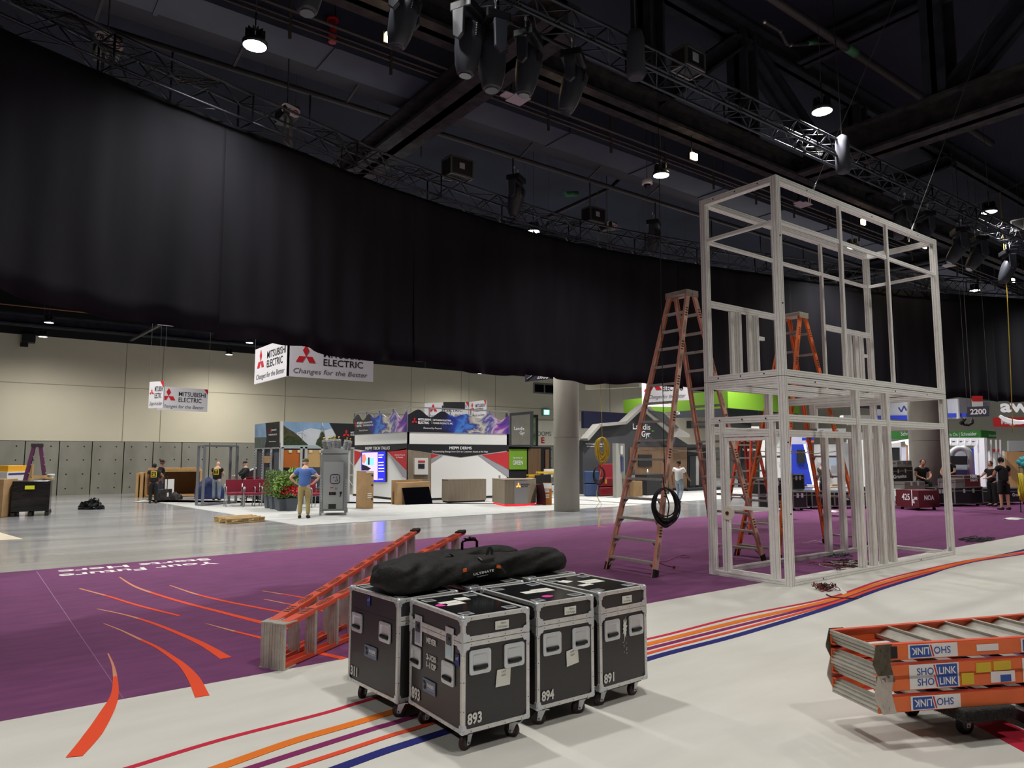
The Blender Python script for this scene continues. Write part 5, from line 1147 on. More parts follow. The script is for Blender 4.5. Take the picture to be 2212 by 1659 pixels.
t = thing('wall_projector', 'dark round floodlight on a bracket under the 2200 board', 'lamp', tuple(PD(2090, 915, 30)), 0, None, 'thing'); b = MB(); b.tube([PD(x, y, 30) for x, y in ((2079, 911), (2083, 917), (2092, 918), (2100, 914), (2101, 904))], .05, 8); b.build('bracket', PLBLACK, t); MB().cyl(PD(2076, 908, 30), PD(2083, 912, 30), .14, 14).build('lamp_head', PLBLACK, t); hang(t, PD(2100, 905, 30), r=.012)

# ---------- wave banner booth ----------
YB = 25.0; cB = PY(880.5, 879, YB); XB = cB.x; XE = PY(1098.6, 960, YB).x; YE = PX(765, 893, XB).y; zT, zW1, zW0 = cB.z, PY(880, 958, YB).z, PY(881, 932.8, YB).z
bo = thing('exhibition_booth', 'white exhibition booth with black and red walls under a colourful wave banner', 'booth', (XB, YB, 0), 0, None, 'thing')
b = MB(); b.mm((XB, YB, .1), (XE, YB + .1, zW0)); b.mm((XB, YB, .1), (XB + .1, YE, zW0)); b.mm((XB, YE - .1, .1), (XE, YE, zW0)); b.mm((XE - .1, YB, .1), (XE, YE, zW0)); b.build('booth_wall', WPAN, bo)
MB().mm((XB + .02, YB + .02, 0), (XE - .02, YE, .1)).build('plinth', NG, bo)
FRM = mat('grey_truss_frame', (150, 150, 152), .5, .4)
b = MB()
for z in (zT, zW0 + .02):
    b.bar((XB, YB, z), (XE, YB, z), .05, .05); b.bar((XB, YB, z), (XB, YE, z), .05, .05); b.bar((XB, YE, z), (XE, YE, z), .05, .05); b.bar((XE, YB, z), (XE, YE, z), .05, .05)
b.build('banner_frame', FRM, bo)
for x in [XB + (XE - XB) * i / 5 for i in range(6)]:
    for y in (YB, YE): MB().bar((x, y, zW0), (x, y, zT), .05, .05, (0, 1, 0)).build('banner_post', FRM, bo)
for y in [YB + (YE - YB) * i / 4 for i in (1, 2, 3)]: MB().bar((XB, y, zW0), (XB, y, zT), .05, .05, (0, 1, 0)).build('banner_post', FRM, bo)
def wave_mat():
    m = bpy.data.materials.new('wave_print'); m.use_nodes = True; nt = m.node_tree; bs = nt.nodes['Principled BSDF']; L = nt.links.new
    uv = nt.nodes.new('ShaderNodeUVMap'); sp = nt.nodes.new('ShaderNodeSeparateXYZ'); L(uv.outputs[0], sp.inputs[0])
    nz = nt.nodes.new('ShaderNodeTexNoise'); nz.inputs['Scale'].default_value = 3.2; nz.inputs['Detail'].default_value = 5; nz.inputs['Distortion'].default_value = 2.2; L(uv.outputs[0], nz.inputs[0])
    a = nt.nodes.new('ShaderNodeMath'); a.operation = 'MULTIPLY_ADD'; L(nz.outputs[0], a.inputs[0]); a.inputs[1].default_value = .55; m2 = nt.nodes.new('ShaderNodeMath'); m2.operation = 'MULTIPLY_ADD'; m2.inputs[1].default_value = .85; m2.inputs[2].default_value = -.22; L(sp.outputs[0], m2.inputs[0]); L(m2.outputs[0], a.inputs[2])
    r = nt.nodes.new('ShaderNodeValToRGB'); e = r.color_ramp.elements; L(a.outputs[0], r.inputs[0])
    e[0].position = .0; e[0].color = lin((20, 20, 34)); e[1].position = 1.0; e[1].color = lin((128, 44, 136))
    e[0].position = .0
    for p, c in ((.3, (20, 20, 34)), (.36, (24, 26, 84)), (.44, (34, 60, 160)), (.5, (70, 130, 214)), (.56, (40, 44, 130)), (.63, (206, 200, 178)), (.7, (58, 60, 150)), (.78, (196, 176, 190)), (.84, (130, 60, 160)), (.92, (48, 44, 130))): q = e.new(p); q.color = lin(c)
    mx = nt.nodes.new('ShaderNodeMixRGB'); cmp = nt.nodes.new('ShaderNodeMapRange'); cmp.inputs[1].default_value = .28; cmp.inputs[2].default_value = .36; L(sp.outputs[0], cmp.inputs[0]); L(cmp.outputs[0], mx.inputs[0]); mx.inputs[1].default_value = lin((22, 22, 34)); L(r.outputs[0], mx.inputs[2]); L(mx.outputs[0], bs.inputs['Base Color']); bs.inputs['Roughness'].default_value = .5
    return m
WAVE = wave_mat()
def wave_panel(par, a, c, z0, z1):
    a, c = Vector(a), Vector(c); N = 60; d = (c - a); n = Vector((d.y, -d.x, 0)).normalized(); top = []
    for i in range(N + 1):
        u = i / N; top.append(z1 - .22 + .15 * math.sin(u * 2 * PI * 4.3 - .9) * (.7 + .3 * math.sin(u * 9)) - .05 * u)
    vs = []; 
    for i in range(N + 1): p = a + d * (i / N) + n * .04; vs += [(p.x, p.y, z0), (p.x, p.y, top[i])]
    b = MB(); fs = [(2 * i, 2 * i + 2, 2 * i + 3, 2 * i + 1) for i in range(N)]; b.add(vs, fs); o = b.build('wave_banner', WAVE, par, fix=False)
    uvl = o.data.uv_layers.new(name='UVMap')
    for poly in o.data.polygons:
        for li in poly.loop_indices:
            vi = o.data.loops[li].vertex_index; u = (vi // 2) / N; v = 0 if vi % 2 == 0 else 1; uvl.data[li].uv = (u, v * .25)
    s = o.modifiers.new('th', 'SOLIDIFY'); s.thickness = .02
    dd = d.normalized(); L_ = d.length; H = z1 - z0
    b = MB(); diamonds(b, a + n * .06 + dd * L_ * .058 + Vector((0, 0, z0 + H * .44)), dd, (0, 0, 1), L_ * .03); b.build('emblem', REDM, par)
    b = MB(); k = z0 + H * .47
    text(b, 'MITSUBISHI', a + n * .06 + dd * L_ * .09 + Vector((0, 0, k)), dd, (0, 0, 1), .085, w=L_ * .115, bold=.03); text(b, 'ELECTRIC', a + n * .06 + dd * L_ * .09 + Vector((0, 0, k - .13)), dd, (0, 0, 1), .085, w=L_ * .1, bold=.03)
    text(b, 'MITSUBISHI ELECTRIC', a + n * .06 + dd * L_ * .23 + Vector((0, 0, k)), dd, (0, 0, 1), .065, w=L_ * .17, bold=.02); text(b, 'POWER PRODUCTS, INC.', a + n * .06 + dd * L_ * .23 + Vector((0, 0, k - .12)), dd, (0, 0, 1), .065, w=L_ * .19, bold=.02)
    text(b, 'Powered by Purpose', a + n * .06 + dd * L_ * .14 + Vector((0, 0, k - .33)), dd, (0, 0, 1), .07, w=L_ * .17, shear=.2); b.bar(a + n * .06 + dd * L_ * .218 + Vector((0, 0, k - .13)), a + n * .06 + dd * L_ * .218 + Vector((0, 0, k + .08)), .012, .004, n); b.build('lettering', WTXT, par, fix=False)
wave_panel(bo, (XB, YB, 0), (XE, YB, 0), zW0, zT); wave_panel(bo, (XB, YE, 0), (XB, YB, 0), zW0, zT)
YV = YB; q = .012
panelprint(bo, 'black_header', BKP, 'Y', YV, [(880, 959), (1098.6, 961), (1098.6, 973), (995, 988), (880, 971)], q)
panelprint(bo, 'red_triangle', REDP, 'Y', YV, [(931, 980), (948, 983), (931, 991)], q); panelprint(bo, 'silver_band', GRP, 'Y', YV, [(948, 983), (957, 984), (931, 1001), (931, 991)], q)
panelprint(bo, 'red_triangle', REDP, 'Y', YV, [(1098.6, 975), (1098.6, 1014), (1040, 983)], q); panelprint(bo, 'silver_band', GRP, 'Y', YV, [(1040, 984), (1098.6, 1015), (1098.6, 1032), (1032, 983)], q)
o = panelprint(bo, 'oak_panel', TAUPE, 'Y', YV, [(880.5, 972), (931, 980), (931, 1076), (880.5, 1082)], q * .5)
panelprint(bo, 'white_box_front', mat('satin_white', (208, 208, 206), .4), 'Y', YV, [(893, 989), (922, 989), (922, 1025), (893, 1025)], q * .6, .1); panelprint(bo, 'box_screen', mat('small_dark_screen', (40, 46, 56), .2), 'Y', YV, [(900, 1002), (914, 1002), (914, 1012), (900, 1012)], .12); panelprint(bo, 'box_label', REDP, 'Y', YV, [(900, 995), (915, 995), (915, 999), (900, 999)], .12)
tx(bo, 'MEPPI DERMS', 'Y', YV, (970, 970.5), (1018, 970.5), hp=6, off=.03, bold=.02); tx(bo, 'Orchestrating Energy from Grid to Customer Assets at the Edge', 'Y', YV, (932, 977), (1053, 977), hp=3.6, off=.03, bold=.005)
panelprint(bo, 'black_header', BKP, 'X', XB, [(765, 962), (880, 958), (880, 971), (830, 977), (765, 970)], q)
panelprint(bo, 'red_triangle', REDP, 'X', XB, [(838, 976), (879, 968), (879, 1017)], q); panelprint(bo, 'silver_band', GRP, 'X', XB, [(838, 978), (879, 1018), (879, 1034), (870, 1030)], q); panelprint(bo, 'red_triangle', REDP, 'X', XB, [(766, 973), (784, 978), (766, 1006)], q)
tx(bo, 'MEPPI TECH TALKS', 'X', XB, (790, 971.5), (843, 968), hp=6, off=.03, shear=.2, bold=.02); tx(bo, 'Solutions Powered', 'X', XB, (854, 984), (876, 983), hp=3, off=.03); tx(bo, 'by Purpose', 'X', XB, (857, 989), (872, 988.5), hp=3, off=.03)
tv = thing('wall_screen', 'lit wall screen with a blue and magenta picture on the booth side wall', 'screen', tuple(PX(811, 1010, XB)), 0, None, 'thing')
def pxp(name, m, pts, off, th=.004): return panelprint(tv, name, m, 'X', XB, pts, off, th)
pxp('screen_case', PLBLACK, [(784, 975.5), (837, 974.5), (837, 1041), (784, 1041)], .02, .06); SBL = mat('screen_blue', (30, 30, 236), .3, emit=1.6); pxp('display', SBL, [(785, 976.5), (836, 975.5), (836, 1040), (785, 1040)], .082)
pxp('picture', mat('screen_pale', (206, 176, 226), .3, emit=1.1), [(786.5, 978), (820, 977), (820, 1037), (808, 1036), (800, 1015), (786.5, 1010)], .09, .002); pxp('picture_monitor', mat('screen_cyan', (120, 190, 240), .3, emit=1.2), [(794, 990), (813, 989), (812, 1006), (794, 1004)], .094, .002)
pxp('picture_frame', mat('screen_dark', (20, 16, 40), .4), [(799.5, 988), (803, 988), (803, 1004), (799.5, 1004)], .098, .002); pxp('picture_figure', mat('screen_orange', (236, 120, 90), .3, emit=1.0), [(787, 982), (793, 981), (796, 992), (791, 1002), (787, 998)], .098, .002)
pxp('picture_sleeve', mat('screen_dark', (20, 16, 40), .4), [(786.5, 1003), (796, 1006), (806, 1012), (800, 1016), (786.5, 1016)], .1, .002)
b = MB()
for i, (yy, ww) in enumerate(((983, 11), (988, 8), (999, 11), (1005, 11), (1012, 12), (1018, 12), (1035, 10))): a, c = PX(822, yy, XB), PX(822 + ww, yy - .3, XB); b.bar(a + Vector((-.096, 0, 0)), c + Vector((-.096, 0, 0)), .004, .035)
b.build('picture_lines', mat('screen_white', (230, 225, 250), .3, emit=1.2), tv)
# ---------- shelf wall with photo banner ----------
YS_ = 26.0; c = PY(610, 911, YS_); XS = c.x; zt_, zb_ = c.z, PY(610, 966, YS_).z; YL = PX(552, 917, XS).y; XN = PY(766, 915, 26.0).x
sh = thing('display_wall', 'metal display wall with a landscape photo banner across its top', 'booth', (XS, YS_, 0), 0, None, 'thing')
FRW = mat('pale_upright', (200, 202, 202), .5, .3)
b = MB()
for x in (XS + .03, PY(650, 1000, YS_).x, PY(660, 1000, YS_).x, PY(695, 1000, YS_).x, XN - .2): b.bar((x, YS_, 0), (x, YS_, zb_ + .05), .09, .06, (0, 1, 0))
b.build('upright', FRW, sh); b = MB()
for y in [YS_ + (YL - YS_) * f for f in (.03, .36, .66, .97)]: b.bar((XS, y, 0), (XS, y, zb_ + .05), .06, .09, (0, 1, 0))
b.build('slotted_upright', FRW, sh); b = MB()
for y in [YS_ + (YL - YS_) * f for f in (.36, .66, .97)]:
    for k in range(20): b.box((XS - .035, y, .1 + k * .1), (.01, .03, .05))
b.build('slots', BLACK, sh)
b = MB(); b.bar((XS, YS_, zb_), (XN, YS_, zb_), .06, .08); b.bar((XS, YS_, zb_), (XS, YL, zb_), .06, .08); b.bar((XS, YS_, 1.05), (XN, YS_, 1.05), .04, .04); b.build('cross_rail', FRW, sh)
MB().mm((XS + .1, YS_ + .4, .05), (XN, YS_ + .45, zb_)).build('back_panel', mat('charcoal_panel', (74, 76, 84), .8), sh); MB().mm((XS + .1, YS_ + .1, .05), (XS + .14, YL, zb_)).build('back_panel', mat('charcoal_panel', (74, 76, 84), .8), sh)
panelprint(sh, 'orange_cork_panel', mat('orange_cork', (190, 106, 44), .9, var=.1, scale=60), 'Y', YS_, [(612, 972), (649, 972), (649, 1010), (612, 1010)], -.05, .03); panelprint(sh, 'tan_cork_panel', mat('tan_cork', (196, 162, 110), .9, var=.08, scale=60), 'Y', YS_, [(663, 972), (694, 972), (694, 1009), (663, 1009)], -.05, .03)
for px in (627, 646, 671, 693): panelprint(sh, 'tape_tab', mat('tape_cream', (226, 214, 180), .8), 'Y', YS_, [(px - 3.5, 972), (px + 3.5, 972), (px + 3.5, 978), (px - 3.5, 978)], .0, .01)
panelprint(sh, 'pinned_box', CARD, 'X', XS, [(571, 985), (585, 985), (585, 1000), (571, 1000)], .02, .02)
SKY = mat('photo_sky', (138, 172, 208), .5, var=.2, scale=1.3); HILL = mat('photo_hill', (74, 72, 44), .7, var=.4, scale=5); TREE = mat('photo_trees', (52, 62, 34), .8, var=.4, scale=12); WAT = mat('photo_water', (166, 196, 198), .5); CLD = mat('photo_cloud', (206, 212, 220), .6, var=.08, scale=2)
def sp_(n, m, pts, off, plane='Y'): panelprint(sh, n, m, plane, YS_ if plane == 'Y' else XS, pts, off, .003)
sp_('banner_board', SKY, [(610, 911), (765, 915), (765, 966), (610, 965)], .03); sp_('print_cloud', CLD, [(640, 935), (670, 925), (700, 930), (728, 922), (728, 962), (640, 962)], .034); sp_('print_water', WAT, [(611, 961), (700, 962), (700, 965.5), (611, 965)], .04)
sp_('print_hill', HILL, [(611, 918), (618, 924), (632, 932), (645, 942), (658, 955), (665, 961), (611, 961)], .037); sp_('print_trees', TREE, [(611, 948), (622, 940), (635, 945), (650, 950), (662, 958), (664, 962), (611, 962)], .041)
sp_('print_tree_clump', TREE, [(681, 960), (684, 950), (689, 945), (691, 935), (697, 932), (700, 940), (703, 952), (706, 960), (692, 966)], .041); sp_('print_slope', mat('photo_green', (110, 128, 56), .8), [(707, 950), (724, 940), (716, 962), (704, 962)], .04)
sp_('print_black', BKP, [(711, 914), (765, 915.5), (765, 966), (715, 962), (725, 941)], .044)
b = MB(); P_ = lambda x, y: PY(x, y, YS_ - .045)
b.tube([P_(653, 953), P_(653, 934)], .012, 5)
for a, c2 in ((644, 936), (658, 925), (661, 942)): b.tube([P_(653, 934), P_(a, c2)], .008, 5)
for x in (694, 700): b.tube([P_(x - (1 if x < 697 else -1) * 2, 944), P_(697, 914)], .01, 5)
for y, w_ in ((920, 4), (925, 6), (931, 4)): b.tube([P_(697 - w_, y), P_(697 + w_, y)], .008, 5)
b.build('print_mast', mat('mast_grey', (150, 158, 168), .6), sh); b = MB(); diamonds(b, P_(748, 937.5), (1, 0, 0), (0, 0, 1), .17); b.build('emblem', REDM, sh); tx(sh, 'MIT', 'Y', YS_, (756, 936), (764, 936), hp=3.6, off=.06); tx(sh, 'ELE', 'Y', YS_, (756, 941), (764, 941), hp=3.6, off=.06)
sp_('banner_board', SKY, [(552, 917), (606, 910.5), (606, 966), (552, 968)], .03, 'X'); sp_('print_field', mat('photo_panel_grey', (90, 100, 96), .6, var=.3, scale=6), [(552, 945), (577, 944), (573, 967), (552, 968)], .036, 'X'); sp_('print_black', BKP, [(576, 914), (606, 910.5), (606, 966), (574, 967), (578, 944)], .04, 'X')
tx(sh, 'MITSUBISHI ELECTRIC', 'X', XS, (588, 931), (600, 930), hp=3.2, off=.05); tx(sh, 'POWER PRODUCTS', 'X', XS, (583, 941), (601, 940), hp=3, off=.05); tx(sh, 'Powered by Purpose', 'X', XS, (584, 955), (599, 954), hp=2, off=.05)
b = MB(); diamonds(b, PX(586, 931, XS - .05), (0, -1, 0), (0, 0, 1), .12); b.build('emblem', REDM, sh)
panelprint(sh, 'corner_post', WPAN, 'Y', YS_, [(606, 910), (610.5, 910), (610.5, 966), (606, 966)], .02, .06)
# ---------- grey power cabinet ----------
g0, g1, g2 = G(690, 1114), G(750, 1113), G(769, 1108); fd = (g1 - g0).normalized(); sdv = Vector((-fd.y, fd.x, 0)); Wd = (g1 - g0).length; Dp = 1.0
CAB = mat('cabinet_grey', (160, 164, 164), .5); CABL = mat('cabinet_grey_light', (180, 184, 184), .5)
cb = thing('power_cabinet', 'tall light grey steel power cabinet with insulators on its curved roof', 'cabinet', (g0.x, g0.y, 0), 0, None, 'thing')
zc = HZ(g0, 972); zp = HZ((g0 + g1) / 2, 966); P3 = lambda x, y, z: g0 + fd * x + sdv * y + Vector((0, 0, z))
MB().obox(P3(Wd / 2, Dp / 2, (zc + .16) / 2 + .0), fd * (Wd / 2 - .04), sdv * (Dp / 2), Vector((0, 0, (zc - .16) / 2))).build('cabinet_body', CABL, cb)
b = MB(); pts = [P3(Wd * i / 12, -.03, zc - .03 + (zp - zc) * math.sin(PI * i / 12)) for i in range(13)] + [P3(Wd, -.03, zc - .1), P3(0, -.03, zc - .1)]; b.poly(pts, sdv, Dp + .06); b.build('curved_roof', CAB, cb)
b = MB(); b.obox(P3(Wd * .5, -.02, zc * .5), fd * Wd * .49, sdv * .01, Vector((0, 0, zc * .43))); b.build('front_frame', CAB, cb); b = MB(); b.obox(P3(Wd * .47, -.04, zc * .46), fd * Wd * .36, sdv * .02, Vector((0, 0, zc * .36))); dr_ = b.build('cabinet_door', CABL, cb, .006)
for x in (.03, Wd - .06): 
    b = MB(); b.obox(P3(x, -.045, .55), fd * .035, sdv * .01, Vector((0, 0, .55))); b.build('slotted_leg', CABL, cb); b = MB()
    for k in range(12): b.obox(P3(x, -.057, .15 + k * .08), fd * .008, sdv * .002, Vector((0, 0, .014)))
    b.build('leg_slots', PLBLACK, cb)
for x, y in ((Wd - .04, Dp - .04), (.04, Dp - .04)): MB().obox(P3(x, y, .08), fd * .03, sdv * .03, Vector((0, 0, .08))).build('leg', CAB, cb)
b = MB(); ctr = P3(Wd * .53, -.066, zc * .555)
def rrect(c, w, h, r, u, v): return [c + u * (sx * (w / 2 - r) + r * math.cos(R(a))) + v * (sz * (h / 2 - r) + r * math.sin(R(a))) for sx, sz, a0 in ((1, 1, 0), (-1, 1, 90), (-1, -1, 180), (1, -1, 270)) for a in (a0, a0 + 30, a0 + 60, a0 + 90)]
Z_ = Vector((0, 0, 1)); b.tube(rrect(ctr, .27, .27, .07, fd, Z_), .014, 6, True); b.build('gauge_rim', PLBLACK, dr_); MB().poly(rrect(ctr, .26, .26, .07, fd, Z_), -sdv, .01).build('gauge_face', mat('gauge_face', (176, 176, 182), .3), dr_)
b = MB()
for x, z in ((-.04, .05), (.06, .0), (.02, -.06), (.07, -.05), (.05, .06)): b.cyl(ctr + fd * x + Z_ * z - sdv * .012, ctr + fd * x + Z_ * z - sdv * .018, .018, 8)
b.build('gauge_dials', PLBLACK, dr_)
for nm, x, z, w_, h_2, m in (('red_label', .42, zc * .425, .1, .025, mat('label_red_white', (200, 90, 84), .6)), ('data_plate', .58, zc * .41, .08, .07, GRP), ('black_logo_plate', .45, zc * .335, .2, .09, BLACK), ('grille', .45, zc * .14, .22, .14, mat('dark_grille', (44, 44, 46), .6))): MB().obox(P3(Wd * x, -.066, z), fd * w_ / 2, sdv * .004, Z_ * h_2 / 2).build(nm, m, dr_)
b = MB(); diamonds(b, P3(Wd * .4, -.075, zc * .335), fd, Z_, .03); b.build('emblem', REDM, dr_)
b = MB(); b.tube([P3(Wd * .75, -.08, zc * .36), P3(Wd * .75, -.1, zc * .34), P3(Wd * .73, -.1, zc * .28)], .013, 6); b.cyl(P3(Wd * .75, -.06, zc * .345), P3(Wd * .75, -.09, zc * .345), .035, 12); b.build('door_handle', BLACK, dr_)
for z in (zc * .78, zc * .47): MB().poly([P3(Wd, .55, z + .12), P3(Wd, .95, z + .12), P3(Wd + .13, .95, z - .05), P3(Wd + .13, .55, z - .05)], (0, 0, -1), .01).build('vent_hood', CABL, cb); MB().obox(P3(Wd - .035, .75, z - .12), sdv * .16, fd * .01, Z_ * .2).build('vent_shadow_panel', CAB, cb)
for k in range(9): MB().obox(P3(Wd - .035, .1 + k * .1, .3), sdv * .02, fd * .006, Z_ * .001) if False else None
INS = mat('insulator_grey', (150, 152, 152), .4); BRS = mat('brass_terminal', (176, 142, 50), .3, .8)
for x, y, tl in ((.16, .3, -.22), (.32, .7, -.2), (.47, .3, 0), (.6, .7, 0), (.84, .3, .2), (.95, .7, .2)):
    c = P3(Wd * x, Dp * y, zc + (zp - zc) * math.sin(PI * min(x, 1)) * .6 - .02); u = (Z_ + fd * tl).normalized(); pr = [(.09, 0), (.09, .02)]
    for k in range(6): pr += [(.07, .025 + k * .042), (.095, .035 + k * .042), (.07, .05 + k * .042)]
    pr += [(.075, .29), (.075, .31), (.03, .32)]; q_ = MB().lathe(c, pr, 14, 0, u).build('insulator', INS, cb); MB().tube([c + u * .31, c + u * .4], .024, 8).build('terminal', BRS, q_); 
# ---------- cardboard boxes, black screens and counters ----------
def gbox(name, label, cat, g0, g1, dep, pt, m, py=None, group=None, bev=.005):
    "upright box: front edge g0-g1 on the floor, depth back, top at pixel row pt over g0"
    g0, g1 = Vector((g0[0], g0[1], 0)), Vector((g1[0], g1[1], 0)); d = (g1 - g0).normalized(); n = Vector((-d.y, d.x, 0)); h = HZ(g0, pt); t = thing(name, label, cat, tuple(g0), 0, group, 'thing')
    c = (g0 + g1) / 2 + n * dep / 2; MB().obox(c + Z_ * (h / 2 + .009), d * (g1 - g0).length / 2, n * dep / 2, Z_ * h / 2).build('box_body', m, t, bev); return t, g0 + Vector((0, 0, .009)), d, n, h, (g1 - g0).length
t, a, d, n, h, L_ = gbox('cardboard_box', 'tall brown cardboard box beside the grey power cabinet', 'box', G(789, 1100), G(806, 1099), .62, 1018, CARD)
for z in (.25, .62, .88): b = MB(); b.obox(a + d * L_ * .82 + Z_ * h * z - n * .002, d * .03, n * .003, Z_ * .03); b.build('hand_hole', BLACK, t)
MB().obox(a + d * L_ * .5 + Z_ * h * .97 - n * .004, d * L_ * .45, n * .003, Z_ * .035).build('tape', mat('clear_tape', (214, 206, 190), .3), t); b = MB(); [b.obox(a + d * L_ * .5 + Z_ * h * z - n * .003, d * .08, n * .002, Z_ * .012) for z in (.3, .35, .4)]; b.build('carton_print', WHITE, t)
t, a, d, n, h, L_ = gbox('flat_cardboard_box', 'flat upright brown screen carton leaning on the booth wall', 'box', G(858, 1091), G(929, 1087), .2, 1043, CARD); MB().obox(a + d * L_ * .45 + n * .35 + Z_ * (h / 2 + .04), d * L_ * .46, n * .03, Z_ * (h / 2 + .04)).build('back_flap', mat('brown_cardboard', 0), t)
ta, tb = G(876, 1091), G(935, 1089); d = (tb - ta).normalized(); n = Vector((-d.y, d.x, 0)); h = HZ(ta, 1053); t = thing('leaning_screen', 'large black switched off screen leaning on the flat cardboard carton', 'screen', tuple(ta), 0, None, 'thing')
MB().poly([ta + Z_ * .01, tb + Z_ * .01 + d * .0, tb + n * .16 - d * .1 + Z_ * h, ta + n * .16 - d * .08 + Z_ * (h - .02)], n, .05).build('screen_panel', mat('screen_off', (6, 6, 10), .12), t)
def counter(label, pts, pt, m, base=None):
    P_ = [Vector((p[0], p[1], 0)) for p in pts]; h = HZ(P_[0], pt); t = thing('reception_counter', label, 'counter', tuple(P_[0]), 0, 'grey wood counters', 'thing'); MB().poly([p + Z_ * .07 for p in P_], Z_, h - .07).build('counter_body', m, t); c = sum(P_, Vector()) / len(P_)
    MB().poly([c + (p - c) * .95 + Z_ * .009 for p in P_], Z_, .061).build('kick_plinth', base or NG, t); MB().poly([c + (p - c) * 1.01 + Z_ * h for p in P_], Z_, .02).build('counter_top', TAUPE, t); return t, h
a, c = G(968, 1087), G(1050, 1084); dd = (c - a).normalized(); nn = Vector((-dd.y, dd.x, 0)); counter('wide grey oak counter standing in front of the white booth wall', [a, a + dd * .6 - nn * .05, a + dd * 1.2 - nn * .05, c, c + nn * .6, a + nn * .6], 1037, TAUPE)
p5 = [G(1069, 1090), G(1090, 1094.5), G(1111, 1094), G(1139, 1093), G(1158, 1090)]; bk = (Vector((.4, .9, 0))).normalized()
t, h = counter('faceted grey oak counter with a glowing red base and lit emblem', p5 + [p5[4] + bk * .5, p5[0] + bk * .5], 1035, TAUPE, mat('red_glow', (210, 20, 36), .5, emit=1.6))
a, c = p5[2], p5[3]; d = (c - a).normalized(); n = Vector((d.y, -d.x, 0)); MB().poly([a + n * .004 + Z_ * .08, c + n * .004 + Z_ * .08, c + n * .004 + Z_ * (h - .02), a + n * .004 + Z_ * (h - .02)], n, .006).build('silver_panel', mat('silver_panel', (150, 148, 150), .4, .3), t)
b = MB(); diamonds(b, a + d * .16 + n * .014 + Z_ * (h - .2), d, Z_, .11); b.build('lit_emblem', mat('orange_glow', (255, 120, 40), .5, emit=4), t); b = MB(); text(b, 'MITSUBISHI', a + d * .27 + n * .014 + Z_ * (h - .19), d, Z_, .05, w=.34, bold=.03); text(b, 'ELECTRIC', a + d * .27 + n * .014 + Z_ * (h - .26), d, Z_, .05, w=.28, bold=.03); b.build('lettering', BTXT, t, fix=False)
p = PY(1078, 1033, 21.2); t = thing('paper_cup', 'white paper cup standing on the faceted counter', 'cup', (p.x, p.y, h + .02), 0, None, 'thing'); MB().lathe((p5[0] + bk * .25 + Vector((.2, -.1, h + .021))), [(.03, 0), (.042, .11), (.045, .115)], 14).build('cup_body', WHITE, t)
o = MB().poly([G(1048, 1076, .009), G(1060, 1075, .009), G(1060, 1072, .9) if False else G(1060, 1075, .009) + Z_ * .9, G(1052, 1075, .009) + Z_ * .9], (.3, 1, 0), .06).build('black_monitor', PLBLACK); tag(o, 'black monitor back standing between the two counters', 'screen', kind='thing')
t = thing('poster_stand', 'dark red and black leaning board beside the faceted counter', 'board', tuple(G(1158, 1089)), 0, None, 'thing'); a, c = G(1159, 1090), G(1179, 1092); MB().poly([a + Z_ * .009, c + Z_ * .009, c + Z_ * .35, a + (c - a) * .75 + Z_ * .78, a + Z_ * .72], (.4, .9, 0), .04).build('board_panel', mat('dark_maroon', (48, 14, 24), .5), t)
t, a, d, n, h, L_ = gbox('display_carton', 'orange and white printed screen carton left of the concrete column', 'box', G(1173, 1091), G(1192, 1091), .12, 1044, mat('carton_orange', (186, 112, 40), .7)); MB().obox(a + d * L_ / 2 - n * .004 + Z_ * h * .86, d * L_ * .48, n * .003, Z_ * h * .12).build('carton_band', WHITE, t); b = MB(); [b.obox(a + d * L_ * .4 - n * .004 + Z_ * h * z, d * .1, n * .002, Z_ * .02) for z in (.35, .45, .6, .68)]; b.build('carton_print', WHITE, t)
# ---------- burgundy chairs ----------
BURG = mat('burgundy_fabric', (130, 26, 50), .8, var=.08, scale=8); CHL = mat('satin_silver_leg', (170, 172, 176), .35, .7)
def chair(label, xy, rz):
    t = thing('arm_chair', label, 'chair', (xy[0], xy[1], .008), rz, 'burgundy chairs on the pale carpet', 'thing'); M = wmat(t); W = lambda a, c, e: M @ Vector((a, c, e)); q3 = M.to_3x3(); X, Y = q3 @ Vector((1, 0, 0)), q3 @ Vector((0, 1, 0))
    MB().obox(W(0, 0, .45), X * .27, Y * .25, Z_ * .04).build('seat', BURG, t, .02); b = MB(); b.obox(W(0, .26, .72), X * .28, Y * .02 + Z_ * 0, Z_ * .22); o = b.build('backrest', BURG, t, .015)
    for s in (-1, 1):
        MB().tube([W(s * .31, -.24, 0), W(s * .31, -.24, .6), W(s * .31, -.22, .66), W(s * .31, -.12, .69), W(s * .31, .1, .68), W(s * .3, .26, .62)], .017, 8).build('arm_frame', CHL, t); MB().tube([W(s * .3, .26, .8), W(s * .3, .26, .42), W(s * .31, .3, 0)], .017, 8).build('leg', CHL, t)
    b = MB(); b.tube([W(-.31, -.22, .4), W(.31, -.22, .4)], .012, 6); b.tube([W(-.31, .27, .4), W(.31, .27, .4)], .012, 6); b.build('cross_bar', CHL, t); return t
base = R(-14)
CH = [((488, 1094), 'burgundy arm chair at the left end of the front row'), ((545, 1094), 'burgundy arm chair second from left in the front row'), ((572, 1094), 'burgundy arm chair at the plants, front row')]
P0 = G(496, 1093); c0_ = chair('burgundy arm chair at the left end of the front row', (G(506, 1094).x, G(506, 1094).y), R(-8))
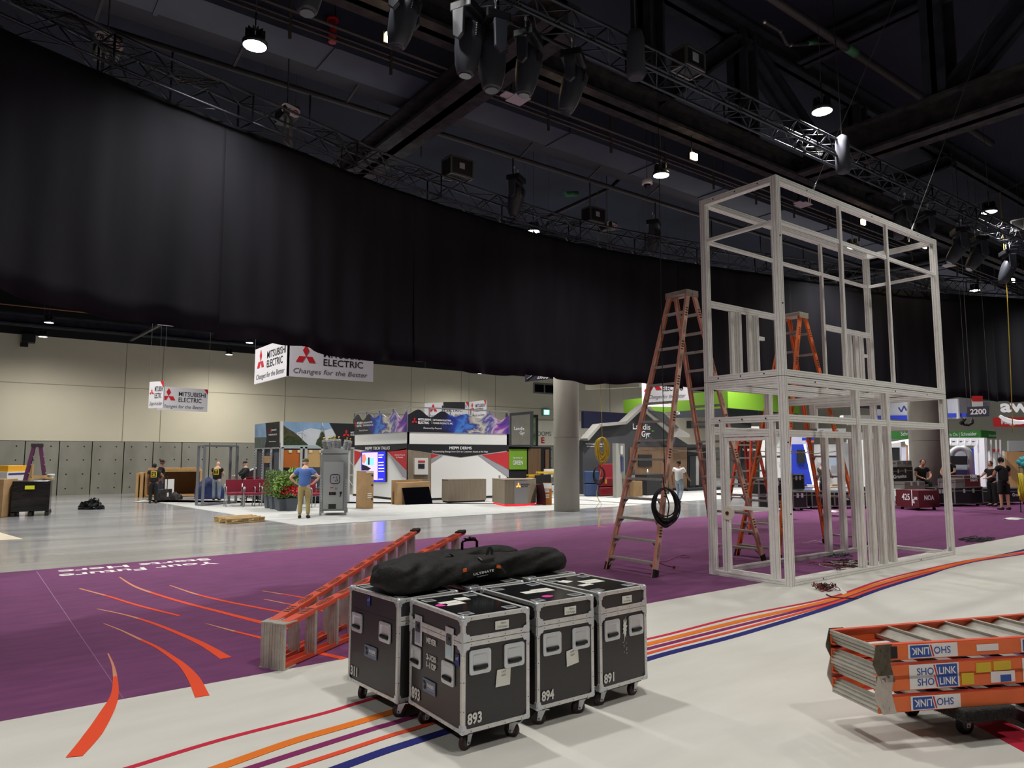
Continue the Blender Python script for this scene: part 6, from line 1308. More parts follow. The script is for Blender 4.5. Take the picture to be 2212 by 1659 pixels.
lay = [((543, 1094), -8, 'second burgundy arm chair from the left in the front row'), ((567, 1093), -8, 'burgundy arm chair whose seat meets the tall hedge plants'), ((548, 1083), -8, 'burgundy arm chair in the middle row behind the second front chair'), ((572, 1083), -8, 'burgundy arm chair in the middle row just behind the hedge plants'), ((584, 1077), 172, 'burgundy arm chair in the back row left of the hedge top'), ((556, 1077), 172, 'burgundy arm chair in the back row turned toward the wall'), ((678, 1096), 20, 'burgundy arm chair between the blue shirted person and the power cabinet'), ((682, 1087), 10, 'burgundy arm chair behind the one beside the power cabinet')]
for (px, py), a, l in lay: g = G(px, py); dup(c0_, (g.x, g.y, .008), R(a), l)
t = thing('white_table', 'white round table top behind the blue shirted person', 'table', tuple(G(676, 1085)), 0, None, 'thing'); g = G(680, 1083); MB().cyl((g.x, g.y, .72), (g.x, g.y, .75), .5, 24).build('table_top', WHITE, t); MB().cyl((g.x, g.y, .01), (g.x, g.y, .72), .04, 12).build('table_leg', CHL, t)
t = thing('curved_bench', 'dark curved piece with a pale rim standing behind the chairs', 'bench', tuple(G(575, 1078)), 0, None, 'thing'); g = G(575, 1075); b = MB(); b.poly([g + _R * (1.05 * math.cos(a_)) + Z_ * (.75 + .55 * math.sin(a_)) for a_ in [i * PI / 14 for i in range(15)]], (0, 1, 0), .1); b.build('dark_panel', mat('plum_dark', (60, 36, 48), .5), t); b = MB(); b.tube([g + _R * (1.07 * math.cos(a_)) + Z_ * (.75 + .57 * math.sin(a_)) for a_ in [i * PI / 14 for i in range(15)]], .035, 8); b.build('pale_rim', WPAN, t)
b = MB(); b.obox(g + Z_ * .38 + Vector((0, .05, 0)), _R * .9, Vector((0, .04, 0)), Z_ * .37); b.build('support', mat('plum_dark', 0), t)
# ---------- plants ----------
LEAF = mat('box_leaf', (96, 122, 64), .7, var=.35, scale=5); LEAFL = mat('broad_leaf', (118, 146, 66), .65, var=.25, scale=4); PIN = mat('poinsettia_red', (190, 22, 44), .6, var=.15, scale=5); POT = mat('slate_planter', (78, 84, 92), .6)
def plant(label, g, H, r, kind, seed, hp=.42, rp=.17):
    rnd = random.Random(seed); t = thing('potted_plant', label, 'plant', (g[0], g[1], .008), 0, 'potted plants in a row', 'thing'); x, y = g[0], g[1]
    b = MB(); k = rp * .72; b.add([(x + sx * a, y + sy * a, z) for z, a in ((.009, k), (hp, rp), (hp, rp * .86), (hp - .04, rp * .84)) for sx, sy in ((-1, -1), (1, -1), (1, 1), (-1, 1))], [(3, 2, 1, 0)] + [(i * 4 + j, i * 4 + (j + 1) % 4, i * 4 + 4 + (j + 1) % 4, i * 4 + 4 + j) for i in range(3) for j in range(4)] + [(12, 13, 14, 15)]); b.build('planter', POT, t)
    MB().tube([(x, y, hp - .04), (x, y, H * .8)], .018, 6).build('stem', mat('bark', (74, 58, 42), .9), t); b = MB(); n_ = {'hedge': 1500, 'broad': 420, 'red': 300}[kind]
    for i in range(n_):
        a = rnd.uniform(0, 2 * PI); zz = rnd.uniform(0, 1); rr = r * math.sqrt(rnd.uniform(.25, 1)) * ((1 - .35 * zz) if kind == 'hedge' else math.sqrt(max(.05, 1 - (2 * zz - 1) ** 2))); p = Vector((x + rr * math.cos(a), y + rr * math.sin(a), hp - .02 + zz * (H - hp)))
        L_ = {'hedge': .05, 'broad': .15, 'red': .11}[kind] * rnd.uniform(.7, 1.3); u = Vector((rnd.uniform(-1, 1), rnd.uniform(-1, 1), rnd.uniform(-.4, 1))).normalized(); v = u.cross(Vector((rnd.uniform(-1, 1), rnd.uniform(-1, 1), 1))).normalized() * L_ * .32
        mi = 1 if kind == 'red' and zz > .35 else 0; b.add([p, p + u * L_ * .5 + v, p + u * L_, p + u * L_ * .5 - v], [(0, 1, 2, 3)], mi)
    b.build('foliage', [LEAF if kind != 'broad' else LEAFL, PIN], t, fix=False)
for k, (px, py, pt, l) in enumerate([(582, 1098, 1016, 'tall clipped hedge plant farthest left in a slate planter'), (593, 1100, 1015, 'tall clipped hedge plant second from the left'), (605, 1102, 1017, 'tall clipped hedge plant nearest the leafy shrub')]):
    g = G(px, py); plant(l, g, HZ(g, pt), .26, 'hedge', k, .45, .17)
g = G(609, 1104); plant('leafy green shrub in a round slate planter right of the hedge plants', g, HZ(g, 1030), .3, 'broad', 11, .4, .16); g = G(627, 1104); plant('red poinsettia in a slate planter beside the blue shirted person', g, HZ(g, 1052), .33, 'red', 12, .42, .2); g = G(632, 1092); plant('broad leaved green shrub behind the poinsettia', g, HZ(g, 1014), .4, 'broad', 13, .4, .16)
# ---------- pallet, trash, crates at left ----------
PAL = mat('pallet_wood', (190, 160, 112), .8, var=.2, scale=4, stretch=(1, 5, 5))
a, c = G(464, 1127), G(575, 1127); t = thing('wooden_pallet', 'empty wooden pallet lying on the grey floor before the pale carpet', 'pallet', tuple(a), 0, None, 'thing')
u = (G(573, 1127) - G(490, 1133)).normalized(); v = (G(461, 1127) - G(490, 1133)); vl = v.length; v.normalize(); o_ = G(490, 1133); Lp = (G(573, 1127) - o_).length
for k in range(3):
    for z in (.015, ): MB().obox(o_ + u * Lp / 2 + v * vl * (.08 + .42 * k) + Z_ * (z), u * Lp / 2, v * .05, Z_ * .012).build('bottom_board', PAL, t)
    for j in range(3): MB().obox(o_ + u * Lp * (.07 + .43 * j) + v * vl * (.08 + .42 * k) + Z_ * .07, u * .07, v * .05, Z_ * .043).build('block', PAL, t)
for k in range(4): MB().obox(o_ + u * Lp / 2 + v * vl * (.06 + .29 * k) + Z_ * .128, u * Lp / 2, v * .055, Z_ * .013).build('top_board', PAL, t)
MB().obox(o_ + v * vl * .5 - u * .01 + Z_ * .07, u * .004, v * .06, Z_ * .04).build('yellow_tag', YS, t)
PLAS = mat('shiny_black_plastic', (14, 14, 15), .12, bump=.6, scale=9)
g = G(197, 1100); t = thing('rubbish_heap', 'crumpled heap of shiny black plastic lying on the grey floor', 'rubbish', (g.x, g.y, 0), 0, None, 'thing'); rr = random.Random(2)
for dx, dy, r_, h_2 in ((-.22, 0, .2, .22), (.08, 0, .26, .3), (.32, .05, .12, .12)):
    b = MB(); vs = []; fs = []; n_, m_ = 18, 9
    for i in range(m_ + 1):
        for q_ in range(n_): a_ = PI / 2 * i / m_; k_ = 1 + rr.uniform(-.16, .16); vs.append((g.x + dx * _R.x + r_ * k_ * math.cos(a_) * math.cos(q_ * 2 * PI / n_), g.y + dx * _R.y + r_ * k_ * math.cos(a_) * math.sin(q_ * 2 * PI / n_), .005 + h_2 * 1.15 * math.sin(a_) * k_))
    for i in range(m_):
        for q_ in range(n_): fs.append((i * n_ + q_, i * n_ + (q_ + 1) % n_, (i + 1) * n_ + (q_ + 1) % n_, (i + 1) * n_ + q_))
    b.add(vs, fs); b.build('plastic_fold', PLAS, t)
a, c = G(21, 1117), G(105, 1114); d = (c - a).normalized(); n = Vector((-d.y, d.x, 0)); L_ = (c - a).length; h = HZ(a, 1038); t = thing('wrapped_pallet_load', 'big pallet load wrapped in black stretch film at far left', 'pallet load', tuple(a), 0, None, 'thing'); SW_ = mat('stretch_film', (28, 26, 26), .18, var=.7, scale=1.6, bump=.4, stretch=(1, 1, 3))
MB().obox(a + d * L_ / 2 + n * .5 + Z_ * (h / 2 + .06), d * L_ / 2, n * .5, Z_ * (h / 2 - .08)).build('wrapped_load', SW_, t, .03)
for k in (0, 1, 2): MB().obox(a + d * L_ * (.06 + .44 * k) + n * .5 + Z_ * .06, d * .05, n * .5, Z_ * .06).build('pallet_runner', mat('dark_skid', (34, 30, 28), .8), t)
MB().obox(a + d * L_ * .46 - n * .006 + Z_ * h * .8, d * .12, n * .003, Z_ * .055).build('yellow_label', mat('neon_label', (226, 226, 40), .6), t)
PL_ = mat('purple_fibreglass', (96, 46, 84), .5); lp = a + d * L_ * .5 + n * 1.25; lt = stepladder('purple step ladder standing behind the wrapped pallet load', (lp.x, lp.y, 0), math.atan2(d.y, d.x), HZ(lp, 962), .43, .5, .3, 7, [PL_, PL_], mat('dark_cap2', (50, 40, 46), .6), brace=2, marks=False)
def lbox(label, pa, pb, dep, pt, m, cat='box', name='storage_box'): return gbox(name, label, cat, G(*pa), G(*pb), dep, pt, m)
t, a2, d2, n2, h2, L2 = lbox('white and red printed carton stack behind the wrapped load', (10, 1104), (55, 1099), .5, 1020, mat('white_carton', (214, 210, 208), .7)); MB().obox(a2 + d2 * L2 * .2 - n2 * .004 + Z_ * h2 * .35, d2 * L2 * .12, n2 * .003, Z_ * h2 * .3).build('red_print', REDP, t); MB().obox(a2 + d2 * L2 * .5 - n2 * .004 + Z_ * h2 * .94, d2 * L2 * .45, n2 * .003, Z_ * .03).build('blue_band', mat('navy_mark', (30, 40, 110), .6), t)
g = a2 + Z_ * h2; t = thing('yellow_crate', 'yellow plastic crate on top of the white and red cartons', 'crate', tuple(g), 0, None, 'thing'); MB().obox(a2 + d2 * L2 * .55 + n2 * .25 + Z_ * (h2 + .1), d2 * L2 * .45, n2 * .2, Z_ * .1).build('crate_body', mat('yellow_plastic', (228, 166, 30), .5), t, .01)
o_, *_q = lbox('brown carton cut by the left edge of the view', (-40, 1118), (3, 1118), .6, 1036, CARD); o_, *_q = lbox('upright cardboard sheet behind the purple ladder', (54, 1095), (64, 1095), .1, 1004, CARD)
tz = a + Z_ * (h - .02); t = thing('timber_offcuts', 'loose pile of timber offcuts on the wrapped pallet load', 'timber', tuple(tz), 0, None, 'thing'); 
for k in range(7): c_ = a + d * (L_ * (.62 + .045 * k)) + n * (.3 + .1 * (k % 3)) + Z_ * (h + .04 + .035 * (k % 3)); MB().bar(c_ - d * .2 - n * .1, c_ + d * .2 + n * (.1 if k % 2 else -.1), .07, .04).build('timber_piece', PAL, t)
c_ = a + d * L_ * .97 + n * .4; t = thing('tape_roll', 'small pale roll on the corner of the wrapped pallet load', 'tape', tuple(c_ + Z_ * h), 0, None, 'thing'); MB().lathe(c_ + Z_ * (h + .0), [(.1, 0), (.1, .05), (.07, .06), (.07, .12), (.1, .13), (.1, .17)], 16).build('roll_body', mat('pale_blue_plastic', (190, 206, 210), .5), t)
# wooden crate open toward the viewer
a, c = G(313, 1074), G(431, 1072); d = (c - a).normalized(); n = Vector((-d.y, d.x, 0)); L_ = (c - a).length; h = HZ(a, 1018); t = thing('open_wooden_crate', 'large open wooden shipping crate standing against the concrete wall', 'crate', tuple(a), 0, None, 'thing'); CRI = mat('crate_inside', (110, 80, 52), .85, var=.1, scale=3); Dp = 1.1
MB().obox(a + d * L_ / 2 + n * Dp + Z_ * h / 2, d * L_ / 2, n * .02, Z_ * h / 2).build('crate_back', CRI, t)
for x in (0, L_): MB().obox(a + d * x + n * Dp / 2 + Z_ * h / 2, d * .03, n * Dp / 2, Z_ * h / 2).build('crate_side', WOOD, t)
for z in (.05, h): MB().obox(a + d * L_ / 2 + n * Dp / 2 + Z_ * z, d * L_ / 2, n * Dp / 2, Z_ * .03).build('crate_deck', WOOD, t)
for k in range(2): MB().obox(a - d * (.14 + .16 * k) + n * .3 + Z_ * h * .47, d * .05, n * .5, Z_ * h * .47).build('crate_lid_board', WOOD, t)
for k in range(5): MB().obox(a + d * L_ * (.12 + .19 * k) + n * .4 + Z_ * (h + .09), d * L_ * .095, n * .3, Z_ * .05).build('crate_batten', WOOD, t)
# grey metal door frames standing free
t = thing('metal_frame', 'free standing grey slotted metal frame in front of the person with the yellow back print', 'frame', tuple(G(424, 1092)), 0, None, 'thing'); GM = mat('galvanised_grey', (122, 124, 132), .5, .5)
q4 = [G(424, 1092), G(437, 1093.5), G(509, 1087), G(494, 1086)]; hh = HZ(q4[0], 963)
for p in q4: MB().bar(p + Z_ * .02, p + Z_ * hh, .09, .05, (0, 1, 0)).build('upright', GM, t)
for i in range(4):
    for z in (.04, hh): MB().bar(q4[i] + Z_ * z, q4[(i + 1) % 4] + Z_ * z, .08, .05).build('rail', GM, t)
# tool chest, folded cart, backpack, blue tarps
t, a, d, n, h, L_ = lbox('black tool chest covered with stickers beside the two people at left', (352, 1082), (371, 1080), .35, 1058, mat('sticker_covered_black', (60, 54, 54), .5, var=.9, scale=5), 'tool chest', 'tool_chest'); MB().obox(a + d * L_ / 2 - n * .004 + Z_ * h * .5, d * .06, n * .003, Z_ * .08).build('sticker', WHITE, t)
b = MB(); b.tube([a + d * .05 + Z_ * h, a + d * .05 + Z_ * (h + .5), a + d * L_ * .4 + Z_ * (h + .5), a + d * L_ * .4 + Z_ * h], .015, 6); b.build('pull_handle', BLACK, t)
o_, *_q = lbox('white foam panel leaning behind the tool chest', (358, 1077), (375, 1076), .1, 1036, WHITE, 'panel', 'foam_panel')
def blob(name, label, cat, g, rx, ry, h, m, seed, sub='body'):
    rr = random.Random(seed); t = thing(name, label, cat, (g[0], g[1], 0), 0, None, 'thing'); vs = []; fs = []; n_, m_ = 22, 9; ph = [rr.uniform(0, 6) for _ in range(4)]
    for i in range(m_ + 1):
        for q_ in range(n_):
            a_ = PI / 2 * i / m_; th = q_ * 2 * PI / n_; k_ = 1 + .1 * math.sin(3 * th + ph[0] + 3 * a_) + .07 * math.sin(7 * th + ph[1] - 4 * a_) + .05 * math.sin(11 * th + ph[2] + 9 * a_); r_ = math.cos(a_) ** .55 if i < m_ else 0.02
            vs.append((g[0] + rx * k_ * r_ * math.cos(th) * _R.x - ry * k_ * r_ * math.sin(th) * _R.y, g[1] + rx * k_ * r_ * math.cos(th) * _R.y + ry * k_ * r_ * math.sin(th) * _R.x, .01 + h * math.sin(a_) * (1 + .12 * math.sin(2 * th + ph[3]))))
    for i in range(m_):
        for q_ in range(n_): fs.append((i * n_ + q_, i * n_ + (q_ + 1) % n_, (i + 1) * n_ + (q_ + 1) % n_, (i + 1) * n_ + q_))
    MB().add(vs, fs, 0, True).build(sub, m, t); return t
TARP = mat('blue_tarp', (36, 48, 96), .5, var=.5, scale=5, bump=.7)
blob('blue_tarp', 'heap of folded dark blue tarps beside the bald person', 'tarp', G(452, 1077), .6, .35, .8, TARP, 3); blob('backpack', 'dark backpack lying beside the tool chest', 'backpack', G(377, 1081), .14, .14, .3, mat('patterned_dark', (50, 42, 44), .8, var=.8, scale=8), 5)
blob('black_jacket', 'black jacket dropped beside the backpack', 'jacket', G(386, 1079), .14, .12, .2, BLACK, 6)
# ---------- dark grey house booth and neighbours ----------
HG = mat('charcoal_wall', (62, 64, 68), .75); HB = mat('pale_trim', (150, 148, 142), .7); SLAT = mat('brown_slats', (112, 86, 62), .7, var=.25, scale=2, stretch=(16, 16, .3)); YH = 24.7
hs = thing('house_booth', 'dark grey house shaped booth wall with pale roof edge and white lettering', 'booth', tuple(PY(1340, 1065, YH)), 0, None, 'thing')
out = [(1259, 1068), (1259, 952), (1286, 921), (1342, 916), (1384, 877), (1451, 937), (1486, 960), (1545, 960), (1545, 1058)]; P7 = [PY(a, c, YH) for a, c in out]; 
for i in (0, -1): P7[i].z = .009
MB().poly(P7, (0, 1, 0), .25).build('booth_wall', HG, hs)
b = MB()
for a, c in zip(P7[1:5], P7[2:6]): b.bar(a + Vector((0, -.1, .05)), c + Vector((0, -.1, .05)), .5, .14)
b.build('roof_trim', HB, hs); b = MB(); b.poly([PY(x, y, YH - .9) for x, y in ((1384, 884), (1392, 882), (1487, 938), (1487, 945), (1452, 944))], (0, -1, 0), .08); b.build('roof_wing', HB, hs); b = MB(); b.poly([PY(x, y, YH - 1.0) for x, y in ((1398, 886), (1430, 890), (1466, 925), (1449, 924))], (0, -1, 0), .05); b.build('roof_wing_face', HG, hs)
tx(hs, 'Landis', 'Y', YH, (1366, 927), (1404, 927), hp=12, off=.03); tx(hs, 'Gyr', 'Y', YH, (1385, 943), (1404, 943), hp=12, off=.03); tx(hs, '+', 'Y', YH, (1405, 934), (1413, 934), hp=6, off=.03, m=LGR); tx(hs, 'The Global Leader in Energy Solutions', 'Y', YH, (1264, 960), (1312, 960), hp=3, off=.03); tx(hs, 'Modernizing Grid and Managing Load', 'Y', YH, (1267, 965), (1300, 965), hp=2, off=.03)
panelprint(hs, 'slatted_panel', SLAT, 'Y', YH, [(1359, 966), (1482, 966), (1482, 1060), (1359, 1063)], .02, .04); panelprint(hs, 'dark_window', NG, 'Y', YH, [(1376, 982), (1405, 982), (1405, 1007), (1376, 1007)], .07, .04); panelprint(hs, 'dark_doorway', NG, 'Y', YH, [(1484, 968), (1543, 968), (1543, 1055), (1484, 1056)], .02, .02)
panelprint(hs, 'door_leaf', mat('dark_glass', (30, 32, 36), .2), 'Y', YH, [(1487, 985), (1500, 985), (1500, 1052), (1487, 1052)], .05, .03); panelprint(hs, 'pale_door_edge', HB, 'Y', YH, [(1501, 985), (1507, 985), (1507, 1048), (1501, 1048)], .05, .03)
panelprint(hs, 'dark_fascia_board', mat('fascia_green_black', (30, 34, 30), .6), 'Y', YH, [(1470, 910), (1600, 915), (1600, 925), (1470, 926)], .4, .3)
MB().mm((PY(1450, 1063, YH).x, 23.6, .009), (PY(1540, 1063, YH).x, 24.6, .12)).build('booth_step', NG, hs)
o = MB().obox(PY(1318, 909, 26), Vector((1.9, 0, 0)), Vector((0, .1, 0)), Vector((0, 0, .42))).tube([PY(1318, 909, 26), (PY(1318, 909, 26).x, 26, HC)], .01, 5).build('navy_panel', mat('navy_board', (24, 26, 62), .7)); tag(o, 'dark navy panel showing above the house booth roof', 'panel', kind='thing')
t = thing('display_stand', 'grey and white display slab with posters left of the pink ladder', 'display', tuple(G(1342, 1074)), 0, None, 'thing'); a, c = G(1333, 1076), G(1352, 1073); d = (c - a).normalized(); n = Vector((-d.y, d.x, 0)); h = HZ(a, 958)
MB().obox((a + c) / 2 + n * .1 + Z_ * (h / 2 + .009), d * (c - a).length / 2, n * .08, Z_ * h / 2).build('slab', HB, t); MB().obox((a + c) / 2 + d * .12 - n * .0 + Z_ * h * .62, d * .13, n * .03, Z_ * h * .14).build('blue_poster', mat('poster_indigo', (60, 66, 110), .6, var=.4, scale=4), t); MB().obox((a + c) / 2 + d * .1 + Z_ * h * .88, d * .14, n * .01, Z_ * h * .08).build('white_notice', WHITE, t)
gbox('wood_pedestal', 'low grey wooden plinth behind the lower pink ladder rungs', 'plinth', G(1347, 1074), G(1372, 1073), .5, 1034, TAUPE); t = thing('glass_case', 'clear glass case standing on the low grey wooden plinth', 'display case', tuple(G(1360, 1073)), 0, None, 'thing'); g = G(1360, 1072); hz = HZ(G(1347, 1074), 1034) + .01; MB().obox(g + Vector((.05, .3, hz + .2)), _R * .28, Vector((0, .22, 0)), Z_ * .19).build('glass_box', mat('clear_glass', (235, 245, 245), .03, trans=1.), t); MB().obox(g + Vector((.05, .3, hz + .05)), _R * .15, Vector((0, .1, 0)), Z_ * .045).build('model', WHITE, t)
gbox('printed_carton', 'tall narrow printed carton between the pink ladder and the plinth', 'box', G(1372, 1074), G(1388, 1073), .3, 1040, CARD); gbox('black_counter', 'black counter with a lime green top edge behind the pink ladder', 'counter', G(1398, 1071), G(1446, 1067), .7, 1026, NG)
t = thing('water_bottle', 'small clear water bottle on the black counter', 'bottle', tuple(G(1405, 1060)), 0, None, 'thing'); g = G(1407, 1069); MB().lathe(g + Vector((0, .2, HZ(G(1398, 1071), 1026) + .01)), [(.035, 0), (.035, .16), (.015, .2), (.015, .24)], 12).build('bottle_body', mat('clear_plastic', (220, 235, 240), .1), t)
# small landis booth left
t = thing('tower_booth', 'grey stone look tower booth with white lettering between the wave booth and the column', 'booth', tuple(PY(1095, 1050, 27)), 0, None, 'thing'); STN = mat('stone_board', (120, 118, 110), .8, var=.1, scale=2); Y2 = 27.5
panelprint(t, 'tower_frame', HG, 'Y', Y2, [(1092, 893), (1144, 889), (1144, 964), (1092, 964)], 0, .3); panelprint(t, 'tower_face', STN, 'Y', Y2, [(1096, 899), (1136, 895), (1136, 961), (1096, 961)], .31, .02); tx(t, 'Landis', 'Y', Y2, (1101, 929), (1123, 929), hp=7, off=.35); tx(t, 'Gyr', 'Y', Y2, (1113, 939), (1124, 939), hp=7, off=.35); tx(t, '+', 'Y', Y2, (1124, 934), (1128, 934), hp=4, off=.35, m=LGR)
panelprint(t, 'lower_wall', NG, 'Y', Y2, [(1096, 964), (1190, 966), (1190, 1060), (1096, 1062)], -.1, .1); panelprint(t, 'green_panel', LGR, 'Y', Y2, [(1098, 970), (1136, 970), (1136, 1014), (1098, 1014)], .05, .03); tx(t, 'THE POWER OF', 'Y', Y2, (1105, 991), (1126, 991), hp=3.5, off=.1); tx(t, 'GREEN', 'Y', Y2, (1105, 1004), (1127, 1004), hp=9, off=.1); panelprint(t, 'slatted_panel', SLAT, 'Y', Y2, [(1139, 969), (1166, 969), (1166, 1050), (1139, 1050)], .05, .03); panelprint(t, 'slatted_panel', SLAT, 'Y', Y2, [(1176, 971), (1184, 971), (1184, 1048), (1176, 1048)], .05, .03)
t = thing('photo_panel', 'dark framed panel with a picture of trees beside the tower booth', 'panel', tuple(PY(1150, 960, 28.2)), 0, None, 'thing'); panelprint(t, 'frame_board', NG, 'Y', 28.2, [(1144, 896), (1160, 896), (1160, 964), (1144, 964)], 0, .1); panelprint(t, 'tree_picture', mat('tree_photo', (96, 120, 84), .6, var=.7, scale=3), 'Y', 28.2, [(1145, 902), (1154, 902), (1154, 962), (1145, 962)], .11, .01); MB().tube([PY(1146, 964, 28.1), (PY(1146, 964, 28.1).x, 28.1, .01)], .05, 8).build('post', NG, t)
t = thing('wall_panel_sign', 'lit white wall panel with grey letters and a red E behind the column', 'sign', tuple(PY(1190, 940, 38.2)), 0, None, 'thing'); Y3 = 38.39; panelprint(t, 'white_board', mat('bright_board', (232, 228, 212), .6), 'Y', Y3, [(1159, 908), (1274, 910), (1274, 962), (1159, 962)], 0, .1); tx(t, 'ROOMS  T', 'Y', Y3, (1152, 941), (1201, 941), hp=9, off=.12, m=GTXT, bold=0); tx(t, 'E', 'Y', Y3, (1167, 957), (1174, 957), hp=12, off=.12, m=REDM, bold=.03)
t = thing('exit_sign', 'lit green exit sign on the cream wall left of the column', 'sign', tuple(PY(1178, 892, 38.2)), 0, None, 'thing'); panelprint(t, 'sign_box', mat('exit_grey', (120, 150, 140), .6), 'Y', 38.39, [(1170, 883), (1185, 884), (1185, 898), (1170, 898)], 0, .12); panelprint(t, 'lit_face', mat('exit_green', (110, 226, 196), .5, emit=.9), 'Y', 38.39, [(1172, 885), (1184.5, 885.5), (1184.5, 896), (1172, 896)], .125, .01); tx(t, 'EXIT', 'Y', 38.39, (1173.5, 894.5), (1183, 894.5), hp=7.5, off=.15, m=mat('exit_letter', (236, 255, 250), .5, emit=1.4), bold=.05)
beam('cream painted beam meeting the wall right of the left column', PD(1268, 832, 40), PD(1385, 826, 38), .3, .5, mat('cream_wall', 0), 'wall_beam', False)
# lounge cubes
RC = mat('red_leather', (134, 26, 38), .45); BC = mat('blue_leather', (44, 64, 104), .5)
def cube(label, pa, pb, dep, pt, m, zb=0.): 
    g0, g1 = G(*pa), G(*pb); d = (g1 - g0).normalized(); n = Vector((-d.y, d.x, 0)); z1 = HZ(g0, pt); t = thing('lounge_block', label, 'seat', (g0.x, g0.y, zb), 0, 'leather lounge blocks', 'thing'); c = (g0 + g1) / 2 + n * dep / 2; MB().obox(c + Z_ * ((z1 + zb) / 2 + .02), d * (g1 - g0).length / 2, n * dep / 2, Z_ * ((z1 - zb) / 2 - .015)).build('block_body', m, t, .04); MB().obox(c + Z_ * (zb + .012), d * (g1 - g0).length * .42, n * dep * .42, Z_ * .012).build('block_base', NG, t); return z1
zr = cube('red leather block on the floor at the foot of the stack', (1296, 1073), (1333, 1071), .8, 1053, RC); cube('red leather block stacked directly on the lower red block', (1296, 1073), (1333, 1071), .8, 1033, RC, zr + .005)
zl = cube('blue leather block on the floor right of the column', (1264, 1073), (1294, 1073), .8, 1046, BC); cube('wide blue leather block stacked on the lower blue block', (1264, 1073), (1296, 1073), .8, 1018, BC, zl + .005); cube('red leather block standing tall behind the stacks', (1301, 1069), (1332, 1067), .25, 1002, RC)
# stacks of small ladders
YLW = mat('yellow_fibreglass', (216, 176, 40), .5); ORL = mat('bright_orange_fibreglass', (226, 92, 40), .5)
def small_ladder(label, p, d, L_, m, grp, w_=.4):
    d = Vector(d).normalized(); n = Vector((-d.y, d.x, 0)); t = thing('folded_ladder', label, 'ladder', tuple(p), 0, grp, 'thing'); b = MB()
    for s in (-1, 1): MB().obox(p + d * L_ / 2 + n * s * w_ / 2, d * L_ / 2, n * .012, Z_ * .045).build('side_rail', m, t)
    for k in range(6): b.obox(p + d * (L_ * (k + .5) / 6), n * w_ / 2, d * .03, Z_ * .01)
    b.build('steps', LALU, t); return t
base_ = G(1137, 1062); dd = (_R * .98 + Vector((.2, .2, 0))).normalized()
for k in range(6): small_ladder('yellow folded ladder in the pile behind the faceted counter', G(1138, 1066) + Z_ * (.2 + .13 * k) + dd * .02 * (k % 3), dd, .55, YLW, 'yellow ladders piled behind the faceted counter')
for k in range(5): small_ladder('bright orange folded ladder in the pile behind the faceted counter', G(1155, 1067) + Z_ * (.25 + .13 * k), dd, .6, ORL, 'orange ladders piled behind the faceted counter')
for k in range(5): small_ladder('long yellow folded ladder lying flat behind the wave booth end', G(1100, 1062) + Z_ * (.35 + .11 * k), dd, 1.3, YLW, 'flat yellow ladders behind the wave booth end')
t = thing('ladder_cart', 'dark cart frame carrying the piles of yellow and orange ladders', 'cart', tuple(G(1130, 1064)), 0, None, 'thing'); a, c = G(1099, 1062), G(1185, 1068); b = MB(); b.bar(a + Z_ * .12, c + Z_ * .12, .5, .06); b.build('cart_deck', NG, t); [MB().bar(p + Z_ * .01, p + Z_ * 1.4, .04, .04, (0, 1, 0)).build('cart_post', NG, t) for p in (G(1107, 1062),)]
small_ladder('single yellow ladder slanting off the top of the pile', G(1160, 1067) + Z_ * 1.0, dd, 1.0, YLW, None, .3)
for k, (px, py) in enumerate(((1172, 1071), (1186, 1068))):
    g = G(px, py); t = thing('folding_chair', ['black chair shell left of the column base', 'black chair half hidden by the column'][k], 'chair', tuple(g), 0, None, 'thing'); MB().obox(g + Z_ * .45, _R * .22, Vector((0, .2, 0)), Z_ * .02).build('seat', PLBLACK, t, .01); MB().obox(g + Z_ * .72 + Vector((0, .2, 0)), _R * .22, Vector((0, .02, 0)), Z_ * .2).build('backrest', PLBLACK, t, .01)
    for sx in (-1, 1):
        for sy in (-.18, .18): MB().tube([g + _R * sx * .2 + Vector((0, sy, .01)), g + _R * sx * .18 + Vector((0, sy, .45))], .012, 6).build('leg', CHL, t)
t = thing('notice_board', 'white sheet on a slim stand behind the black chairs', 'notice', tuple(G(1187, 1070)), 0, None, 'thing'); g = G(1187, 1066); MB().obox(g + Z_ * (HZ(g, 1022)), _R * .26, Vector((0, .02, 0)), Z_ * .2).build('sheet', WHITE, t); MB().tube([g, g + Z_ * (HZ(g, 1022) - .1)], .015, 6).build('stand', NG, t)
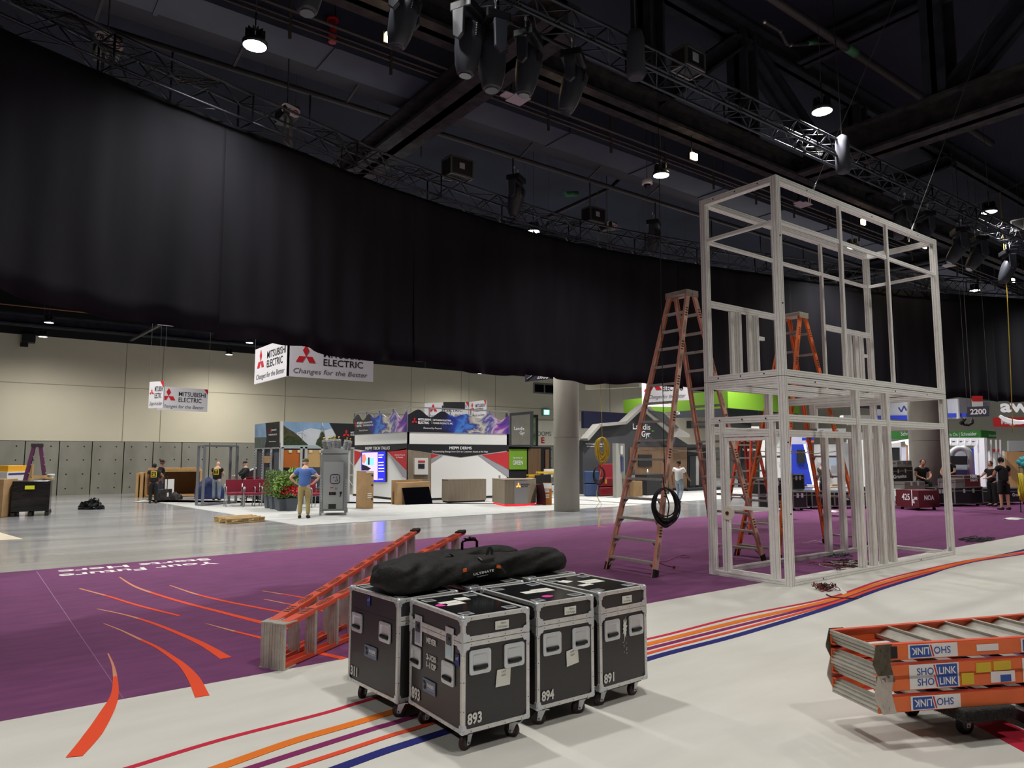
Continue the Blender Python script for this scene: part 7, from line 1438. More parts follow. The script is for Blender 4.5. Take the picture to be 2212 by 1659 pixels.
# ================= flight cases and booths at the right =================
EDG2 = mat('dull_case_edge', (150, 148, 144), .4, .6); BLKC = mat('case_black', (26, 26, 28), .45); MAR = mat('maroon_case', (92, 26, 36), .5)
def rcase(label, pa, pb, dep, pt, m=BLKC, pbot=None, txt=None, wheels=True, tcol=WTXT, zb=None, edge=True, latches=2, tf=(.3, .7), cat='flight case', name='road_case', th=.12):
    "road case: front bottom edge pixels pa-pb, top pixel row pt"
    if zb is None: g0, g1 = G(*pa), G(*pb); z0 = .1 if wheels else .009
    else: g0, g1 = G(*pa, zb), G(*pb, zb); z0 = zb + .003
    g0, g1 = Vector((g0.x, g0.y, 0)), Vector((g1.x, g1.y, 0)); d = (g1 - g0).normalized(); n = Vector((-d.y, d.x, 0)); L_ = (g1 - g0).length; z1 = HZ(g0, pt); t = thing(name, label, cat, (g0.x, g0.y, 0 if zb is None else zb), 0, None, 'thing'); c = (g0 + g1) / 2 + n * dep / 2
    MB().obox(c + Z_ * (z0 + z1) / 2, d * L_ / 2, n * dep / 2, Z_ * (z1 - z0) / 2).build('case_body', m, t)
    if edge:
        b = MB(); A = [g0, g1, g1 + n * dep, g0 + n * dep]
        for i in range(4):
            b.bar(A[i] + Z_ * z0, A[i] + Z_ * z1, .035, .035, (1, 0, 0))
            for z in (z0, z1, z1 - (z1 - z0) * .22): b.bar(A[i] + Z_ * z, A[(i + 1) % 4] + Z_ * z, .03, .03)
        b.build('case_edges', EDG2, t); b = MB()
        for k in range(latches): b.obox(g0 + d * L_ * (k + 1) / (latches + 1) - n * .012 + Z_ * (z1 - (z1 - z0) * .22), d * .045, n * .008, Z_ * .07)
        if latches: b.build('latch', CHROME, t)
    if wheels and zb is None:
        b = MB(); 
        for x in (.12, L_ - .12):
            for y in (.12, dep - .12): p = g0 + d * x + n * y; b.cyl(p + Z_ * .05 - n * .02, p + Z_ * .05 + n * .02, .05, 10)
        b.build('castors', RUBBER, t)
    if txt: b = MB(); text(b, txt, g0 + d * L_ * tf[0] - n * .008 + Z_ * (z0 + (z1 - z0) * .42), d, Z_, th, w=L_ * (tf[1] - tf[0]), bold=.02); b.build('lettering', tcol, t, fix=False)
    return t, z1, g0, d, n, L_
rcase('black road case marked Granite left of the corner post of the frame', (1640, 1102), (1697, 1104), .7, 1058, txt='Granite'); rcase('long black road case stacked behind the Granite case seen through the door frame', (1640, 1068), (1700, 1066), .6, 1038, zb=.7)
rcase('black road case with a white label sheet right of the corner post', (1714, 1104), (1743, 1103), .8, 1063); t, z1, *_ = rcase('small black road case standing open on the labelled road case', (1712, 1058), (1737, 1057), .4, 1026, zb=.64)
rcase('black road case next to the labelled one', (1755, 1101), (1790, 1098), .7, 1063); rcase('black road case with white round letters behind the middle frame posts', (1804, 1100), (1852, 1098), .8, 1064, txt='Granite'); rcase('black road case between the middle and the right frame posts', (1872, 1099), (1926, 1098), .8, 1064, txt='Granite')
rcase('tall black Granite case stacked beyond the dark red case', (1925, 1052), (1972, 1048), .7, 1009, zb=.72, txt='Granite', tf=(.1, .7), wheels=False); rcase('silver road box on top of the tall Granite case', (1937, 1008), (1968, 1006), .5, 997, EDG2, zb=1.42, wheels=False, latches=2)
a, z1, g0, d, n, L_ = rcase('dark red road case with the white number 425 on its front', (1937, 1100), (1986, 1104), .95, 1057, MAR, edge=False, txt='425', tf=(.27, .62), th=.2); g1 = g0 + d * L_
b = MB(); text(b, 'NMR', g0 + d * L_ * .8 - n * .01 + Z_ * .36, d, Z_, .09, w=L_ * .16, bold=.03); text(b, 'E', g0 + d * L_ * .74 - n * .01 + Z_ * .25, d, Z_, .12, bold=.03); text(b, 'NOA', g1 + d * .008 + n * .25 + Z_ * .35, n, Z_, .15, w=.45, bold=.03); b.build('side_lettering', WTXT, a, fix=False); MB().obox(g0 + d * L_ * .72 - n * .01 + Z_ * .42, d * .015, n * .003, Z_ * .26).build('white_bar', WTXT, a)
rcase('silver flat road box lying on the dark red case', (1954, 1056), (1997, 1055), .5, 1042, EDG2, zb=z1 + .01, wheels=False)
rcase('black road case just left of the right end post of the frame', (2024, 1094), (2045, 1094), .7, 1054); rcase('wide black road case in front of the person in black at the right', (2064, 1095), (2124, 1093), .9, 1053, txt=None, latches=2); rcase('black road case cut by the right edge behind the standing person', (2150, 1092), (2225, 1089), .9, 1056, txt='Granite', tf=(.5, .8))
t, z2, g0, d, n, L_ = rcase('dark red topped case lettered NMR EVENTS on the wide black road case', (2083, 1053), (2117, 1052), .6, 1028, MAR, zb=.78, wheels=False, latches=0); b = MB(); text(b, 'NMR', g0 + d * L_ * .38 - n * .02 + Z_ * (.78 + .3), d, Z_, .11, w=L_ * .45, bold=.04); text(b, 'EVENTS', g0 + d * L_ * .38 - n * .02 + Z_ * (.78 + .19), d, Z_, .07, w=L_ * .45, bold=.02); b.build('lettering', WTXT, t, fix=False)
rcase('low silver tray case left of the NMR EVENTS case', (2064, 1054), (2082, 1053), .5, 1036, EDG2, zb=.78, wheels=False, latches=0)
t = thing('work_table', 'pale table top strewn with papers between the road cases', 'table', tuple(G(1800, 1098)), 0, None, 'thing'); a, c = G(1745, 1092), G(1900, 1090); d = (c - a).normalized(); n = Vector((-d.y, d.x, 0)); L_ = (c - a).length; zt_ = HZ(a, 1054); MB().obox((a + c) / 2 + n * .8 + Z_ * zt_, d * L_ / 2, n * .4, Z_ * .02).build('table_top', WPAN, t)
for x in (.05, .95): MB().bar(a + d * L_ * x + n * .8 + Z_ * .01, a + d * L_ * x + n * .8 + Z_ * zt_, .05, .6, (1, 0, 0)).build('table_leg', GM, t)
for k, (x, h_2, m, l) in enumerate(((.08, .12, BLU, 'blue folded cloth on the pale table'), (.2, .06, WHITE, 'white stacked papers at the left of the pale table'), (.36, .2, WHITE, 'white upright sheet on the pale table'), (.55, .08, CARD, 'small brown carton on the pale table'), (.72, .05, WHITE, 'low white packet at the right of the pale table'))):
    o = MB().obox(a + d * L_ * x + n * .75 + Z_ * (zt_ + .022 + h_2 / 2), d * .16, n * .12, Z_ * h_2 / 2).build('table_item', m, None, .01); tag(o, l, 'paper' if m is WHITE else 'cloth' if m is BLU else 'box', kind='thing')
# far booths: panels and boxes standing on the floor at real depth
def far(label, items, D, name='far_booth', cat='booth'):
    "items: (part name, material, pixel polygon, depth offset)"
    t = thing(name, label, cat, tuple(PD(items[0][2][0][0], 1020, D)), 0, None, 'thing')
    for nm, m, pts, dz in items:
        P_ = [PD(x, y, D) - Vector((_F.x, _F.y, 0)).normalized() * dz for x, y in pts]
        for p, q in zip(P_, pts):
            if q[1] >= 1038: p.z = .01
        MB().poly(P_, (_F.x, _F.y, 0), .12 if dz else .5).build(nm, m, t)
    return t
def rc(x0, y0, x1, y1): return [(x0, y1), (x1, y1), (x1, y0), (x0, y0)]
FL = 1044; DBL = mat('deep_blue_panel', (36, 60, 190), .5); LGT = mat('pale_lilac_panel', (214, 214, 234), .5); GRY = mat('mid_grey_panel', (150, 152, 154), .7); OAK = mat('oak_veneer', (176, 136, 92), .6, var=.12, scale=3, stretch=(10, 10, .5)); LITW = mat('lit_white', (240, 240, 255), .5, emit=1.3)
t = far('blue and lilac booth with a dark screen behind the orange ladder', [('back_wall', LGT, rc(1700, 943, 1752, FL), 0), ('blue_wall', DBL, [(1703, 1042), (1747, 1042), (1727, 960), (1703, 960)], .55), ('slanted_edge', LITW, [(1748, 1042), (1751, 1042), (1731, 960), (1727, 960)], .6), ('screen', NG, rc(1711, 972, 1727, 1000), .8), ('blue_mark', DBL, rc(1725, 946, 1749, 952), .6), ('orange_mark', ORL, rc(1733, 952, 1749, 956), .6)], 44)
far('pale grey shelved wall behind the door frame', [('shelf_wall', WPAN, rc(1672, 935, 1700, 1040), 0), ('shelf_line', GRY, rc(1672, 965, 1700, 967), .6), ('shelf_line', GRY, rc(1672, 985, 1700, 987), .6)], 45); far('black booth wall lettered Intelligent Energy seen through the door frame', [('black_wall', NG, rc(1600, 955, 1640, 1050), 0), ('pale_column', WPAN, rc(1640, 930, 1650, 1050), .2)], 43)
tx_d(bpy.data.objects['far_booth.002'], 'Intelligent Energy', (1604, 973), (1638, 973), 42.6, 42.6, 5)
far('tan wall booth with a white header reading nt', [('header', WPAN, rc(1762, 926, 1822, 937), .3), ('back_wall', WPAN, rc(1766, 960, 1830, FL), 0), ('screen', mat('pale_screen', (150, 164, 180), .3, emit=.3), rc(1774, 984, 1800, 1005), .7), ('red_panel', MG, rc(1810, 985, 1815, 1030), .7), ('blue_panel', DBL, rc(1829, 1005, 1840, 1040), .7)], 46); tx_d(bpy.data.objects['far_booth.003'], 'nt', (1771, 933), (1779, 933), 45, 45, 5, mat('navy_mark', 0)); tx_d(bpy.data.objects['far_booth.003'], 'ON 24', (1797, 933), (1811, 933), 45, 45, 5, mat('navy_mark', 0))
far('grey panel wall with dark shelf strips between the frame posts', [('grey_wall', GRY, rc(1832, 955, 1858, 1045), 0), ('shelf_strip', NG, rc(1834, 983, 1856, 985), .6), ('shelf_strip', NG, rc(1834, 994, 1856, 996), .6), ('white_header', WPAN, rc(1820, 950, 1862, 958), .6)], 43)
far('white overhead box banner with a red block seen between the frame posts', [('white_box', WPAN, rc(1822, 897, 1890, 912), 0), ('lower_band', WPAN, rc(1822, 912, 1880, 919), .55), ('red_block', MG, rc(1836, 913, 1850, 919), .8)], 48, 'white_box_banner', 'sign'); hang(bpy.data.objects['white_box_banner'], PD(1830, 899, 47.9)); hang(bpy.data.objects['white_box_banner'], PD(1880, 899, 47.9))
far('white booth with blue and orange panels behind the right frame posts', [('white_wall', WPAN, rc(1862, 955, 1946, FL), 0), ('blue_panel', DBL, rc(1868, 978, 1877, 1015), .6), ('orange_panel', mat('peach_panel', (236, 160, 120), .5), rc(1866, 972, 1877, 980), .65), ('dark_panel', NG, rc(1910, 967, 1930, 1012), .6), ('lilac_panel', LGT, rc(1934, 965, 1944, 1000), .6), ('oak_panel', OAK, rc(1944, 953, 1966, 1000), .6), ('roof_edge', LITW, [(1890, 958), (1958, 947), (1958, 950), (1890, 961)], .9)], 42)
t = thing('lamp_stand', 'white pole with small lit round lamps left of the far column', 'lamp', tuple(PD(1965, 1040, 36)), 0, None, 'thing'); b = MB(); b.tube([PD(1966, 1030, 36), PD(1966, 948, 36)], .09, 8); p = PD(1966, 1030, 36); b.tube([(p.x, p.y, .01), p], .09, 8); b.build('pole', WPAN, t); [MB().ball(PD(x, y, 35.7), .12, 10).build('lamp_globe', LITW, t) for x, y in ((1962, 956), (1973, 957))]
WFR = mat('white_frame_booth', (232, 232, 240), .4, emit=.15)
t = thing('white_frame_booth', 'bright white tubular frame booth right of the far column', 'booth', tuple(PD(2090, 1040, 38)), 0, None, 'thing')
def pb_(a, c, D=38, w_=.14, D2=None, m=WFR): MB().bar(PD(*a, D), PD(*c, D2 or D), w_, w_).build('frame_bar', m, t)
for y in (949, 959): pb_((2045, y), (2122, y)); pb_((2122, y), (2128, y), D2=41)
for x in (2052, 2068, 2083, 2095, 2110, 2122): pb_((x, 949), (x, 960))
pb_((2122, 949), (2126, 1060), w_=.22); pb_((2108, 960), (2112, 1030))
ch = thing('chrome_arch_booth', 'rounded chrome arch kiosk with a black screen right of the far column', 'booth', tuple(PD(2075, 1040, 37)), 0, None, 'thing'); b = MB(); arcp = [PD(2054, 1071, 36.5), PD(2054, 985, 36.5)] + [PD(2075 - 20 * math.cos(a), 985 - 17 * math.sin(a), 36.5) for a in [i * PI / 10 for i in range(1, 10)]] + [PD(2095, 985, 36.5), PD(2098, 1071, 36.5)]; b.tube(arcp, .14, 8); b.build('arch', CHROME, ch)
MB().poly([PD(x, y, 37) for x, y in [(2055, 1070), (2055, 985)] + [(2075 - 19 * math.cos(a), 985 - 15 * math.sin(a)) for a in [i * PI / 8 for i in range(1, 8)]] + [(2094, 985), (2096, 1070)]], (_F.x, _F.y, 0), .1).build('arch_back', mat('pale_silver', (180, 186, 196), .3), ch); MB().poly([PD(x, y, 36.3) for x, y in rc(2054, 985, 2090, 1004)], (_F.x, _F.y, 0), .08).build('screen', NG, ch); MB().poly([PD(x, y, 36.2) for x, y in rc(2062, 1015, 2090, 1050)], (_F.x, _F.y, 0), .3).build('desk', mat('indigo_desk', (50, 44, 90), .5), ch)
far('blue booth wall with a tan strip behind the white tubular frame', [('blue_wall', DBL, rc(2092, 969, 2112, FL), 0), ('tan_strip', mat('copper_strip', (150, 92, 70), .6), rc(2093, 972, 2110, 978), .6), ('pale_wall', WPAN, rc(2112, 975, 2135, FL), .1), ('lit_edge', LITW, [(2104, 1022), (2107, 1022), (2097, 998), (2095, 998)], .9)], 40.5)
far('white and oak panel booth behind the standing person at the right', [('white_wall', WPAN, rc(2138, 974, 2170, FL), 0), ('red_band', MG, rc(2139, 970, 2156, 976), .1), ('oak_wall', OAK, rc(2168, 976, 2206, 1046), .2), ('upper_shelf', GRY, rc(2176, 952, 2225, 975), .1), ('grey_wall', GRY, rc(2204, 975, 2240, 1046), .0)], 40)
for x in (2134, 2144, 2155, 2164): o = MB().bar(PD(x, 1070, 38.5), PD(x - 3, 950, 38.5), .07, .07, (1, 0, 0)).build('upright_bar', FRW); tag(o, 'slim grey upright bar before the white wall at the right', 'bar', 'slim upright bars at the right', 'thing')
t = thing('balloon_bunch', 'turquoise balloons at the right edge', 'balloon', tuple(PD(2207, 1000, 28)), 0, None, 'thing'); BAL = mat('turquoise_balloon', (70, 190, 200), .25)
for x, y, r_ in ((2202, 998, .09), (2209, 993, .11), (2212, 1002, .12), (2206, 1001, .08)): MB().ball(PD(x, y, 28), r_, 14).build('balloon', BAL, t)
b = MB(); [b.tube([(PD(x, 1045, 28).x, PD(x, 1045, 28).y, .01), PD(x, 1003, 28)], .015, 6) for x in (2201, 2210)]; b.bar(PD(2199, 1010, 28), PD(2212, 1010, 28), .03, .03); b.build('stand', mat('green_stand', (50, 104, 70), .5), t)
coil('big coil of yellow cable hanging at the right edge beside the standing person', PD(2206, 1052, 27.6), .26, .42, mat('bright_yellow_cable', (214, 196, 60), .5), 14, (.4, -.9, 0), .016, seed=21)
b = MB(); b.tube([PD(2176, 640, 24) + Z_ * 3, PD(2176, 640, 24), PD(2182, 780, 24), PD(2188, 935, 24)], .012, 6); tag(b.build('hanging_rope', YEL), 'yellow rope hanging down in front of the drape at the far right', 'cable', kind='thing')
for (x, y), l in (((2190, 1123), 'crumpled white plastic on the purple carpet at the right edge'), ((1800, 1107), 'scrap of white plastic below the road cases between the posts')):
    g = G(x, y); blob('plastic_scrap', l, 'rubbish', (g.x, g.y), .3 if x > 2000 else .2, .12, .05, WHITE, 8)

for i, q in ((8, (1992, 1090)), (9, (2060, 1086))):
    g = G(*q); h_2 = (.32, .42)[i - 8] - .005; o = MB().box((g.x, g.y, h_2 / 2 + .005), (1.3, 1.3, h_2 - .01)).build('low_riser', BLKC, None, .01); tag(o, ['low black riser under the person sitting behind the dark red case', 'low black riser under the person beside the far column'][i - 8], 'riser', kind='thing')
    o = MB().box((g.x, g.y, h_2 + .2), (.36, .36, .37)).build('box_seat', BLKC, None, .01); tag(o, ['black box seat under the person behind the dark red case', 'black box seat under the person beside the far column'][i - 8], 'seat', kind='thing')
# ================= people =================
SKIN = mat('skin_tan', (196, 146, 118), .6); SKIN2 = mat('skin_brown', (128, 84, 62), .6); SKINP = mat('skin_fair', (216, 170, 146), .6)
TEEB = mat('black_shirt', (20, 20, 24), .85, bump=.2, scale=10); TEEBL = mat('blue_shirt', (86, 120, 190), .85, var=.06, scale=6, bump=.3); TEEW = mat('white_shirt', (222, 222, 220), .85, bump=.3, scale=8)
JEAN = mat('blue_jeans', (86, 104, 130), .85, var=.2, scale=9, bump=.2); JEANL = mat('light_jeans', (134, 146, 158), .85, var=.15, scale=9, bump=.2); KHAKI = mat('khaki_trousers', (170, 154, 104), .85, var=.08, scale=7, bump=.25); BLKP = mat('black_trousers', (22, 22, 24), .85, bump=.2, scale=8)
SHOE = mat('dark_shoes', (22, 22, 24), .6); HAIRB = mat('black_hair', (18, 15, 14), .8, bump=.5, scale=30); HAIRBR = mat('brown_hair', (70, 44, 28), .8, bump=.5, scale=30); CAPD = mat('dark_cap', (34, 30, 30), .8); CAPO = mat('olive_cap', (98, 92, 62), .8)
def skin_mesh(name, J, E, Rr, m, par, M, lv=2):
    "one continuous surface grown round a joint skeleton"
    me = bpy.data.meshes.new('sk'); ids = list(J); me.from_pydata([M @ Vector(J[k]) for k in ids], [(ids.index(a), ids.index(b)) for a, b in E], [])
    o = bpy.data.objects.new('sk', me); C.objects.link(o); o.modifiers.new('s', 'SKIN')
    for i, k in enumerate(ids):
        r = Rr[k]; r = r if isinstance(r, tuple) else (r, r); me.skin_vertices[0].data[i].radius = r
    me.skin_vertices[0].data[0].use_root = True
    s = o.modifiers.new('u', 'SUBSURF'); s.levels = s.render_levels = lv
    dg = bpy.context.evaluated_depsgraph_get(); ev = o.evaluated_get(dg); nm = bpy.data.meshes.new_from_object(ev)
    vs = [v.co.copy() for v in nm.vertices]; fs = [tuple(p.vertices) for p in nm.polygons]
    bpy.data.objects.remove(o); bpy.data.meshes.remove(nm)
    return vs, fs
def person(label, loc, face, H=1.75, pose='stand', skin=SKIN, shirt=TEEB, legs=BLKP, hat=None, hair=HAIRB, sleeves='short', shorts=False, logo=None, longhair=False, over=None, feet=True, cut=None, beard=False, thick=1., dz=0.):
    "face: heading of the person's front in world degrees; local +y is forward"
    t = thing('person', label, 'person', (loc[0], loc[1], dz), R(face - 90), None, 'thing'); M = wmat(t) @ Matrix.Scale(H / 1.75, 4)
    k = thick
    J = dict(pel=(0, 0, .95), wst=(0, .0, 1.08), chs=(0, .0, 1.3), nkb=(0, -.01, 1.46), nkt=(0, .01, 1.54), hd=(0, .02, 1.6),
             ls=(-.185, -.005, 1.42), rs=(.185, -.005, 1.42), le=(-.25, -.02, 1.14), re=(.25, -.02, 1.14), lw=(-.26, .06, .9), rw=(.26, .06, .9), lh=(-.26, .09, .82), rh=(.26, .09, .82),
             lp=(-.095, 0, .92), rp=(.095, 0, .92), lk=(-.11, .015, .5), rk=(.11, .015, .5), la=(-.12, -.01, .09), ra=(.12, -.01, .09), lt=(-.14, .13, .035), rt=(.14, .13, .035))
    P = {'stand': {}, 'hips': dict(le=(-.42, -.06, 1.2), re=(.42, -.06, 1.2), lw=(-.22, .02, 1.02), rw=(.22, .02, 1.02), lh=(-.16, .04, .99), rh=(.16, .04, .99), hd=(0, .07, 1.58), nkt=(0, .03, 1.53)),
         'hip1': dict(re=(.4, -.08, 1.18), rw=(.22, .0, 1.0), rh=(.17, .03, .97)),
         'walk': dict(lk=(-.1, .16, .52), la=(-.1, .2, .11), lt=(-.11, .34, .05), rk=(.1, -.02, .5), ra=(.1, -.28, .14), rt=(.1, -.2, .04), le=(-.26, -.12, 1.15), lw=(-.25, -.1, .9), lh=(-.25, -.08, .83), re=(.3, .1, 1.15), rw=(.33, .3, 1.0), rh=(.33, .37, .96)),
         'work': dict(le=(-.27, .08, 1.16), re=(.27, .08, 1.16), lw=(-.15, .32, 1.1), rw=(.15, .32, 1.1), lh=(-.1, .4, 1.1), rh=(.1, .4, 1.1), hd=(0, .07, 1.58)),
         'push': dict(le=(-.27, .16, 1.22), re=(.27, .16, 1.22), lw=(-.2, .4, 1.12), rw=(.2, .4, 1.12), lh=(-.19, .48, 1.12), rh=(.19, .48, 1.12)),
         'sit': dict(pel=(0, 0, .5), lp=(-.1, .03, .5), rp=(.1, .03, .5), lk=(-.16, .42, .52), rk=(.16, .42, .52), la=(-.16, .4, .1), ra=(.16, .4, .1), lt=(-.17, .53, .04), rt=(.17, .53, .04), wst=(0, .04, .66), chs=(0, .12, .86), nkb=(0, .17, 1.0), nkt=(0, .22, 1.08), hd=(0, .28, 1.12), ls=(-.185, .15, .97), rs=(.185, .15, .97), le=(-.25, .26, .74), re=(.25, .26, .74), lw=(-.14, .45, .66), rw=(.14, .45, .66), lh=(-.08, .5, .64), rh=(.08, .5, .64))}[pose]
    J.update(P); 
    if over: J.update(over)
    Rr = dict(pel=(.15 * k, .105 * k), wst=(.135 * k, .1 * k), chs=(.155 * k, .11 * k), nkb=(.075, .07), nkt=.055, hd=.055, ls=.062, rs=.062, le=.043, re=.043, lw=.03, rw=.03, lh=(.038, .02), rh=(.038, .02), lp=.09 * k, rp=.09 * k, lk=.06, rk=.06, la=.042, ra=.042, lt=(.04, .028), rt=(.04, .028))
    E = [('pel', 'wst'), ('wst', 'chs'), ('chs', 'nkb'), ('nkb', 'nkt'), ('nkt', 'hd'), ('nkb', 'ls'), ('ls', 'le'), ('le', 'lw'), ('lw', 'lh'), ('nkb', 'rs'), ('rs', 're'), ('re', 'rw'), ('rw', 'rh'), ('pel', 'lp'), ('lp', 'lk'), ('lk', 'la'), ('la', 'lt'), ('pel', 'rp'), ('rp', 'rk'), ('rk', 'ra'), ('ra', 'rt')]
    vs, fs = skin_mesh('body', J, E, Rr, skin, t, M)
    b = MB(); b.add(vs, fs, 0, True); S = H / 1.75; W = lambda p: M @ Vector(p)
    h = Vector(J['hd']); hc = h + Vector((0, .01, .07))
    # head with brow, nose, mouth, chin and ears
    hv = []; hf = []; n = 18; m_ = 14
    for i in range(m_ + 1):
        a = PI * i / m_
        for q in range(n):
            c = 2 * PI * q / n; x, y, z = .078 * math.sin(a) * math.cos(c), .098 * math.sin(a) * math.sin(c), -.118 * math.cos(a)
            if z < -.02: x *= 1 - .28 * (-z - .02) / .1; y *= 1 - .12 * (-z - .02) / .1
            if y > .06: 
                if abs(x) < .02 and -.035 < z < .015: y += .02 * (1 - abs(z + .02) / .04)
                if abs(abs(x) - .032) < .02 and abs(z - .012) < .016: y -= .008
                if abs(x) < .03 and abs(z + .055) < .008: y += .004
            hv.append(W(hc + Vector((x, y, z))))
    for i in range(m_):
        for q in range(n): hf.append((i * n + q, i * n + (q + 1) % n, (i + 1) * n + (q + 1) % n, (i + 1) * n + q))
    b.add(hv, hf, 0, True)
    for e in (-1, 1):
        b.ball(W(hc + Vector((e * .08, -.005, -.01))), .028 * S, 10, 0, (.4, .7, 1))
    # hands: palm, four uneven fingers and a thumb
    for a_, w_ in (('lh', 'lw'), ('rh', 'rw')):
        A, B_ = Vector(J[w_]), Vector(J[a_]); d = (B_ - A).normalized(); sd = d.cross(Vector((0, 0, 1)));
        if sd.length < .3: sd = Vector((1, 0, 0))
        sd.normalize(); nn = sd.cross(d)
        for f, ln in zip((-.027, -.009, .009, .027), (.06, .075, .078, .066)):
            p = B_ + sd * f + d * .015; b.tube([W(p), W(p + d * ln * .5 - nn * .006), W(p + d * ln - nn * .024)], [.0095 * S, .0085 * S, .0065 * S], 6)
        e = 1 if a_ == 'lh' else -1; p = B_ - d * .03 + sd * .03 * e; b.tube([W(p), W(p + sd * .03 * e + d * .02), W(p + sd * .04 * e + d * .05)], [.012 * S, .010 * S, .008 * S], 6)
    b.build('body', skin, t)
    b = MB()
    for e in (-1, 1): b.ball(W(hc + Vector((e * .031, .088, .012))), .0085 * S, 8)
    b.build('eyes', BLACK, t)
    MB().tube([W(hc + Vector((x, .09 - abs(x) * .2, -.055))) for x in (-.022, 0, .022)], .004, 5).build('lips', mat('lips', (150, 84, 76), .6), t)
    lerp = lambda a, c, f: tuple(Vector(a) * (1 - f) + Vector(c) * f)
    # shirt
    K = {q: J[q] for q in ('wst', 'chs', 'ls', 'rs')}; K['hem'] = (J['pel'][0], J['pel'][1], J['pel'][2] - .05); K['nk'] = lerp(J['chs'], J['nkb'], .88)
    f = .55 if sleeves == 'short' else 1.0
    K['l2'] = lerp(J['ls'], J['le'], f); K['r2'] = lerp(J['rs'], J['re'], f); Es = [('hem', 'wst'), ('wst', 'chs'), ('chs', 'nk'), ('nk', 'ls'), ('ls', 'l2'), ('nk', 'rs'), ('rs', 'r2')]
    Rs = dict(hem=(.178 * k, .14 * k), wst=(.172 * k, .137 * k), chs=(.182 * k, .132 * k), nk=(.105, .088), ls=.086, rs=.086, l2=.07, r2=.07)
    if sleeves == 'long': K['l3'] = lerp(J['le'], J['lw'], .9); K['r3'] = lerp(J['re'], J['rw'], .9); Es += [('l2', 'l3'), ('r2', 'r3')]; Rs.update(l3=.048, r3=.048)
    if 'hem' in K: K = {'hem': K.pop('hem'), **K}
    vs, fs = skin_mesh('shirt', K, Es, Rs, shirt, t, M); MB().add(vs, fs, 0, True).build('shirt', shirt, t)
    # trousers
    K = {'pel': J['pel'], 'w2': lerp(J['pel'], J['wst'], .45), 'lp': J['lp'], 'rp': J['rp'], 'lk': J['lk'], 'rk': J['rk']}; Et = [('pel', 'w2'), ('pel', 'lp'), ('lp', 'lk'), ('pel', 'rp'), ('rp', 'rk')]; Rt = dict(pel=(.158 * k, .122 * k), w2=(.15 * k, .115 * k), lp=.108 * k, rp=.108 * k, lk=.086 if shorts else .074, rk=.086 if shorts else .074)
    if not shorts: K['la'] = lerp(J['lk'], J['la'], .96); K['ra'] = lerp(J['rk'], J['ra'], .96); Et += [('lk', 'la'), ('rk', 'ra')]; Rt.update(la=.062, ra=.062)
    vs, fs = skin_mesh('tr', K, Et, Rt, legs, t, M); MB().add(vs, fs, 0, True).build('shorts' if shorts else 'trousers', legs, t)
    for a, c in (('la', 'lt'), ('ra', 'rt')):
        A, B_ = Vector(J[a]), Vector(J[c]); d = (B_ - A); d.z = 0; d.normalize(); zt = A.z - .09
        b = MB(); b.tube([W(A - d * .07 + Vector((0, 0, -.035))), W(A - d * .03 + Vector((0, 0, -.03))), W(A + d * .06 + Vector((0, 0, -.04))), W(A + d * .15 + Vector((0, 0, -.055))), W(A + d * .19 + Vector((0, 0, -.062)))], [.035 * S, .052 * S, .05 * S, .04 * S, .022 * S], 12); b.build('shoe', SHOE, t)
    if hair and not hat:
        b = MB(); b.ball(W(hc + Vector((0, -.012, .022))), .1 * S, 18, 0, (.88, 1.02, 1.05)); 
        o = b.build('hair', hair, t)
        for v in o.data.vertices:
            q = (wmat(t) @ v.co - W(hc)); fw = (M.to_3x3() @ Vector((0, 1, 0))).normalized(); f_ = q.dot(fw)
            if f_ > .055 * S and q.z < .05 * S: v.co -= (t.matrix_basis.to_3x3().inverted() @ fw) * (f_ - .04 * S)
    if longhair:
        b = MB(); b.tube([W(hc + Vector((0, -.06, .05))), W(hc + Vector((0, -.09, -.06))), W(hc + Vector((0, -.09, -.22)))], [.08 * S, .085 * S, .04 * S], 12); b.build('long_hair', hair, t)
    if hat:
        b = MB(); b.lathe(W(hc + Vector((0, -.005, .03))), [(.094 * S, 0), (.096 * S, .03 * S), (.085 * S, .07 * S), (.05 * S, .095 * S), (0, .1 * S)], 18)
        fd = (M.to_3x3() @ Vector((0, 1, 0))).normalized(); rd = (M.to_3x3() @ Vector((1, 0, 0))).normalized(); c = W(hc + Vector((0, .08, .035))); b.poly([c + rd * (.075 * math.cos(a)) * S + fd * (.085 * math.sin(a)) * S for a in [i * PI / 8 for i in range(9)]], (0, 0, 1), .008); b.build('cap', hat, t)
    if beard: MB().ball(W(hc + Vector((0, .045, -.075))), .05 * S, 12, 0, (1.1, .8, .8)).build('beard', mat('grey_beard', (120, 112, 104), .9), t)
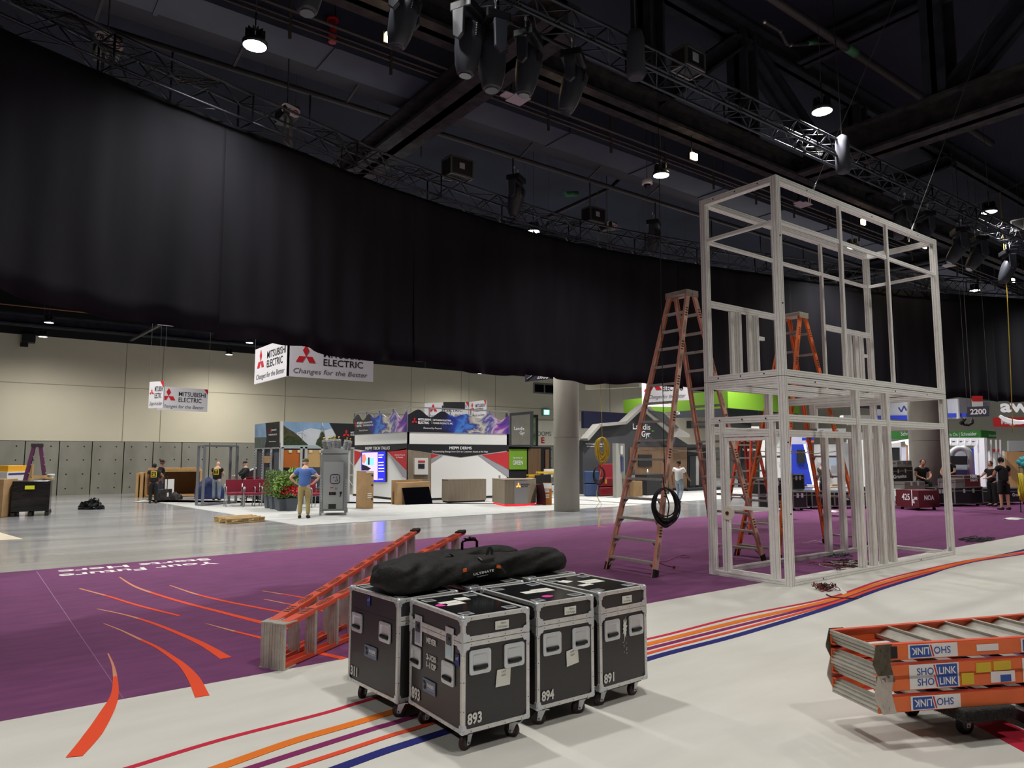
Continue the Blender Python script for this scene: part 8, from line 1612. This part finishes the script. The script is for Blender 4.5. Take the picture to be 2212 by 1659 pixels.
    if logo:
        b = MB(); cw = Vector(J['chs']); sgn = -1 if logo[0] == 'back' else 1; off = .15 * k; xx = (M.to_3x3() @ Vector((1, 0, 0))).normalized() * (1 if sgn < 0 else -1); N_ = (M.to_3x3() @ Vector((0, sgn, 0))).normalized(); c = W(cw + Vector((0, sgn * off, .0)))
        if logo[1] == 'square':
            b.obox(c, xx * .1, Vector((0, 0, .115)), N_ * .012, 0); b.build('back_print', mat('print_yellow', (222, 192, 20), .7), t, .004)
            b = MB(); b.obox(c + N_ * .008, xx * .078, Vector((0, 0, .09)), N_ * .006); b.build('print_ground', BLACK, t); b = MB()
            for i, s_ in enumerate(('Power', 'on', 'show')[:3]): pass
            for i in range(3): b.obox(c + N_ * .015 + Vector((0, 0, .05 - i * .05)), xx * (.055 if i != 1 else .03), Vector((0, 0, .012)), N_ * .002)
            b.build('print_bars', mat('print_yellow', (222, 192, 20), .7), t)
        elif logo[1] == 'stripe':
            b = MB(); A = Vector(J['rs']); B_ = Vector(J['re']); b.tube([W(lerp(A, B_, .3)) + xx * -.0, W(lerp(A, B_, .95))], .03, 8); pass
    return t
def at_px(px, py): g = G(px, py); return (g.x, g.y)
def hof(px, pb, pt): g = G(px, pb); return HZ(g, pt)
VIEW = 53.15   # heading away from the viewer
p = at_px(656, 1120); person('person in a blue shirt, khaki trousers and olive cap with both hands on the hips', p, VIEW + 10, hof(656, 1120, 992), 'hips', SKINP, TEEBL, KHAKI, CAPO, thick=1.08)
p = at_px(330, 1087); person('person in all black clothes with a yellow back print and hand on hip', p, VIEW + 20, hof(330, 1087, 1003), 'hip1', SKIN2, TEEB, BLKP, None, HAIRB, logo=('back', 'square'))
p = at_px(345, 1080.5); person('person in a dark cap, long sleeves and jeans holding a trolley at far left', p, VIEW - 70, hof(345, 1080, 995), 'stand', SKIN2, TEEB, mat('dark_jeans', (44, 54, 74), .85), CAPD, sleeves='long')
p = at_px(467, 1081); person('bald person in light jeans with a yellow back print beside the blue tarps', p, VIEW + 5, hof(467, 1081, 998), 'work', SKINP, TEEB, JEANL, None, None, logo=('back', 'square'), thick=1.08)
p = at_px(528, 1079); person('bearded person in a dark cap leaning behind the burgundy chairs', p, 180, hof(528, 1079, 998), 'push', SKINP, TEEB, BLKP, CAPD, sleeves='long', beard=True, thick=1.1)
p = at_px(1468, 1088); person('person in a white t-shirt and light jeans walking away behind the pink ladder', p, VIEW - 35, hof(1468, 1088, 996), 'walk', SKIN2, TEEW, JEANL, None, HAIRB)
p = at_px(2172, 1102); person('person in black t-shirt and black shorts standing with the back turned at the right', p, VIEW, hof(2172, 1102, 989), 'work', SKIN, TEEB, BLKP, None, HAIRB, shorts=True, thick=1.12)
p = at_px(2146, 1094); person('person in black with dark brown hair reaching over the open flight case at the right', p, VIEW + 100, hof(2146, 1094, 998), 'push', SKINP, TEEB, BLKP, None, HAIRBR, thick=1.05)
p = at_px(1992, 1090); person('person in black sitting behind the dark red case looking down', p, VIEW + 170, 1.8, 'sit', SKIN, TEEB, BLKP, None, HAIRB, dz=.32)
p = at_px(2060, 1086); person('person in black sitting beside the column half hidden by the frame post', p, VIEW + 120, 1.8, 'sit', SKIN, TEEB, BLKP, None, HAIRB, dz=.42)
p = at_px(1782, 1094); person('person with long dark hair half hidden behind the frame posts', p, VIEW - 60, 1.62, 'work', SKIN, mat('dark_top', (34, 36, 36), .85), BLKP, None, HAIRBR, longhair=True)
# ================= lamps =================
def highbay(x, y, label, z=LAMP_Z, power=LAMP_W, col=(1, .97, .93), r=.2, ang=140):
    t = thing('high_bay_lamp', label, 'lamp', (x, y, z), 0, 'round high bay lamps', 'thing')
    MB().lathe((x, y, z), [(0, .0), (r * .92, 0), (r * .92, .02), (0, .02)], 28).build('lens', mat('lit_lens', (255, 250, 240), .5, emit=30), t)
    MB().lathe((x, y, z + .02), [(r * .93, -.02), (r, -.02), (r, .05), (r * .8, .09), (r * .5, .12)], 28).build('housing', mat('lamp_housing', (60, 62, 66), .4, .6), t)
    b = MB()
    for k in range(12): a = k * PI / 6; b.box((x + .11 * math.cos(a), y + .11 * math.sin(a), z + .2), (.1, .012, .14), a)
    b.build('heat_sink', mat('heat_sink', (44, 46, 50), .5, .5), t)
    b = MB(); b.tube([(x, y, z + .27), (x, y, z + .6)], .012, 6); b.tube([(x, y, z + .6), (x, y, HC)], .006, 5); b.build('hanger', PLBLACK, t)
    spot(x, y, z - .04, power, col, ang, parent=t)
NM = ['high bay lamp above the left of the drape', 'high bay lamp directly over the white metal frame', 'high bay lamp left of the frame top beside the dome camera', 'high bay lamp at the upper right beyond the frame', 'high bay lamp seen through the top storey of the frame', 'high bay lamp just showing over the top edge of the drape', 'farthest high bay lamp low at the right']
for (x, y), n in zip(SEEN_LAMPS, NM): highbay(x, y, n)
for k, (x, y, z) in enumerate([(1.8, 31, 6.7), (1.85, 34.9, 6.7), (9.2, 31.4, 6.7), (9.5, 35.7, 6.7), (16.5, 31.5, 6.7), (23.85, 35.0, 6.7)]):
    highbay(x, y, ['lamp nearer the viewer at the left end of the cream wall', 'lamp close to the cream wall at its left end', 'lamp left of the large hanging sign', 'lamp close to the wall just below and left of the large sign', 'lamp glimpsed under the drape right of the large sign', 'lamp close to the wall above the booth at centre'][k], z, 820 if k % 2 or k == 5 else 960, (1, .97, .88), .16, 174)
